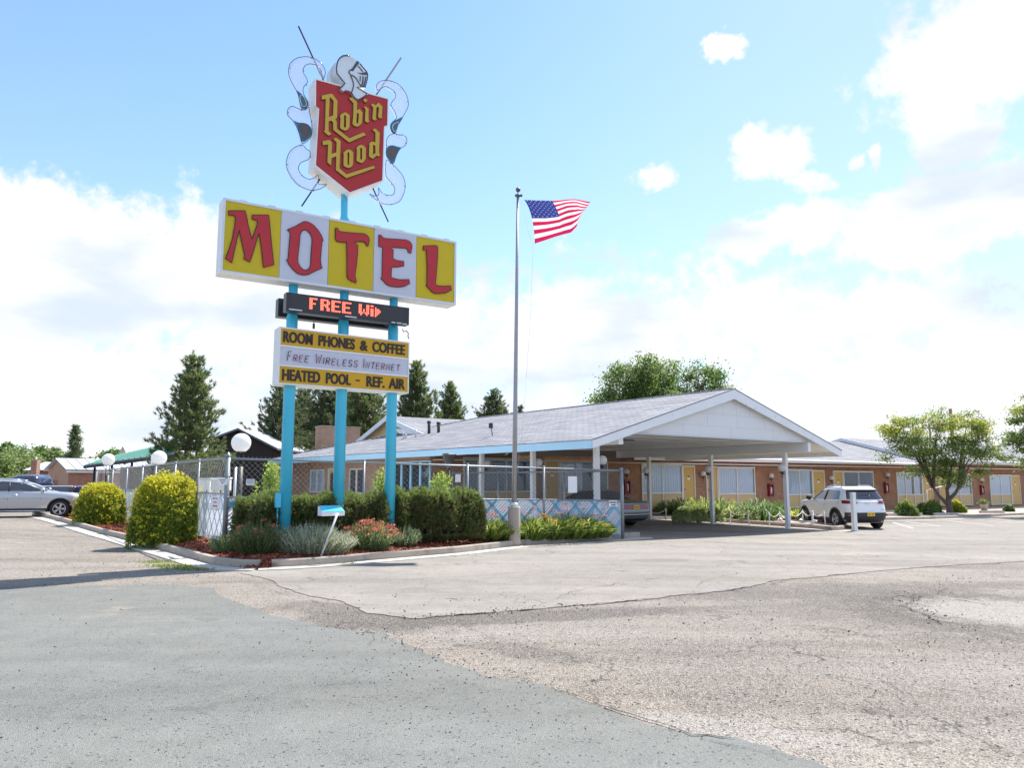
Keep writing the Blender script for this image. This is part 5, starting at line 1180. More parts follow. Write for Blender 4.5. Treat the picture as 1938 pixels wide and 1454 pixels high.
STEM = mat('green_stem', (.12, .17, .06), .7, var=.2)

def pine(label, base, H, R, seed, dense=1.0, lean=0.0, nm=None, low=.06, blunt=1.0):
    rs = np.random.RandomState(seed); b = Vector(base); t = thing('pine_tree', label, 'tree', b, 0, 'pines behind the motel'); mb = MB()
    pts = [b + Vector((lean * k / 8 * H * .1 + .03 * H * .1 * math.sin(k + seed), .03 * math.cos(k * 1.3), H * .97 * k / 8)) for k in range(9)]
    tr0 = .030 * H; mb.tube(pts, [tr0 * (1 - .93 * k / 8) + .012 for k in range(9)], BARK_P, 9)
    Cs, Ds, Ss = [], [], []; nwh = int(15 + H * .8); 
    for i in range(nwh):
        f = low + (1 - low) * (i / nwh) ** .95; z = f * H
        rad = R * ((1 - f) ** .78) * blunt * rs.uniform(.8, 1.12) + .08 * R * .6
        if f < .2: rad *= .72 + f * 1.4
        nb = rs.randint(5, 9) if f < .85 else 4
        ph = rs.uniform(0, 6.28); o = pts[min(8, int(f * 8))].lerp(pts[min(8, int(f * 8) + 1)], f * 8 % 1)
        for k in range(nb):
            a = ph + 2 * PI * k / nb + rs.uniform(-.35, .35); L = rad * rs.uniform(.55, 1.15); up = rs.uniform(.12, .42) + .45 * f
            d = Vector((math.cos(a), math.sin(a), 0)); prev = Vector((o.x, o.y, b.z + z)); br = [prev]
            for s in range(1, 5):
                q = s / 4; br.append(Vector((o.x, o.y, b.z + z)) + d * L * q + UP * (L * (up * q * q * 1.1 - .10 * q)) + Vector((rs.normal() * .04, rs.normal() * .04, 0)) * L)
            mb.tube(br, [.028 * L * (1 - .8 * s / 4) + .008 for s in range(5)], BARK_P, 4, cap=False)
            m = max(4, int(11 * L / R * dense) + 2)
            for j in range(m):
                q = .22 + .78 * (j + rs.uniform(0, 1)) / m; k4 = min(3.999, q * 4); p = br[int(k4)].lerp(br[int(k4) + 1], k4 % 1)
                sd = Vector((-d.y, d.x, 0)) * rs.normal() * .26 * L * (1.1 - q * .6)
                for _ in range(2):
                    Cs.append(p + sd + Vector(rs.normal(size=3)) * .05 * R); dd = d * .5 + sd.normalized() * .3 + UP * rs.uniform(.35, 1.0); Ds.append(dd.normalized()); Ss.append(rs.uniform(.8, 1.25))
    Cs.append(b + UP * H * .98); Ds.append(UP); Ss.append(1.2)
    part('trunk', mb, t)
    C = np.array([tuple(c) for c in Cs]); D = np.array([tuple(d) for d in Ds]); S = np.array(Ss); K = 22; n = len(C)
    C2 = np.repeat(C, K, 0); D2 = unit(np.repeat(D, K, 0) * 1.0 + rs.normal(size=(n * K, 3)) * .55); Ln = np.repeat(S, K) * .056 * H ** .62
    base_ = C2 + np.repeat(D, K, 0) * (rs.uniform(-.5, .6, n * K) * Ln * .8)[:, None]
    side = unit(np.cross(D2, rs.normal(size=(n * K, 3)))) * (Ln * .095)[:, None]
    V = np.stack([base_ - side, base_ + side, base_ + D2 * Ln[:, None]], 1).reshape(-1, 3)
    nppart('crown', V, np.arange(len(V)).reshape(-1, 3), [nm or L_PINE], t); return t

def gb(x, y): p = G(x, y); return p
def at(x, Y, z=None): p = hy(x, 905, Y); return Vector((p.x, p.y, gz(p.x, p.y) if z is None else z))
def height(x, y, Y): return hy(x, y, Y).z
pine('tall full pine standing alone left of the sign poles', at(350, 40), height(358, 676, 40), 2.35, 3, 1.6, .25, blunt=1.1)
pine('ragged pine just left of the left turquoise pole', at(530, 52), height(532, 722, 52), 2.9, 5, 1.5, nm=L_PINE2, blunt=1.15)
pine('dark pine seen between the left and middle turquoise poles', at(620, 58), height(622, 715, 58), 3.4, 6, 1.5, nm=L_PINE2, blunt=1.2)
pine('dense pine filling the gap between middle and right turquoise poles', at(690, 56), height(692, 700, 56), 3.2, 8, 1.8, blunt=1.25)
pine('broad pine half hidden behind the left turquoise pole', at(572, 60), height(575, 735, 60), 3.0, 17, 1.5, nm=L_PINE2, blunt=1.3)
pine('dark pine directly behind the middle turquoise pole', at(655, 62), height(655, 722, 62), 3.0, 18, 1.5, blunt=1.3)
pine('tall pine rising right of the message sign', at(785, 60), height(785, 684, 60), 2.7, 9, 1.6, blunt=1.15)
pine('small pointed pine above the rear roof ridge', at(852, 66), height(851, 724, 66), 2.7, 10, 1.5, blunt=1.1)
pine('small round pine between the rear roof and the flagpole', at(934, 70), height(936, 738, 70), 2.6, 12, 1.5, nm=L_PINE2, blunt=1.3)
pine('tip of a pine showing just behind the flagpole', at(985, 80), height(985, 768, 80), 1.6, 14, 1.0, nm=L_PINE2, blunt=1.4)

def spruce(label, base, H, R, seed):
    rs = np.random.RandomState(seed); b = Vector(base); t = thing('spruce_tree', label, 'tree', b); mb = MB(); mb.tube([b, b + UP * H], [.02 * H, .01], BARK_P, 8); part('trunk', mb, t)
    Cs, Ds = [], []
    for i in range(26):
        f = .05 + .93 * i / 26; rad = R * (1 - f) ** .9 + .05
        for k in range(7):
            a = rs.uniform(0, 6.28); L = rad * rs.uniform(.6, 1.15); d = np.array([math.cos(a), math.sin(a), 0])
            for j in range(int(3 + 5 * L / R)):
                q = rs.uniform(.1, 1); Cs.append(np.array([b.x, b.y, b.z + f * H]) + d * L * q + np.array([0, 0, L * (.25 * q * q - .1 * q) + rs.normal() * .05])); Ds.append(d * .6 + np.array([0, 0, .5]))
    C = np.array(Cs); D = np.array(Ds); K = 9; C2 = np.repeat(C, K, 0) + rs.normal(size=(len(C) * K, 3)) * .05; V, Fq = blades(C2, np.repeat(D, K, 0) + rs.normal(size=(len(C) * K, 3)) * .7, .26, .028, rs)
    nppart('crown', V, Fq, [L_PINE2], t)
spruce('small pointed spruce beside the brick house on the far left', at(137, 62, -.2), height(139, 801, 62) + .2, 1.9, 4)

def decid(name, label, base, th, crown, seed, lm, ncl, per, lsize, sig, tr=.2, group=None, flat=.7, lm2=None, f2=.3, fork=None, aspect=.5, cat='tree', nst=1):
    """crown: list of (center, (rx,ry,rz)) lobes; leaf clusters hang on limbs that reach from the trunk"""
    rs = np.random.RandomState(seed); b = Vector(base); t = thing(name, label, cat, b, 0, group); mb = MB()
    top = b + UP * th; mb.tube([b - UP * .1, b + UP * th * .4 + Vector((.03, 0, 0)), top], [tr * 1.25, tr, tr * .85], BARK, 10)
    tops = [top]
    for k in range(nst - 1):      # extra stems forking low
        sd = Vector(((-1, .75, .05)[k % 3] * rs.uniform(.55, .8), rs.uniform(-.2, .3), 0)); tp = top + sd * (1.35 if k == 0 else 1) + UP * rs.uniform(.5, .9); j0 = b + UP * th * (.55 if k == 0 else .9); mb.tube([j0, j0.lerp(tp, .5) + sd * .16, tp], [tr * .72, tr * .58, tr * .46], BARK, 8); tops.append(tp)
    cl = []; wts = np.array([r[0] * r[1] * r[2] for c, r in crown]); wts /= wts.sum()
    for _ in range(ncl):
        c, r = crown[rs.choice(len(crown), p=wts)]; d = rs.normal(size=3); d /= np.linalg.norm(d); q = rs.uniform(.25, 1) ** .5
        cl.append(Vector(c) + Vector((d[0] * r[0], d[1] * r[1], d[2] * r[2])) * q)
    nl = 7 + 4 * (nst - 1); mains = []
    for k in range(nl):
        tgt = cl[rs.randint(len(cl))]; t0_ = min(tops, key=lambda q: (q - tgt).length + rs.uniform(0, .6)); mid = t0_.lerp(tgt, .5) + UP * .12 * (tgt - t0_).length; p_ = [t0_ - UP * .1, t0_.lerp(mid, .6), mid, mid.lerp(tgt, .7)]
        mb.tube(p_, [tr * .6, tr * .38, tr * .2, tr * .08], BARK, 6, cap=False); mains += p_[1:]
    for c in cl:
        m = min(mains, key=lambda q: (q - c).length); mb.tube([m, m.lerp(c, .5) + UP * .1 * (c - m).length, c], [tr * .09, tr * .055, .008], BARK, 4, cap=False)
    part('trunk', mb, t)
    Cc = []; M_ = []
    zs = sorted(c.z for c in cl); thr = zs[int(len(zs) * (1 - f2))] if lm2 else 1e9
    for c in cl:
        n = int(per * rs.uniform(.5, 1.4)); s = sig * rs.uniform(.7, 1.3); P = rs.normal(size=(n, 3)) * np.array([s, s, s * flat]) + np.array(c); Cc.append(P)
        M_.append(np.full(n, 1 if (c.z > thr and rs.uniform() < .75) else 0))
    C = np.concatenate(Cc); V, Fq = leaves(C, lsize, (0, 0, .5), aspect, rs)
    nppart('crown', V, Fq, [lm] + ([lm2] if lm2 else []), t, np.concatenate(M_)); return t
def lobes(Y, items):
    out = []
    for x, y, rx, ry in items:
        c = hy(x, y, Y); k = Y / F; out.append((tuple(c), (rx * k, (rx + ry) * .5 * k, ry * k)))
    return out
decid('broadleaf_tree', 'big spreading green tree behind the carport roof', at(1250, 64), 5, lobes(64, [(1180, 725, 42, 40), (1150, 765, 28, 26), (1255, 705, 55, 36), (1262, 765, 80, 36), (1335, 720, 38, 36), (1365, 742, 14, 18), (1300, 770, 60, 25), (1220, 740, 40, 40)]), 21, L_DEC, 210, 130, .24, .45, .45, flat=.75)
tb = G(1797, 973, .1); Yt = tb.y
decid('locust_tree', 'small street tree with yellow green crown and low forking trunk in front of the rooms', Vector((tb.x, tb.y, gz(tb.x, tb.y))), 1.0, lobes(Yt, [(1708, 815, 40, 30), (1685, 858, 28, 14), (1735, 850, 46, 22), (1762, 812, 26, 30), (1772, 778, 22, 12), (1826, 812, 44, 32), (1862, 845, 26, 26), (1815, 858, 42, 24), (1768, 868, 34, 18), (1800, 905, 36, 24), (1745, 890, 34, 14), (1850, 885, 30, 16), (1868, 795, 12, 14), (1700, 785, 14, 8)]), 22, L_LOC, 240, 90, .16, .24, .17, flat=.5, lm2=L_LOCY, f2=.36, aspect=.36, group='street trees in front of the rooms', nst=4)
t2 = G(1990, 976, .1)
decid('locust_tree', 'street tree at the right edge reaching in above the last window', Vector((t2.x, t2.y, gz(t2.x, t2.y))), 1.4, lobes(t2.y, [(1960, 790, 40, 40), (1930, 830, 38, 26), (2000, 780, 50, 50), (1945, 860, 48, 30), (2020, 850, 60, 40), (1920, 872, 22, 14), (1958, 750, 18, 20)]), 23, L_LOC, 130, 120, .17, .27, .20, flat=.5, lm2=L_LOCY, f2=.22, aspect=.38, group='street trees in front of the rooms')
for i, (x, y, r, Y, l) in enumerate([(-20, 862, 40, 75, 'round green tree at the left edge behind the blue pickup'), (22, 860, 34, 80, 'broad pale green tree second from the left edge'), (44, 868, 30, 88, 'small pale green tree left of the brick chimney'), (70, 856, 20, 120, 'dark round tree top far behind the brick chimney'), (104, 862, 22, 118, 'wide far tree top above the metal roof'), (5, 848, 18, 125, 'dark tree top far off at the left edge'), (208, 862, 22, 120, 'far tree top behind the green roof'), (160, 872, 16, 130, 'low far tree top right of the spruce')]):
    c = at(x, Y); k = Y / F; zz = height(x, y, Y)
    decid('cottonwood_tree', l, c, 1.2, [((c.x, c.y, zz * .62), (r * k, r * k * .8, max(1.0, zz * .5))), ((c.x + r * k * .4, c.y, zz * .8), (r * k * .5, r * k * .5, r * k * .45))], 40 + i, L_FAR if i not in (3, 5, 6) else L_DEC, 46, 120, .008 * Y * .55, r * k * .24, .25, 'trees beyond the parking lot on the left')

def bush(name, label, c, r, seed, mats, n, size, f2=0.0, lump=.16, aspect=.6, group=None, cat='bush', tips=0, power=1.0):
    """rounded clipped bush; c base centre, r (rx, ry, h); second material at the top: new growth, on golden bushes also painted sun glow"""
    rs = np.random.RandomState(seed); t = thing(name, label, cat, c, 0, group); b = Vector(c)
    mb = MB()
    for k in range(9):
        a = rs.uniform(0, 6.28); e = b + Vector((math.cos(a) * r[0] * .6, math.sin(a) * r[1] * .6, r[2] * rs.uniform(.5, .8))); mb.tube([b - UP * .05 + Vector((rs.normal() * .05, rs.normal() * .05, 0)), b.lerp(e, .5) + UP * .06, e], [.03, .02, .006], BARK, 5)
    part('stems', mb, t)
    d = unit(rs.normal(size=(n, 3))); d[:, 2] = np.abs(d[:, 2]) * 1.0 - .05 * (rs.uniform(size=n) < .3); d = unit(d)
    ph = rs.uniform(0, 6, 12); lum = sum(np.sin(d @ (rs.normal(size=3) * f) + p) for f, p in zip((3, 4, 5, 7, 9, 12), ph)) / 6
    q = (1 + lump * lum) * (1 - np.abs(rs.normal(0, .13, n)))
    inner = rs.uniform(size=n) < .25; q = np.where(inner, rs.uniform(.35, .85, n), q)
    e = np.sign(d) * np.abs(d) ** power
    C = np.array(b) + e * q[:, None] * np.array(r)
    V, Fq = leaves(C, size, d * 1.2, aspect, rs); mi = np.zeros(n, int)
    if len(mats) > 1:
        # new growth, outermost and upper; golden bushes' yellow also paints in light shining through
        mi = ((e[:, 2] + rs.normal(0, .16, n) > 1 - f2) & ~inner).astype(int)
    nppart('foliage', V, Fq, mats, t, mi)
    if tips:
        m = tips; d2 = unit(rs.normal(size=(m, 3)) + np.array([0, 0, .8])); d2[:, 2] = np.abs(d2[:, 2]); C2 = np.array(b) + np.sign(d2) * np.abs(d2) ** power * np.array(r) * rs.uniform(.86, 1.0, m)[:, None]
        K = 7; C3 = np.repeat(C2, K, 0) + np.repeat(d2, K, 0) * rs.uniform(0, .16, m * K)[:, None] + rs.normal(size=(m * K, 3)) * .025
        V, Fq = leaves(C3, size * 1.05, np.repeat(d2, K, 0), aspect, rs); nppart('shoots', V, Fq, [mats[-1]], t, None)
    return t
p = G(302, 1033, .12); bush('golden_bush', 'large rounded yellow green bush spilling over the kerb, nearest the fence corner', (p.x - .22, p.y + .85, .12), (.92, .85, 1.78), 31, [L_PRV, L_GLD], 42000, .062, .30, group='clipped golden bushes by the left fence', tips=520, power=.8)
p = G(182, 992, .12); bush('golden_bush', 'smaller yellow green bush next to the silver suv', (p.x - .22, p.y + .6, .12), (.86, .75, 1.5), 32, [L_PRV, L_GLD], 30000, .066, .32, group='clipped golden bushes by the left fence', tips=420, power=.8)

def spray(name, label, c, r, seed, mats, nst, L, w, up=.7, group=None, flowers=None, nfl=0, fsz=.05, cat='plant', droop=.0, fh=1.0, leafy=0, lsize=.03):
    """clump of blades or shoots fanning from the ground; optional flower heads"""
    rs = np.random.RandomState(seed); t = thing(name, label, cat, c, 0, group); b = np.array(c)
    rr = np.sqrt(rs.uniform(0, 1, nst)); a = rs.uniform(0, 6.28, nst); off = np.stack([np.cos(a) * rr * r[0], np.sin(a) * rr * r[1], np.zeros(nst)], 1)
    C = b + off * .75; D = off / max(r[0], r[1]) * (1 - up) * 2.0 + np.stack([rs.normal(0, .18, nst), rs.normal(0, .18, nst), np.full(nst, 1.0)], 1)
    Ln = np.full(nst, L) * (1 - .35 * rr ** 2)
    V, Fq = blades(C, D, Ln, w, rs, droop); mi = (rs.uniform(size=nst) < .3).astype(int) if len(mats) > 1 else np.zeros(nst, int)
    nppart('leaves', V, Fq, mats[:2], t, np.tile(mi, 3))
    if leafy:
        i = rs.randint(0, nst, leafy); f = rs.uniform(.15, 1.0, leafy)[:, None]; P = C[i] + unit(D)[i] * Ln[i][:, None] * f + rs.normal(size=(leafy, 3)) * lsize * .7
        V, Fq = leaves(P, lsize, (0, 0, .3), .4, rs, dirs=unit(D)[i]); nppart('leaflets', V, Fq, mats[:1], t)
    if flowers:
        i = rs.randint(0, nst, nfl); P = C[i] + unit(D)[i] * (Ln[i] * fh)[:, None] + np.stack([rs.normal(0, .05, nfl), rs.normal(0, .05, nfl), rs.uniform(-.03, .10, nfl)], 1)
        K = 12; P2 = np.repeat(P, K, 0) + rs.normal(size=(nfl * K, 3)) * np.array([fsz, fsz, fsz * .35]); V, Fq = leaves(P2, fsz * 1.1, (0, 0, .8), .7, rs); nppart('flowers', V, Fq, [flowers], t)
        V, Fq = blades(np.concatenate([C[i]]), P - C[i], np.linalg.norm(P - C[i], axis=1), .006, rs); nppart('stalks', V, Fq, [STEM], t)
    return t

def juniper(label, c0, c1, depth, h, seed, n=5200):
    """clipped juniper hedge piece from c0 to c1 (ground points)"""
    rs = np.random.RandomState(seed); c = (Vector(c0) + Vector(c1)) / 2; t = thing('juniper_hedge', label, 'hedge', c, 0, 'junipers along the front fence'); D = Vector(c1) - Vector(c0); L = D.length; D.normalize(); Nn = Vector((D.y, -D.x, 0))
    mb = MB()
    for k in range(10):
        q = Vector(c0) + D * L * (k + .5) / 10; mb.tube([q, q + Vector((rs.normal() * .05, rs.normal() * .05, h * .4)), q + Vector((rs.normal() * .12, rs.normal() * .1, h * .7))], [.04, .03, .01], BARK, 6)
    part('stems', mb, t)
    u = rs.uniform(-1, 1, n); a = rs.uniform(-.15, PI + .15, n); end = np.clip((1 - np.abs(u)) / .16, 0, 1) ** .5
    lum = 1 + .045 * np.sin(u * L * 2.2 + seed) + .05 * np.sin(u * L * 5.1) + .05 * np.sin(a * 3 + u * 4); dep = 1 - np.abs(rs.normal(0, .16, n)); q = lum * dep * (.35 + .65 * end)
    y = np.sign(np.cos(a)) * np.abs(np.cos(a)) ** .6 * depth * q; z = np.abs(np.sin(a)) ** .55 * h * q * np.where(np.sin(a) < 0, .1, 1)
    C = np.array(c) + np.outer(u * L / 2, np.array(D)) + np.outer(y, np.array(Nn)); C[:, 2] = c.z + .05 + z
    out = np.outer(np.cos(a), np.array(Nn)) * .55 + np.outer(np.sign(u) * (1 - end), np.array(D)) * .6 + np.array([0, 0, .55]); K = 24
    C2 = np.repeat(C, K, 0) + np.repeat(unit(out), K, 0) * rs.uniform(-.06, .12, n * K)[:, None]; D2 = np.repeat(unit(out), K, 0) + rs.normal(size=(n * K, 3)) * .5
    V, Fq = blades(C2, D2, .075, .0068, rs)
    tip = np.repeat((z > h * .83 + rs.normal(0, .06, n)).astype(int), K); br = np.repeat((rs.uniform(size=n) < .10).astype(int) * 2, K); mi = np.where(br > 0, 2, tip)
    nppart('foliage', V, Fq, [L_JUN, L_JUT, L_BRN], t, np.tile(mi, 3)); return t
def fpt(x, w): u = hv(x, 960, FL + FN * w, FD)[0]; q = FL + FN * w + FD * u; return Vector((q.x, q.y, bz(q.x, q.y)))
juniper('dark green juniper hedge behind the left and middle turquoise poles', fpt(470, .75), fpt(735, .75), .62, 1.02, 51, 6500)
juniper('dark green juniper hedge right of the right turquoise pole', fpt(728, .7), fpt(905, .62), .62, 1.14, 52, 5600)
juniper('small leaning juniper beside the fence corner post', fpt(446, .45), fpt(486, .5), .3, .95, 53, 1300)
def shoots(label, x, y0, y1, Y, hw, seed, n=1500, ns=14):
    rs = np.random.RandomState(seed); zt = height(x, y0, Y); zb = height(x, y1, Y); p = hy(x, y1, Y); t = thing('sapling', label, 'shrub', (p.x, p.y, zb - .5), 0, 'lime green shoots behind the front fence'); mb = MB(); P = []
    for k in range(ns):
        a = rs.uniform(0, 6.28); r = rs.uniform(0, hw); top = Vector((p.x + math.cos(a) * r, p.y + math.sin(a) * r * .6, zb + (zt - zb) * rs.uniform(.45, 1) * (1.05 - .4 * r / hw))); bs = Vector((p.x + math.cos(a) * r * .4, p.y + math.sin(a) * r * .3, zb - .6)); mb.tube([bs, bs.lerp(top, .5) + Vector((rs.normal() * .03, 0, 0)), top], [.014, .01, .004], STEM, 5)
        m = n // ns; f = rs.uniform(.15, 1.02, m)[:, None]; P.append(np.array(bs) * (1 - f) + np.array(top) * f + rs.normal(size=(m, 3)) * .045)
    part('stems', mb, t); V, Fq = leaves(np.concatenate(P), .065, (0, -.2, .4), .5, rs); nppart('foliage', V, Fq, [L_LIM], t)
shoots('tall lime green shrub behind the fence left of the left turquoise pole', 512, 868, 945, 19.7, .42, 61, 2800, 22); shoots('lime green shoots just left of the right turquoise pole', 722, 882, 935, 20.6, .26, 62, 1100, 12); shoots('lime green shrub behind the fence under the dark lantern', 836, 888, 935, 21.2, .36, 63, 1700, 16)

def bedp(x, y): p = G(x, y, .2); p = G(x, y, bz(p.x, p.y)); return (p.x, p.y, bz(p.x, p.y))
spray('catmint', 'broad silvery grey clump with upright spikes in front of the leaning post', bedp(588, 1054), (1.0, .48, 0), 71, [L_GRY, L_SAG], 1200, .60, .009, .45, leafy=6500, lsize=.045)
spray('sage_clump', 'small grey green clump at the foot of the fence corner post', bedp(428, 1046), (.30, .25, 0), 72, [L_SAG, L_LIM], 260, .42, .009, .5, group='grey green clumps in the bed', leafy=2200, lsize=.04)
spray('sage_clump', 'small grey green clump at the foot of the right turquoise pole', bedp(766, 1040), (.30, .25, 0), 73, [L_SAG, L_GRY], 240, .44, .009, .55, group='grey green clumps in the bed', leafy=2000, lsize=.04)
spray('yarrow', 'coral flowered plant between the leaning post and the right turquoise pole', bedp(700, 1046), (.52, .35, 0), 74, [L_SAG, L_PRV], 420, .62, .010, .6, group='coral flowered plants in the bed', flowers=L_COR, nfl=75, fsz=.045, leafy=3600, lsize=.05)
spray('yarrow', 'dull coral flowered plant left of the left turquoise pole', bedp(488, 1056), (.48, .32, 0), 75, [L_JUN, L_SAG], 460, .66, .010, .6, group='coral flowered plants in the bed', flowers=L_COR, nfl=14, fsz=.04, leafy=4200, lsize=.05)
dlab = ['daylily clump left of the flagpole footing with red orange flowers', 'daylily clump behind the flagpole footing', 'daylily clump just right of the flagpole footing with red orange flowers', 'daylily clump in the middle of the row under the blue zigzag', 'daylily clump with pale orange flowers right of the middle of the row', 'daylily clump second from the right end of the row', 'small daylily clump at the right end of the row']
for i, (x, y, rr, hh) in enumerate([(922, 1026, .34, .62), (952, 1024, .34, .6), (1004, 1024, .36, .66), (1040, 1021, .38, .72), (1074, 1017, .38, .74), (1108, 1015, .34, .68), (1136, 1013, .26, .52)]):
    spray('daylily', dlab[i], fpt(x, .52 - .03 * i), (rr * 1.2, rr, 0), 80 + i, [L_LIL, L_GRS], 520, hh * 1.25, .015, .5, group='daylilies along the front fence', flowers=L_ORG if i not in (1,) else None, nfl=(14, 0, 11, 9, 12, 10, 4)[i], fsz=.04, droop=.28, fh=1.12)
# planter under the far row of carport posts
plab = ['tall green grass clump at the left end of the carport planter', 'tall green grass clump between the first two carport posts', 'yellowish grass clump in the middle of the carport planter', 'bushy grass clump left of the middle carport post', 'grass clump right of the middle carport post', 'big dark green grass clump left of the front carport post', 'yellow leafed clump right of the front carport post']
for i, (x, y, rr, hh, ms) in enumerate([(1268, 975, .4, .95, [L_GRS, L_LIL]), (1302, 976, .6, 1.15, [L_GRS, L_LIL]), (1334, 978, .6, 1.2, [L_LIL, L_GRS]), (1372, 980, .65, 1.15, [L_LIL, L_GRS]), (1398, 983, .45, .8, [L_LIL, L_VAR]), (1444, 984, .8, 1.35, [L_GRS, L_GRS]), (1500, 985, .35, .7, [L_LIL, L_GLD])]):
    p = G(x, y, .15); spray('ornamental_grass', plab[i], (p.x, p.y + .2, gz(p.x, p.y) + .12), (rr, rr, 0), 90 + i, ms, 330, hh * 1.15, .022, .3, group='grasses in the carport planter', droop=.42)
for i, x in enumerate((1292, 1322, 1352, 1418)):
    p = G(x, 985, .15); bush('pale_shrub', ['low pale flowering shrub at the left of the carport planter', 'low pale flowering shrub second in the carport planter', 'low pale flowering shrub behind the middle carport post', 'low pale flowering shrub near the roped posts'][i], (p.x, p.y, gz(p.x, p.y) + .1), (.48, .4, .55), 100 + i, [L_VAR, L_LIL], 1500, .08, .3, .3, group='pale shrubs in the carport planter')
for i, (x0, x1, y0, y1, ms, l) in enumerate([(1700, 1745, 948, 976, [L_DEC, L_PRV], 'dark green shrub under the window left of the street tree'), (1752, 1790, 945, 974, [L_DEC, L_PRV], 'green shrub just left of the street tree trunk'), (1803, 1834, 946, 970, [L_PRV, L_GLD], 'yellow green shrub just right of the street tree trunk'), (1905, 1925, 955, 968, [L_DEC, L_SAG], 'low grey green shrub under the last window'), (1740, 1757, 952, 972, [L_PRV, L_DEC], 'small shrub between the two dark shrubs')]):
    p = G((x0 + x1) / 2, y1, .15); k = p.y / F; bush('foundation_shrub', l, (p.x, p.y + .3, gz(p.x, p.y) + .1), ((x1 - x0) / 2 * k, (x1 - x0) / 2.4 * k, (y1 - y0) * k), 110 + i, ms, 3000, .10, .3, .25, group='shrubs along the motel wall')
# weeds at the kerb
rs = np.random.RandomState(3); pts = []
for x, y, n, s in ((322, 1074, 420, .28), (300, 1066, 200, .2), (372, 1080, 110, .16), (345, 1079, 150, .18), (660, 1070, 60, .1)):
    p = G(x, y); pts.append(np.array([p.x, p.y, gz(p.x, p.y) + .01]) + rs.normal(size=(n, 3)) * np.array([s, s * .35, 0]))
C = np.concatenate(pts); V, Fq = blades(C, rs.normal(size=(len(C), 3)) * .5 + np.array([0, 0, 1]), .07, .006, rs, .2); tag(npmesh('weeds', V, Fq, [L_LIL]), kind='stuff')
# ------------------------------------------------------------------ cars
TYRE = mat('tyre', (.018, .018, .019), .8, var=.2); RIM = mat('alloy_rim', (.5, .5, .52), .3, metal=.8, var=.05); CLAD = mat('black_cladding', (.03, .031, .034), .55, var=.15)
CGL = mat('car_glass', (.012, .016, .022), .04, spec=.9, var=.1, coat=.5); LAMP = mat('tail_lamp_red', (.24, .008, .014), .15, coat=.6); LAMPW = mat('lamp_clear', (.6, .6, .62), .1, coat=.5); CHR = mat('chrome', (.7, .7, .72), .12, metal=1.0, var=.02)
PLATE = mat('plate_yellow', (.72, .52, .03), .4, var=.04); PRED = mat('plate_red_print', (.5, .08, .03), .5); WELL = mat('wheel_well', (.012, .012, .013), .9)
class Car:
    def __init__(s, lev, n=5.0): s.l = lev; s.n = n
    def at(s, z):
        L = s.l
        if z <= L[0][0]: r = L[0]
        elif z >= L[-1][0]: r = L[-1]
        else:
            for a, b in zip(L, L[1:]):
                if a[0] <= z <= b[0]: f = (z - a[0]) / (b[0] - a[0]); r = [p + (q - p) * f for p, q in zip(a, b)]; break
        return (r[1] + r[2]) / 2, (r[2] - r[1]) / 2, r[3]
    def side(s, x, z, off=.006, sg=1):
        c, a, w = s.at(z); q = min(1, abs((x - c) / a)); return Vector((x, sg * (w * (1 - q ** s.n) ** (1 / s.n) + off), z))
    def end(s, y, z, sg=-1, off=.006):
        c, a, w = s.at(z); q = min(1, abs(y / w)); return Vector((c + sg * (a * (1 - q ** s.n) ** (1 / s.n) + off), y, z))
    def body(s, m, arches, ar, az_, M=64, sub=3):
        zs = []
        for a, b in zip(s.l, s.l[1:]):
            k = max(1, min(6, int((b[0] - a[0]) / .035))); zs += [a[0] + (b[0] - a[0]) * i / k for i in range(k)]
        zs.append(s.l[-1][0]); mb = MB(); vs = []
        for z in zs:
            c, a, w = s.at(z)
            for j in range(M):
                t = 2 * PI * j / M; ct, st = math.cos(t), math.sin(t); e = 2 / s.n
                vs.append((c + a * math.copysign(abs(ct) ** e, ct), w * math.copysign(abs(st) ** e, st), z))
        k = len(zs); fs = [(i * M + j, i * M + (j + 1) % M, (i + 1) * M + (j + 1) % M, (i + 1) * M + j) for i in range(k - 1) for j in range(M)]
        fs += [tuple(range(M))[::-1], tuple(range((k - 1) * M, k * M))]
        mb.add(vs, fs, m, True); o = link_mesh('car_shell', mb, (0, 0, 0)); o.data.materials.append(WELL)
        for ax in arches:
            cb = MB(); cb.lathe((ax, -2, az_), [(.001, 0), (ar, 0), (ar, 4), (.001, 4)], WELL, 40, axis=(0, 1, 0), smooth=False); c = link_mesh('cut', cb, (0, 0, 0))
            bm_ = o.modifiers.new('b', 'BOOLEAN'); bm_.operation = 'DIFFERENCE'; bm_.object = c; bm_.solver = 'EXACT'; bm_.material_mode = 'TRANSFER' if hasattr(bm_, 'material_mode') else bm_.material_mode
            me = bpy.data.meshes.new_from_object(o.evaluated_get(bpy.context.evaluated_depsgraph_get())); o.modifiers.clear(); o.data = me; bpy.data.objects.remove(c)
        return o
def adopt(o, name, parent): o.name = name; o.data.name = name; o.parent = parent; ORG[o] = Vector((0, 0, 0)); return o
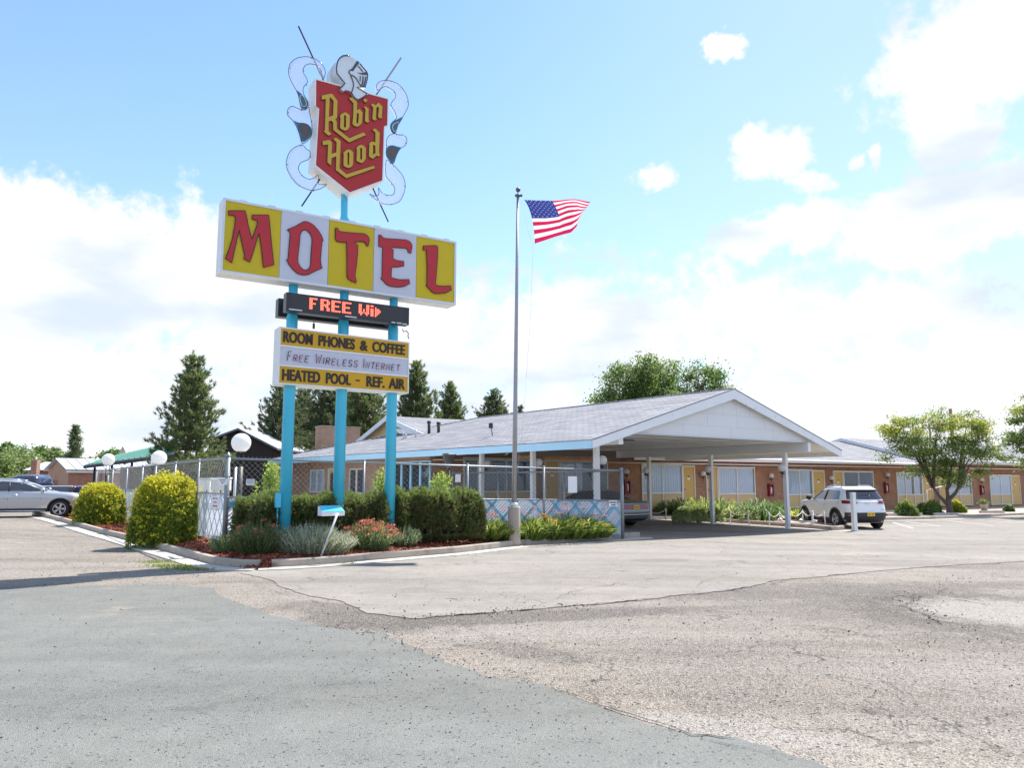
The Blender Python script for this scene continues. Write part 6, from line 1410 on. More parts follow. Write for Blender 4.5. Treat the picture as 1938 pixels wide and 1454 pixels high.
def wheel(t, x, y, r, w, spokes=5, lab=None):
    sg = 1 if y > 0 else -1; mb = MB(); mb.lathe((x, y, r), [(r * .66, -w / 2 * sg), (r * .93, -w / 2 * sg), (r, -w * .36 * sg), (r, w * .36 * sg), (r * .93, w / 2 * sg), (r * .66, w / 2 * sg), (r * .62, w * .3 * sg)], TYRE, 36, axis=(0, 1, 0)); wl = part('wheel', mb, t)
    rm = MB(); ro = w * .36 * sg; rm.lathe((x, y, r), [(r * .665, w / 2 * sg * .98), (r * .63, w / 2 * sg), (r * .60, ro * .5), (.01, ro * .2)], CLAD, 32, axis=(0, 1, 0)); rm.lathe((x, y, r), [(r * .67, w / 2 * sg * 1.0), (r * .66, w / 2 * sg * 1.06), (r * .60, w / 2 * sg * 1.02), (r * .59, ro)], RIM, 32, axis=(0, 1, 0))
    rm.lathe((x, y, r), [(r * .16, ro * .9), (r * .14, ro * 1.25), (.005, ro * 1.3)], RIM, 16, axis=(0, 1, 0))
    for k in range(spokes):
        for dlt in (-.14, .14):
            a = 2 * PI * k / spokes + dlt; d = Vector((math.cos(a), 0, math.sin(a))); nn = Vector((-math.sin(a), 0, math.cos(a))); c = Vector((x, y + ro * 1.1, r))
            rm.obox(c + d * r * .12 - nn * .016, d * r * .5, nn * .032, Vector((0, -.03 * sg, 0)), RIM)
    part('rim', rm, wl); return wl
def patch_side(c, pts_lo, pts_hi, sg, m, off=.006, nu=14, nv=6):
    """window patch on the flank between two boundary polylines of (x,z)"""
    mb = MB(); f = lambda l, t: pl(l, t); mb.grid(lambda a, b: c.side(*(tuple(f(pts_lo, a)[k] + (f(pts_hi, a)[k] - f(pts_lo, a)[k]) * b for k in (0, 1))), off, sg), nu, nv, m, True, flip=(sg > 0)); return mb
def patch_end(c, y0, y1, zlo, zhi, sgx, m, off=.006, nu=16, nv=6, top=None):
    mb = MB()
    def fn(a, b):
        z = zlo + (zhi - zlo) * b; k = 1 if top is None else 1 + (top - 1) * b; ym = (y0 + y1) / 2; y = ym + (y0 + (y1 - y0) * a - ym) * k; return c.end(y, z, sgx, off)
    mb.grid(fn, nu, nv, m, True, flip=(sgx > 0)); return mb
def plate(t, c, y, z, sgx, w=.30, h=.15, rows=True):
    p = c.end(y, z, sgx, .02); mb = MB(); f = lambda u, zz, ww: Vector((p.x + sgx * ww, p.y - sgx * u * -1, zz)) if 0 else Vector((p.x + sgx * ww, p.y + u * sgx, zz))
    mb.prism([[(-w / 2, z - h / 2), (w / 2, z - h / 2), (w / 2, z + h / 2), (-w / 2, z + h / 2)]], f, -.03, .012, PLATE); o = part('licence_plate', mb, t, 'yellow licence plate')
    mb = MB(); u = -w * .38
    for k, ww in enumerate((.03, .03, .03, .0, .03, .03, .03)):
        if ww: mb.prism([[(u, z - .035), (u + ww * .75, z - .035), (u + ww * .75, z + .035), (u, z + .035)]], f, .013, .015, PRED)
        u += .034
    part('print', mb, o)
PW = mat('paint_white', (.78, .78, .79), .25, var=.02, coat=.9); PS = mat('paint_silver', (.43, .44, .46), .3, metal=.45, var=.03, coat=.9); PB = mat('paint_navy', (.016, .024, .065), .25, var=.05, coat=1.0); PG = mat('paint_grey_green', (.15, .16, .165), .3, metal=.3, var=.03, coat=.9)

# white suv
c0 = G(1646, 1003); hd = PI / 2 + math.radians(4); WP = Vector((c0.x, c0.y, gz(c0.x, c0.y)))
fwd = Vector((math.cos(hd), math.sin(hd), 0)); org = WP + fwd * 2.25
t = thing('suv', 'white suv with black lower cladding parked nose in beside the carport', 'car', org, hd, local=True)
cw = Car([(.24, -2.0, 2.05, .80), (.34, -2.20, 2.22, .88), (.50, -2.29, 2.29, .915), (.62, -2.31, 2.31, .925), (.80, -2.27, 2.30, .93), (.95, -2.23, 2.24, .925), (1.04, -2.20, 2.08, .91), (1.09, -2.18, 1.72, .90), (1.12, -2.16, 1.30, .885), (1.16, -2.13, .98, .87), (1.32, -2.03, .66, .80), (1.48, -1.91, .32, .735), (1.58, -1.82, .04, .69), (1.64, -1.74, -.25, .62), (1.665, -1.6, -.5, .52), (1.68, -1.2, -.8, .3)], 5.5)
adopt(cw.body(PW, (-1.34, 1.36), .41, .36), 'body', t)
for x in (-1.34, 1.36):
    for y in (-.80, .80): wheel(t, x, y, .365, .235)
for sg in (-1, 1):
    part('side_window', patch_side(cw, [(-1.62, 1.16), (.86, 1.13)], [(-1.50, 1.50), (-.6, 1.55), (.05, 1.50), (.82, 1.16)], sg, CGL, .005, 30, 6), t)
    mb = MB()
    for x in (-.48, .42): mb.tube([cw.side(x + .02, 1.12, .012, sg), cw.side(x - .02, 1.55, .012, sg)], .028, CLAD if x > 0 else CLAD, 6)
    part('window_pillar', mb, t)
    part('sill_cladding', patch_side(cw, [(-.95, .25), (.95, .25)], [(-.95, .42), (.95, .42)], sg, CLAD, .012), t)
    mb = MB()
    for ax in (-1.34, 1.36):
        P = [(ax + .45 * math.cos(a), .36 + .45 * math.sin(a)) for a in np.linspace(-.15, PI + .15, 16)]; mb.tube([cw.side(x, max(z, .26), -.01, sg) for x, z in P], .045, CLAD, 6)
    part('arch_trim', mb, t)
    mb = MB(); mb.tube([cw.side(-1.45, 1.60, -.03, sg) + UP * .05, cw.side(-1.25, 1.62, -.03, sg) + UP * .09, cw.side(-.5, 1.62, -.03, sg) + UP * .09, cw.side(-.2, 1.58, -.03, sg) + UP * .06], .02, CHR, 6); part('roof_rail', mb, t)
    mb = MB(); m0 = cw.side(.72, 1.13, .02, sg); mb.lathe(m0 + Vector((0, sg * .12, .06)), [(.02, -.08), (.10, -.05), (.11, .05), (.02, .09)], CLAD, 12, axis=(1, 0, .1)); part('door_mirror', mb, t)
    mb = MB()
    for x in (-.62, .30): mb.tube([cw.side(x - .09, .98, .02, sg), cw.side(x + .09, .985, .02, sg)], .018, PW, 6)
    part('door_handle', mb, t)
    mb = MB()
    for x in (-.45, .52): mb.tube([cw.side(x, .45, .0, sg), cw.side(x, .9, .0, sg), cw.side(x, 1.11, .0, sg)], .006, WELL, 4)
    part('door_seam', mb, t)
    part('tail_lamp', patch_end(cw, sg * .42, sg * .89, 1.0, 1.13, -1, LAMP, .02, 10, 4), t); part('tail_lamp_side', patch_side(cw, [(-2.17, 1.0), (-1.9, 1.05)], [(-2.15, 1.13), (-1.9, 1.1)], sg, LAMP, .012, 5, 3), t)
    mb = MB(); mb.box(cw.end(sg * .72, .56, -1, .01), (.03, .16, .07), LAMP); part('reflector', mb, t)
part('rear_window', patch_end(cw, -.74, .74, 1.17, 1.52, -1, CGL, .008, 20, 6, .86), t); part('windshield', patch_end(cw, -.72, .72, 1.19, 1.56, 1, CGL, .008, 20, 6, .86), t)
part('rear_bumper', patch_end(cw, -.90, .90, .27, .66, -1, CLAD, .03, 24, 8), t)
mb = MB(); mb.grid(lambda a, b: cw.end(-.66 + 1.32 * a, 1.585 - .03 * b, -1, .02 + .10 * b), 14, 2, PW); mb.grid(lambda a, b: cw.end(-.62 + 1.24 * a, 1.555 - .06 * b, -1, .115 - .11 * b), 14, 2, CLAD); part('roof_spoiler', mb, t)
mb = MB(); mb.tube([cw.end(y, 1.075, -1, .03) for y in (-.45, -.2, 0, .2, .45)], .018, PW, 6); mb.box(cw.end(0, 1.02, -1, .02), (.03, .20, .05), CHR); mb.box(cw.end(-.55, .78, -1, .01), (.02, .14, .03), CHR); mb.box(cw.end(.58, .77, -1, .01), (.02, .18, .03), DGREY); part('tailgate_trim', mb, t)
mb = MB(); w0 = cw.end(-.02, 1.18, -1, .02); mb.tube([w0, w0 + Vector((.12, -.22, .2))], .01, BLACK, 5); part('wiper', mb, t)
mb = MB(); mb.tube([cw.end(-.60, .30, -1, .0) + Vector((.2, 0, 0)), cw.end(-.60, .30, -1, .04)], .035, CHR, 10); part('exhaust', mb, t)
plate(t, cw, -.05, .60, -1)

# silver suv on the left
sY = 33.0; fx = (123 - CX) / F * sY; hd = math.radians(24); gz_s = CAMH - (978.5 - 910) / F * sY
fw_ = Vector((math.cos(hd), math.sin(hd), 0)); org = Vector((fx, sY, gz_s)) - fw_ * 1.44 + Vector((-fw_.y, fw_.x, 0)) * .9; t = thing('suv', 'silver suv parked side on at the left edge facing the bushes', 'car', org, hd, local=True)
cs = Car([(.24, -2.0, 2.1, .80), (.34, -2.25, 2.28, .88), (.5, -2.33, 2.36, .92), (.75, -2.34, 2.36, .945), (.90, -2.30, 2.30, .945), (1.0, -2.27, 2.12, .93), (1.05, -2.25, 1.75, .915), (1.08, -2.23, 1.35, .90), (1.12, -2.2, 1.08, .88), (1.28, -2.05, .72, .82), (1.44, -1.86, .34, .75), (1.55, -1.65, .0, .69), (1.61, -1.45, -.25, .62), (1.635, -1.2, -.5, .5), (1.645, -.9, -.8, .3)], 5.5)
adopt(cs.body(PS, (-1.43, 1.44), .42, .36), 'body', t)
for x in (-1.43, 1.44):
    for y in (-.82, .82): wheel(t, x, y, .37, .24)
for sg in (-1, 1):
    part('side_window', patch_side(cs, [(-1.85, 1.14), (.95, 1.11)], [(-1.45, 1.44), (-.7, 1.53), (.0, 1.48), (.9, 1.13)], sg, CGL, .005, 30, 6), t)
    mb = MB(); mb.tube([cs.side(-.44, 1.11, .012, sg), cs.side(-.46, 1.52, .012, sg)], .03, CLAD, 6); mb.tube([cs.side(-1.38, 1.13, .012, sg), cs.side(-1.40, 1.45, .012, sg)], .012, CHR, 6); part('window_pillar', mb, t)
    mb = MB(); mb.tube([cs.side(x, 1.115 + .02 * (x < -1), .014, sg) for x in (-1.85, -1, 0, .95)], .013, CHR, 5); mb.tube([cs.side(x, z, .014, sg) for x, z in ((-1.85, 1.14), (-1.45, 1.45), (-.7, 1.54), (.0, 1.49), (.92, 1.13))], .01, CHR, 5); part('window_trim', mb, t)
    part('sill_cladding', patch_side(cs, [(-.98, .25), (.98, .25)], [(-.98, .40), (.98, .40)], sg, CLAD, .010), t)
    mb = MB(); mb.tube([cs.side(-.95, .30, .06, sg), cs.side(.95, .30, .06, sg)], .025, CHR, 6); part('side_step', mb, t)
    mb = MB()
    for ax in (-1.43, 1.44):
        P = [(ax + .45 * math.cos(a), .36 + .45 * math.sin(a)) for a in np.linspace(-.1, PI + .1, 16)]; mb.tube([cs.side(x, max(z, .26), -.015, sg) for x, z in P], .036, CLAD, 6)
    part('arch_trim', mb, t)
    mb = MB(); mb.tube([cs.side(-1.3, 1.57, -.02, sg) + UP * .03, cs.side(-.9, 1.6, -.02, sg) + UP * .055, cs.side(-.3, 1.58, -.02, sg) + UP * .055, cs.side(.05, 1.52, -.02, sg) + UP * .03], .018, CHR, 6); part('roof_rail', mb, t)
    mb = MB(); m0 = cs.side(.78, 1.10, .02, sg); mb.lathe(m0 + Vector((0, sg * .12, .06)), [(.02, -.08), (.09, -.05), (.10, .05), (.02, .10)], PS, 12, axis=(1, 0, .1)); part('door_mirror', mb, t)
    mb = MB()
    for x in (-1.32, -.22): mb.tube([cs.side(x - .1, .96, .022, sg), cs.side(x + .1, .965, .022, sg)], .018, CHR, 6)
    part('door_handle', mb, t)
    mb = MB()
    for x in (-.46, .74): mb.tube([cs.side(x, .42, .0, sg), cs.side(x, .8, .0, sg), cs.side(x, 1.09, .0, sg)], .007, WELL, 4)
    mb.tube([cs.side(x, .82, -.002, sg) for x in (-2.0, -1, 0, 1, 1.9)], .006, WELL, 4); part('door_seam', mb, t)
    part('headlight', patch_side(cs, [(1.95, .80), (2.30, .72)], [(1.9, .92), (2.25, .90)], sg, LAMPW, .01, 6, 3), t); part('tail_lamp', patch_end(cs, sg * .4, sg * .9, .95, 1.05, -1, LAMP, .02, 8, 3), t)
part('windshield', patch_end(cs, -.74, .74, 1.15, 1.53, 1, CGL, .008, 20, 6, .86), t); part('rear_window', patch_end(cs, -.7, .7, 1.16, 1.45, -1, CGL, .008, 16, 6, .88), t)
part('grille', patch_end(cs, -.5, .5, .55, .85, 1, CLAD, .02, 12, 4), t)

# sedan under the carport
rc = G(1208, 1001.5); a_ = math.atan2(A2.y, A2.x); org = Vector((rc.x, rc.y, gz(rc.x, rc.y))) + A2 * 2.62; org.z = gz(org.x, org.y)
t = thing('sedan', 'silver grey sedan with wide red tail lamps parked under the carport', 'car', org, a_, local=True)
cb = Car([(.22, -2.2, 2.3, .80), (.34, -2.48, 2.48, .87), (.48, -2.55, 2.54, .92), (.62, -2.56, 2.52, .935), (.68, -2.53, 2.5, .935), (.80, -2.52, 2.40, .93), (.90, -2.50, 2.1, .92), (.95, -2.46, 1.7, .90), (.98, -2.40, 1.3, .88), (1.0, -2.1, 1.05, .86), (1.03, -1.62, .9, .83), (1.18, -1.3, .5, .77), (1.30, -1.05, .15, .71), (1.38, -.85, -.1, .64), (1.41, -.65, -.25, .52), (1.42, -.5, -.35, .3)], 9.0)
adopt(cb.body(PG, (-1.42, 1.45), .38, .32), 'body', t)
for x in (-1.42, 1.45):
    for y in (-.80, .80): wheel(t, x, y, .325, .22)
for sg in (-1, 1):
    part('side_window', patch_side(cb, [(-1.35, 1.05), (.75, 1.04)], [(-.95, 1.30), (-.5, 1.34), (.0, 1.30), (.7, 1.06)], sg, CGL, .005, 24, 5), t)
    part('bumper_strip', patch_side(cb, [(-2.4, .50), (-1.85, .50)], [(-2.4, .58), (-1.85, .58)], sg, CHR, .015), t)
part('tail_lamp', patch_end(cb, -.90, .90, .70, .86, -1, LAMP, .012, 24, 5), t, 'full width red tail lamp band')
part('rear_window', patch_end(cb, -.66, .66, 1.06, 1.34, -1, CGL, .01, 20, 6, .88), t); part('windshield', patch_end(cb, -.7, .7, 1.06, 1.34, 1, CGL, .01, 16, 6, .88), t)
mb = MB()
for z, r in ((.64, .016), (.50, .018), (.905, .014)): mb.tube([cb.end(y, z, -1, .02) for y in np.linspace(-.88, .88, 13)], r, CHR, 6)
part('chrome_strip', mb, t); plate(t, cb, .0, .77, -1, .31, .15)
part('lower_bumper', patch_end(cb, -.86, .86, .24, .34, -1, CLAD, .015, 20, 3), t)

# blue pickup behind the silver suv, facing left
pY = 42.0; rx = (148 - CX) / F * pY; gzp = .2; org = Vector((rx - 2.9, pY + .9, gzp)); t = thing('pickup_truck', 'dark blue pickup truck behind the silver suv, its cab roof and bed rail showing', 'truck', org, PI, local=True)
cp_ = Car([(.45, -2.85, 2.8, .90), (.55, -2.9, 2.88, .95), (.95, -2.9, 2.9, .97), (1.15, -2.9, 2.7, .96), (1.22, -2.88, 2.4, .95)], 7); adopt(cp_.body(PB, (-1.75, 1.85), .45, .40), 'body', t)
cc = Car([(1.2, -.85, 1.55, .94), (1.4, -.82, 1.2, .88), (1.7, -.72, .75, .78), (1.80, -.6, .55, .7), (1.84, -.4, .3, .5)], 6); o = cc.body(PB, (), 0, 0); adopt(o, 'cab', t)
for x in (-1.75, 1.85):
    for y in (-.8, .8): wheel(t, x, y, .39, .26)
for sg in (-1, 1):
    part('side_window', patch_side(cc, [(-.7, 1.27), (1.2, 1.27)], [(-.62, 1.68), (.6, 1.68)], sg, CGL, .006, 14, 5), t)
    mb = MB(); mb.box((-2.90, sg * .88, 1.12), (.05, .10, .12), LAMP); part('tail_lamp', mb, t)
mb = MB(); mb.box((-1.9, .9, 1.25), (1.95, .1, .05), CHR); mb.box((-1.9, -.9, 1.25), (1.95, .1, .05), CHR); part('bed_rail', mb, t)
mb = MB(); mb.tube([(-.55, .66, 1.83), (-.4, .66, 1.88), (.25, .66, 1.88), (.4, .66, 1.83)], .02, CHR, 6); mb.tube([(-.55, -.66, 1.83), (-.4, -.66, 1.88), (.25, -.66, 1.88), (.4, -.66, 1.83)], .02, CHR, 6); part('roof_rail', mb, t)

# ------------------------------------------------------------------ small things
p = G(607, 1051, .18); p = Vector((p.x, p.y, bz(p.x, p.y))); Y = p.y; q = hy(639, 972, Y)
t = thing('letter_box', 'white box with a blue sloping lid on a leaning white post', 'drop box', p); mb = MB(); d = (q - p); mb.tube([p - d * .1, p + d], .022, WHITE, 10); part('post', mb, t)
bx = lambda x, y, dy=0: hy(x, y, Y + dy)
ax_ = SD * .50; o0 = bx(612, 977) - Vector((0, .12, 0)); hgt = UP * .2; dep = -SNn * .30; mb = MB()
v = [o0, o0 + ax_, o0 + ax_ + dep, o0 + dep]; fz = [.085, .085, .20, .20]
vt = [a + UP * b for a, b in zip(v, fz)]; mb.add(v + vt, [(3, 2, 1, 0), (0, 1, 5, 4), (1, 2, 6, 5), (2, 3, 7, 6), (3, 0, 4, 7), (4, 5, 6, 7)], WHITE); bxo = part('box', mb, t)
nl = (vt[1] - vt[0]).cross(vt[3] - vt[0]).normalized(); mb = MB(); lv = [vt[0] + ax_ * .03, vt[1] - ax_ * .03, vt[2] - ax_ * .03, vt[3] + ax_ * .03]; lv2 = [a + nl * .012 for a in lv]
mb.add(lv + lv2, [(4, 5, 6, 7), (0, 1, 5, 4), (1, 2, 6, 5), (2, 3, 7, 6), (3, 0, 4, 7)], TEAL); part('lid', mb, bxo, 'blue sloping lid')

p = G(1618, 1006); z1 = hy(1618, 934, p.y).z; zb = gz(p.x, p.y); t = thing('bollard', 'square white post standing behind the white suv', 'post', (p.x, p.y, zb)); mb = MB(); mb.box((p.x, p.y, (zb + z1) / 2), (.15, .15, z1 - zb), WHITE, .3); part('shaft', mb, t)
mb = MB(); mb.box((p.x, p.y, z1 + .015), (.17, .17, .03), WHITE, .3); mb.box((p.x, p.y, zb + .03), (.2, .2, .06), WHITE, .3); part('cap', mb, t)
# island kerb beside the carport row
isl = gp((1215, 979), (1300, 984), (1349, 988), (1440, 994.5), (1500, 999), (1545, 1002), (1574, 1005.5), (1598, 1004.5), (1597, 997), (1560, 990), (1500, 981), (1440, 976), (1370, 971.5), (1300, 968), (1225, 967))
sheet('planter_bed', isl[:], .13, mat('planter_soil', (.24, .19, .14), .95, var=.35, vs=8, bump=.6, bs=30), st=.6)
isl2 = [Vector(q) for q in isl]; path = smooth(dense([tuple(q) for q in isl[:10]], .3), 1)
KDK = mat('kerb_brown_paint', (.36, .29, .25), .9, var=.15, vs=4, bump=.3)  # even reddish brown for the island kerb
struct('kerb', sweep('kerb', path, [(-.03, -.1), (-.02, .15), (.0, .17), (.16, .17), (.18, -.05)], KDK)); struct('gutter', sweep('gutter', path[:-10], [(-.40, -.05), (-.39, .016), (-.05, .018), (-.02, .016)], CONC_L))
PNK = mat('pink_pad', (.58, .42, .38), .85, var=.1, vs=3)
pad = gp((1465, 993), (1575, 1000), (1590, 997), (1540, 982), (1480, 974), (1440, 976)); sheet('walk_pad', pad, .145, PNK, st=.8)
# low white posts with ropes
RP = [(1224, 965, 980), (1260, 963, 979), (1382, 967, 985), (1418, 967, 988), (1456, 971, 990), (1475, 969, 988), (1495, 971, 992), (1519, 966, 989), (1538, 969.5, 993.5), (1563, 968, 993)]
RL = ['at the left end beside the sedan', 'second from the left before the grass', 'right of the middle carport post', 'leaning before the big grass clump', 'just left of the front carport post', 'behind the front carport post', 'just right of the front carport post', 'by the front wheel of the white suv', 'thickest one before the white suv', 'last one before the rear wheel of the white suv']
tops = []
for i, (x, y0, y1) in enumerate(RP):
    p = G(x, y1, .15); p = Vector((p.x, p.y, gz(p.x, p.y) + .13)); h = hy(x, y0, p.y).z - p.z; r = .045 if i == 8 else .026
    ln = Vector((-.06 if i in (3, 9) else .02, 0, 0)); mb = MB(); mb.tube([p - UP * .1, p + ln + UP * h], r, WHITE, 8); mb.sphere(p + ln + UP * h, r * 1.15, WHITE, 8, 6); single('rope_post', mb, 'low white rope post ' + RL[i], 'post', p, 'low white posts with slack rope'); tops.append(p + ln + UP * (h - .03))
RO = mat('rope', (.68, .66, .60), .9)
rl = {0: 'left end by the sedan', 2: 'right of the middle carport post', 4: 'left of the front carport post', 5: 'behind the front carport post', 6: 'right of the front carport post', 7: 'by the front wheel of the white suv', 8: 'nearest the rear wheel of the white suv'}
for i, l in rl.items():
    a, b = tops[i], tops[i + 1]; mb = MB(); mb.tube([a.lerp(b, k / 10) - UP * (.16 * 4 * (k / 10) * (1 - k / 10)) for k in range(11)], .014, RO, 6)
    single('slack_rope', mb, 'slack pale rope between low white posts, ' + l, 'rope', a, 'ropes between the low white posts')
p = G(1500, 996, .15); mb = MB(); mb.tube([G(1478, 985, .16) + UP * .16, G(1495, 992, .16) + UP * .16, G(1520, 996, .16) + UP * .16, G(1546, 995, .16) + UP * .16], .03, RO, 8); single('hose', mb, 'pale hose lying on the pad by the low white posts', 'hose', p)
# parking strip in front of the rooms: kerb, wheel stops, painted lines
kp = gp((1640, 986), (1700, 985.5), (1760, 984), (1800, 982.5), (1870, 979), (1938, 976), (2100, 969)); path = smooth(dense(kp, .5), 1)
struct('kerb', sweep('kerb', path, [(-.02, -.1), (-.01, .14), (.0, .155), (.16, .155), (.18, -.05)], CONC)); struct('gutter', sweep('gutter', path, [(-.42, -.05), (-.41, .016), (-.05, .018), (-.02, .016)], CONC_L))
GRV = mat('pinkish_gravel', (.40, .31, .26), .95, var=.35, vs=20, bump=1, bs=60); sheet('gravel_bed', kp + gp((2100, 962), (1938, 965), (1800, 969.5), (1700, 973), (1640, 976)), .11, GRV, st=1.0)
for i, (x0, x1, y, l) in enumerate([(1675, 1745, 981, 'pale concrete wheel stop before the left dark shrubs'), (1768, 1812, 980, 'pale concrete wheel stop under the street tree'), (1855, 1900, 975, 'pale concrete wheel stop before the flower pot')]):
    a, b = G(x0, y), G(x1, y); D = (b - a); D.z = 0; L = D.length; D.normalize(); Nn = Vector((D.y, -D.x, 0)); mb = MB(); f = lambda u, z, w: a + D * w + Nn * u + UP * z
    mb.prism([[(-.09, .1), (.09, .1), (.06, .25), (-.06, .25)]], f, 0, L, CONC_L); single('wheel_stop', mb, l, 'wheel stop', a, 'concrete wheel stops before the rooms')
LINE = mat('line_paint', (.50, .48, .45), .8, var=.15, dirt=(.42, .40, .37), dscale=6, dthr=.5)
for a, b in (((1712, 988), (1780, 997)), ((1790, 986), (1880, 996)), ((1870, 983), (1990, 994)), ((1690, 990), (1728, 1001)), ((1850, 984.5), (1938, 992))):
    A_, B_ = G(*a), G(*b); D = (B_ - A_).normalized(); Nn = Vector((D.y, -D.x, 0)) * .05; mb = MB(); k = 8
    q = [A_.lerp(B_, i / k) for i in range(k + 1)]; mb.add([(p.x + s * Nn.x, p.y + s * Nn.y, gz(p.x, p.y) + .014) for p in q for s in (1, -1)], [(i * 2, i * 2 + 1, i * 2 + 3, i * 2 + 2) for i in range(k)], LINE); struct('parking_line', mb)
p = G(1863, 966, .15); t = thing('flower_pot', 'pale grey flower pot with dark plant beside the last window', 'flower pot', (p.x, p.y, gz(p.x, p.y) + .1)); z = gz(p.x, p.y) + .1; mb = MB(); mb.lathe((p.x, p.y, z), [(.01, 0), (.17, 0), (.24, .40), (.26, .42), (.22, .44), (.01, .38)], CONC_L, 20); part('pot', mb, t)
V, Fq = leaves(np.random.RandomState(9).normal(size=(420, 3)) * np.array([.13, .13, .09]) + np.array([p.x, p.y, z + .54]), .09); nppart('foliage', V, Fq, [L_DEC], t)
a, b = wp(wu(1680)[0] - .1, 1.15, 2.6), wp(wu(1728)[0], 1.45, 2.2); mb = MB(); mb.tube([a, b], .025, WHITE, 8); mb.tube([Vector((a.x, a.y, gz(a.x, a.y))), a], .03, WHITE, 8); single('handrail', mb, 'thin white handrail rising from behind the white suv', 'handrail', Vector((a.x, a.y, 0)))
# utility poles and wires
WOOD = mat('utility_pole_wood', (.16, .10, .08), .9, var=.3)
for (x, y, Y, r, arm, l) in [(1808, 774, 78, .17, False, 'brown utility pole top sticking up out of the street tree crown'), (1766, 805, 95, .12, True, 'utility pole crossarm seen through the street tree crown'), (94, 846, 130, .14, True, 'thin utility pole far behind the metal roofed house')]:
    p = at(x, Y); z = height(x, y, Y); t = thing('utility_pole', l, 'utility pole', p); mb = MB(); mb.tube([p, Vector((p.x, p.y, z))], [r * 1.2, r], WOOD, 10); part('pole', mb, t)
    if arm: mb = MB(); mb.box((p.x, p.y, z - .35), (2.2, .14, .16), WOOD); mb.box((p.x - .8, p.y, z - .18), (.1, .1, .16), DGREY); mb.box((p.x + .8, p.y, z - .18), (.1, .1, .16), DGREY); part('crossarm', mb, t)
for i, (a, b) in enumerate((((94, 853, 130), (330, 862, 110)), ((94, 851, 130), (-60, 862, 140)))):
    A_, B_ = hy(*a), hy(*b); mb = MB(); mb.tube([A_.lerp(B_, k / 8) - UP * (3.0 * k / 8 * (1 - k / 8)) for k in range(9)], .02, DGREY, 4); single('power_line', mb, ('thin power line crossing behind the spruce', 'thin power line leaving the far pole to the left')[i], 'cable', A_)

# ------------------------------------------------------------------ neighbours on the left
METR = mat('metal_roof', (.56, .57, .60), .4, metal=.2, var=.06); METS = mat('metal_seam', (.42, .43, .46), .5); GRN = mat('green_metal_roof', (.035, .20, .11), .4, var=.08); DKW = mat('dark_brown_boards', (.030, .022, .018), .8, var=.25, vs=6); YW = mat('pale_yellow_wall', (.58, .50, .32), .7)
BRX = coursemat('brick_neighbour', (1, 0, 0), (0, 0, 1), (.40, .17, .11), (.30, .12, .075), (.38, .28, .22), .22, .078, .010, .9, .3, .25); BRY = coursemat('brick_neighbour_end', (0, 1, 0), (0, 0, 1), (.50, .27, .18), (.42, .22, .14), (.44, .34, .27), .22, .078, .010, .9, .3, .2)
def seamroof(mb, a, b, c, d, m, ns=10, ms=None):
    quad(mb, a, b, c, d, m, .08)
    for k in range(1, ns):
        p0, p1 = Vector(a).lerp(Vector(b), k / ns), Vector(d).lerp(Vector(c), k / ns); mb.tube([p0 + UP * .02, p1 + UP * .02], .03, ms or m, 4)
# brick house with metal roof: gable end to the left, long wall with eave facing us
Y = 58.0; e0 = hy(128, 889, Y); r0 = hy(122.5, 867.5, Y + 2); ln = 9.5; gl = -.15; W_ = 2.6; ha = math.radians(47)
BRX2 = coursemat('brick_house_long', (math.cos(ha), math.sin(ha), 0), (0, 0, 1), (.42, .18, .115), (.31, .125, .08), (.38, .28, .22), .22, .078, .010, .9, .3, .25); BRY2 = coursemat('brick_house_end', (-math.sin(ha), math.cos(ha), 0), (0, 0, 1), (.50, .27, .18), (.42, .22, .14), (.44, .34, .27), .22, .078, .010, .9, .3, .2)
t = thing('brick_house', 'small brick house with a ribbed white metal roof behind the parking lot', 'house', (e0.x, e0.y, 0), ha, local=True); ez_, rz0 = e0.z, r0.z
mb = MB(); mb.obox((.15, .15, gl), (ln, 0, 0), (0, 2 * W_ - .3, 0), (0, 0, ez_ - gl - .08), BRX2); part('wall', mb, t)
mb = MB(); mb.add([(.14, .14, gl), (.14, 2 * W_ - .14, gl), (.14, 2 * W_ - .14, ez_ - .05), (.14, W_, rz0 - .1), (.14, .14, ez_ - .05)], [(0, 4, 3, 2, 1)], BRY2); part('gable', mb, t)
mb = MB(); seamroof(mb, (-.15, -.15, ez_), (ln + .3, -.15, ez_), (ln + .3, W_, rz0), (-.15, W_, rz0), METR, 14, METS); seamroof(mb, (ln + .3, 2 * W_ + .15, ez_), (-.15, 2 * W_ + .15, ez_), (-.15, W_, rz0), (ln + .3, W_, rz0), METR, 14, METS); part('roof', mb, t)
mb = MB(); mb.obox((-.1, -.12, ez_ - .24), (ln + .3, 0, 0), (0, .05, 0), (0, 0, .15), TRIM); part('fascia', mb, t)
mb = MB(); p = hy(104, 905, 60); mb.box((p.x, p.y, .8), (1.5, .25, 1.9), BRX); mb.box((p.x + 1.35, p.y - .3, 1.0), (.5, .3, 2.2), BRX); single('brick_wall', mb, 'low brick wall between the two metal roofed houses', 'wall', (p.x, p.y, -.15))
Y = 74; e0, r0 = hy(45, 890, Y), hy(50, 875, Y + 4); ln = 3.2; x0 = hy(45, 890, Y).x; t = thing('brick_house', 'little house with white metal roof and a square red brick chimney', 'house', (x0, Y, -.1)); mb = MB(); mb.box((x0 + 2.0, Y + 3.4, e0.z / 2), (3.4, 6, e0.z + .2), BRX); part('wall', mb, t)
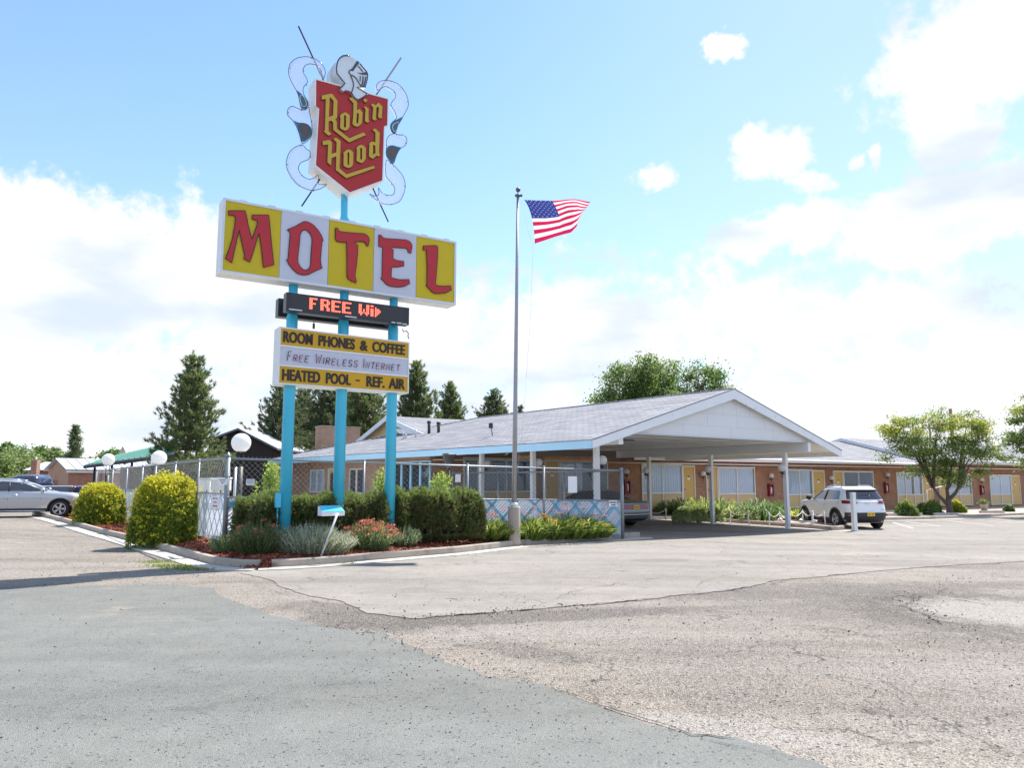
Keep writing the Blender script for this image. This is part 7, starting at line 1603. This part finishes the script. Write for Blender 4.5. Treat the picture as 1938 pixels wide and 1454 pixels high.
mb = MB(); seamroof(mb, (x0 - .1, Y, e0.z), (x0 + 4.4, Y, e0.z), (x0 + 4.4, Y + 3.4, r0.z), (x0 - .1, Y + 3.4, r0.z), METR, 6, METS); seamroof(mb, (x0 + 4.4, Y + 6.8, e0.z), (x0 - .1, Y + 6.8, e0.z), (x0 - .1, Y + 3.4, r0.z), (x0 + 4.4, Y + 3.4, r0.z), METR, 6, METS); rfo = part('roof', mb, t)
pc = hy(65.5, 905, Y - .6); zc = hy(65.5, 871.5, Y - .6).z; mb = MB(); mb.box((pc.x, pc.y, zc / 2 - .1), (.56, .56, zc + .2), BRX); mb.tube([(pc.x, pc.y, zc), (pc.x, pc.y, zc + .3)], .09, WHITE, 8); part('chimney', mb, rfo)
# green roofed building: long porch eave running back to the right
ga, gb_ = hy(158, 880, 47), hy(312, 846, 47.0); zlow = hy(158, 881, 47).z; e1 = hy(330, 853, 36.5)
t = thing('green_roof_house', 'long building with green metal roof and dark porch behind the pool fence', 'house', hy(240, 905, 47)); mb = MB()
E0, E1 = hy(158, 881, 49), hy(330, 858, 37.5); R0 = hy(196, 867, 55); R1 = hy(325, 838, 43.5); seamroof(mb, E0, E1, R1, R0, GRN, 16); part('roof', mb, t)
mb = MB(); DV = (E1 - E0); mb.obox(E0 - UP * .22, DV, Vector((.03, -.05, 0)), UP * .16, DKW); part('fascia', mb, t)
mb = MB(); Nb = Vector((-DV.y, DV.x, 0)).normalized(); Nb = Nb if Nb.y > 0 else -Nb; mb.obox(E0 + Nb * 2.2 - UP * (E0.z + .2), Vector((DV.x, DV.y, 0)), Nb * .2, UP * (E0.z + .1), mat('porch_wall', (.10, .07, .06), .8, var=.2)); part('wall', mb, t)
for k in (.1, .32, .55): 
    p = E0 + DV * k + Nb * .25; mb = MB(); mb.tube([Vector((p.x, p.y, -.2)), p - UP * .1], .07, DKW, 8); part('post', mb, t)
for k in (.62, .78):
    p = E0 + Vector((DV.x, DV.y, 0)) * k + Nb * 2.15; mb = MB(); dd = Vector((DV.x, DV.y, 0)).normalized(); z0 = 1.2; mb.obox(Vector((p.x, p.y, z0)), dd * 1.0, -Nb * .06, UP * 1.2, TRIM); mb.obox(Vector((p.x, p.y, z0 + .08)) + dd * .08 - Nb * .061, dd * .84, -Nb * .01, UP * 1.04, GLS if 0 else INT); part('window', mb, t)
mb = MB(); mb.sphere(hy(236, 877, 46.0), .1, OPAL, 12, 8); part('porch_lamp', mb, t)
Y = 85; t = thing('yellow_house', 'pale yellow gable with white roof peeping above the green roof', 'house', hy(240, 905, Y)); pk = hy(234, 846, Y); e0 = hy(224, 862, Y); hw = pk.x - e0.x; mb = MB(); mb.add([(pk.x - hw, Y, 0), (pk.x + hw, Y, 0), (pk.x + hw, Y, e0.z), (pk.x, Y, pk.z), (pk.x - hw, Y, e0.z)], [(0, 1, 2, 3, 4)], YW); mb.box((pk.x, Y + 4, e0.z / 2), (2 * hw - .05, 7.9, e0.z - .05), YW); part('wall', mb, t)
mb = MB(); dx = Vector((2.8, 4, 0)); quad(mb, (pk.x + hw * 1.1, Y - .2, e0.z - .1), (pk.x + hw * 1.1 + 5, Y + 6, e0.z - .1), (pk.x + 5, Y + 6, pk.z + .05), (pk.x, Y - .2, pk.z + .05), METR, .1); quad(mb, (pk.x - hw * 1.1 + 5, Y + 6, e0.z - .1), (pk.x - hw * 1.1, Y - .2, e0.z - .1), (pk.x, Y - .2, pk.z + .05), (pk.x + 5, Y + 6, pk.z + .05), METR, .1); part('roof', mb, t)
# dark gabled building between the pines
Y = 46; pk = hy(455, 811, Y); el, er = hy(395, 834, Y), hy(520, 846, Y); t = thing('dark_gabled_house', 'dark brown gabled building behind the front globe lamp and the pine', 'house', hy(455, 905, Y)); mb = MB()
mb.prism([[(el.x, -.2), (er.x, -.2), (er.x, er.z - .1), (pk.x, pk.z - .1), (el.x, el.z - .1)]], lambda x, z, w: Vector((x, Y - w, z)), -9, 0, DKW); part('wall', mb, t)
mb = MB(); quad(mb, (el.x - .3, Y + 9, el.z - .1), (el.x - .3, Y - .4, el.z - .1), (pk.x, Y - .4, pk.z), (pk.x, Y + 9, pk.z), METS, .12, DKW); quad(mb, (er.x + .3, Y - .4, er.z - .1), (er.x + .3, Y + 9, er.z - .1), (pk.x, Y + 9, pk.z), (pk.x, Y - .4, pk.z), METS, .12, DKW); part('roof', mb, t)
# far tree belts close the horizon
def belt(name, x0, x1, Y, h0, h1, n, seed, sz):
    rs = np.random.RandomState(seed); a, b = at(x0, Y), at(x1, Y); u = rs.uniform(0, 1, n); hh = h0 + (h1 - h0) * (.5 + .5 * np.sin(u * 37 + seed) * np.sin(u * 13)); z = rs.uniform(0, 1, n) ** .7 * hh
    C = np.outer(1 - u, np.array(a)) + np.outer(u, np.array(b)); C[:, 2] = z; C[:, 1] += rs.uniform(-3, 3, n); V, Fq = leaves(C, sz, (0, -.3, .5), .6, rs); tag(npmesh(name, V, Fq, [L_FAR]), kind='stuff')
belt('treeline', -700, 460, 140, 2.5, 4.6, 9000, 1, .7); belt('treeline', 1500, 3200, 150, 2.5, 4, 7000, 2, .7)
belt('treeline', 420, 1550, 170, 2.5, 4, 6000, 3, .7)
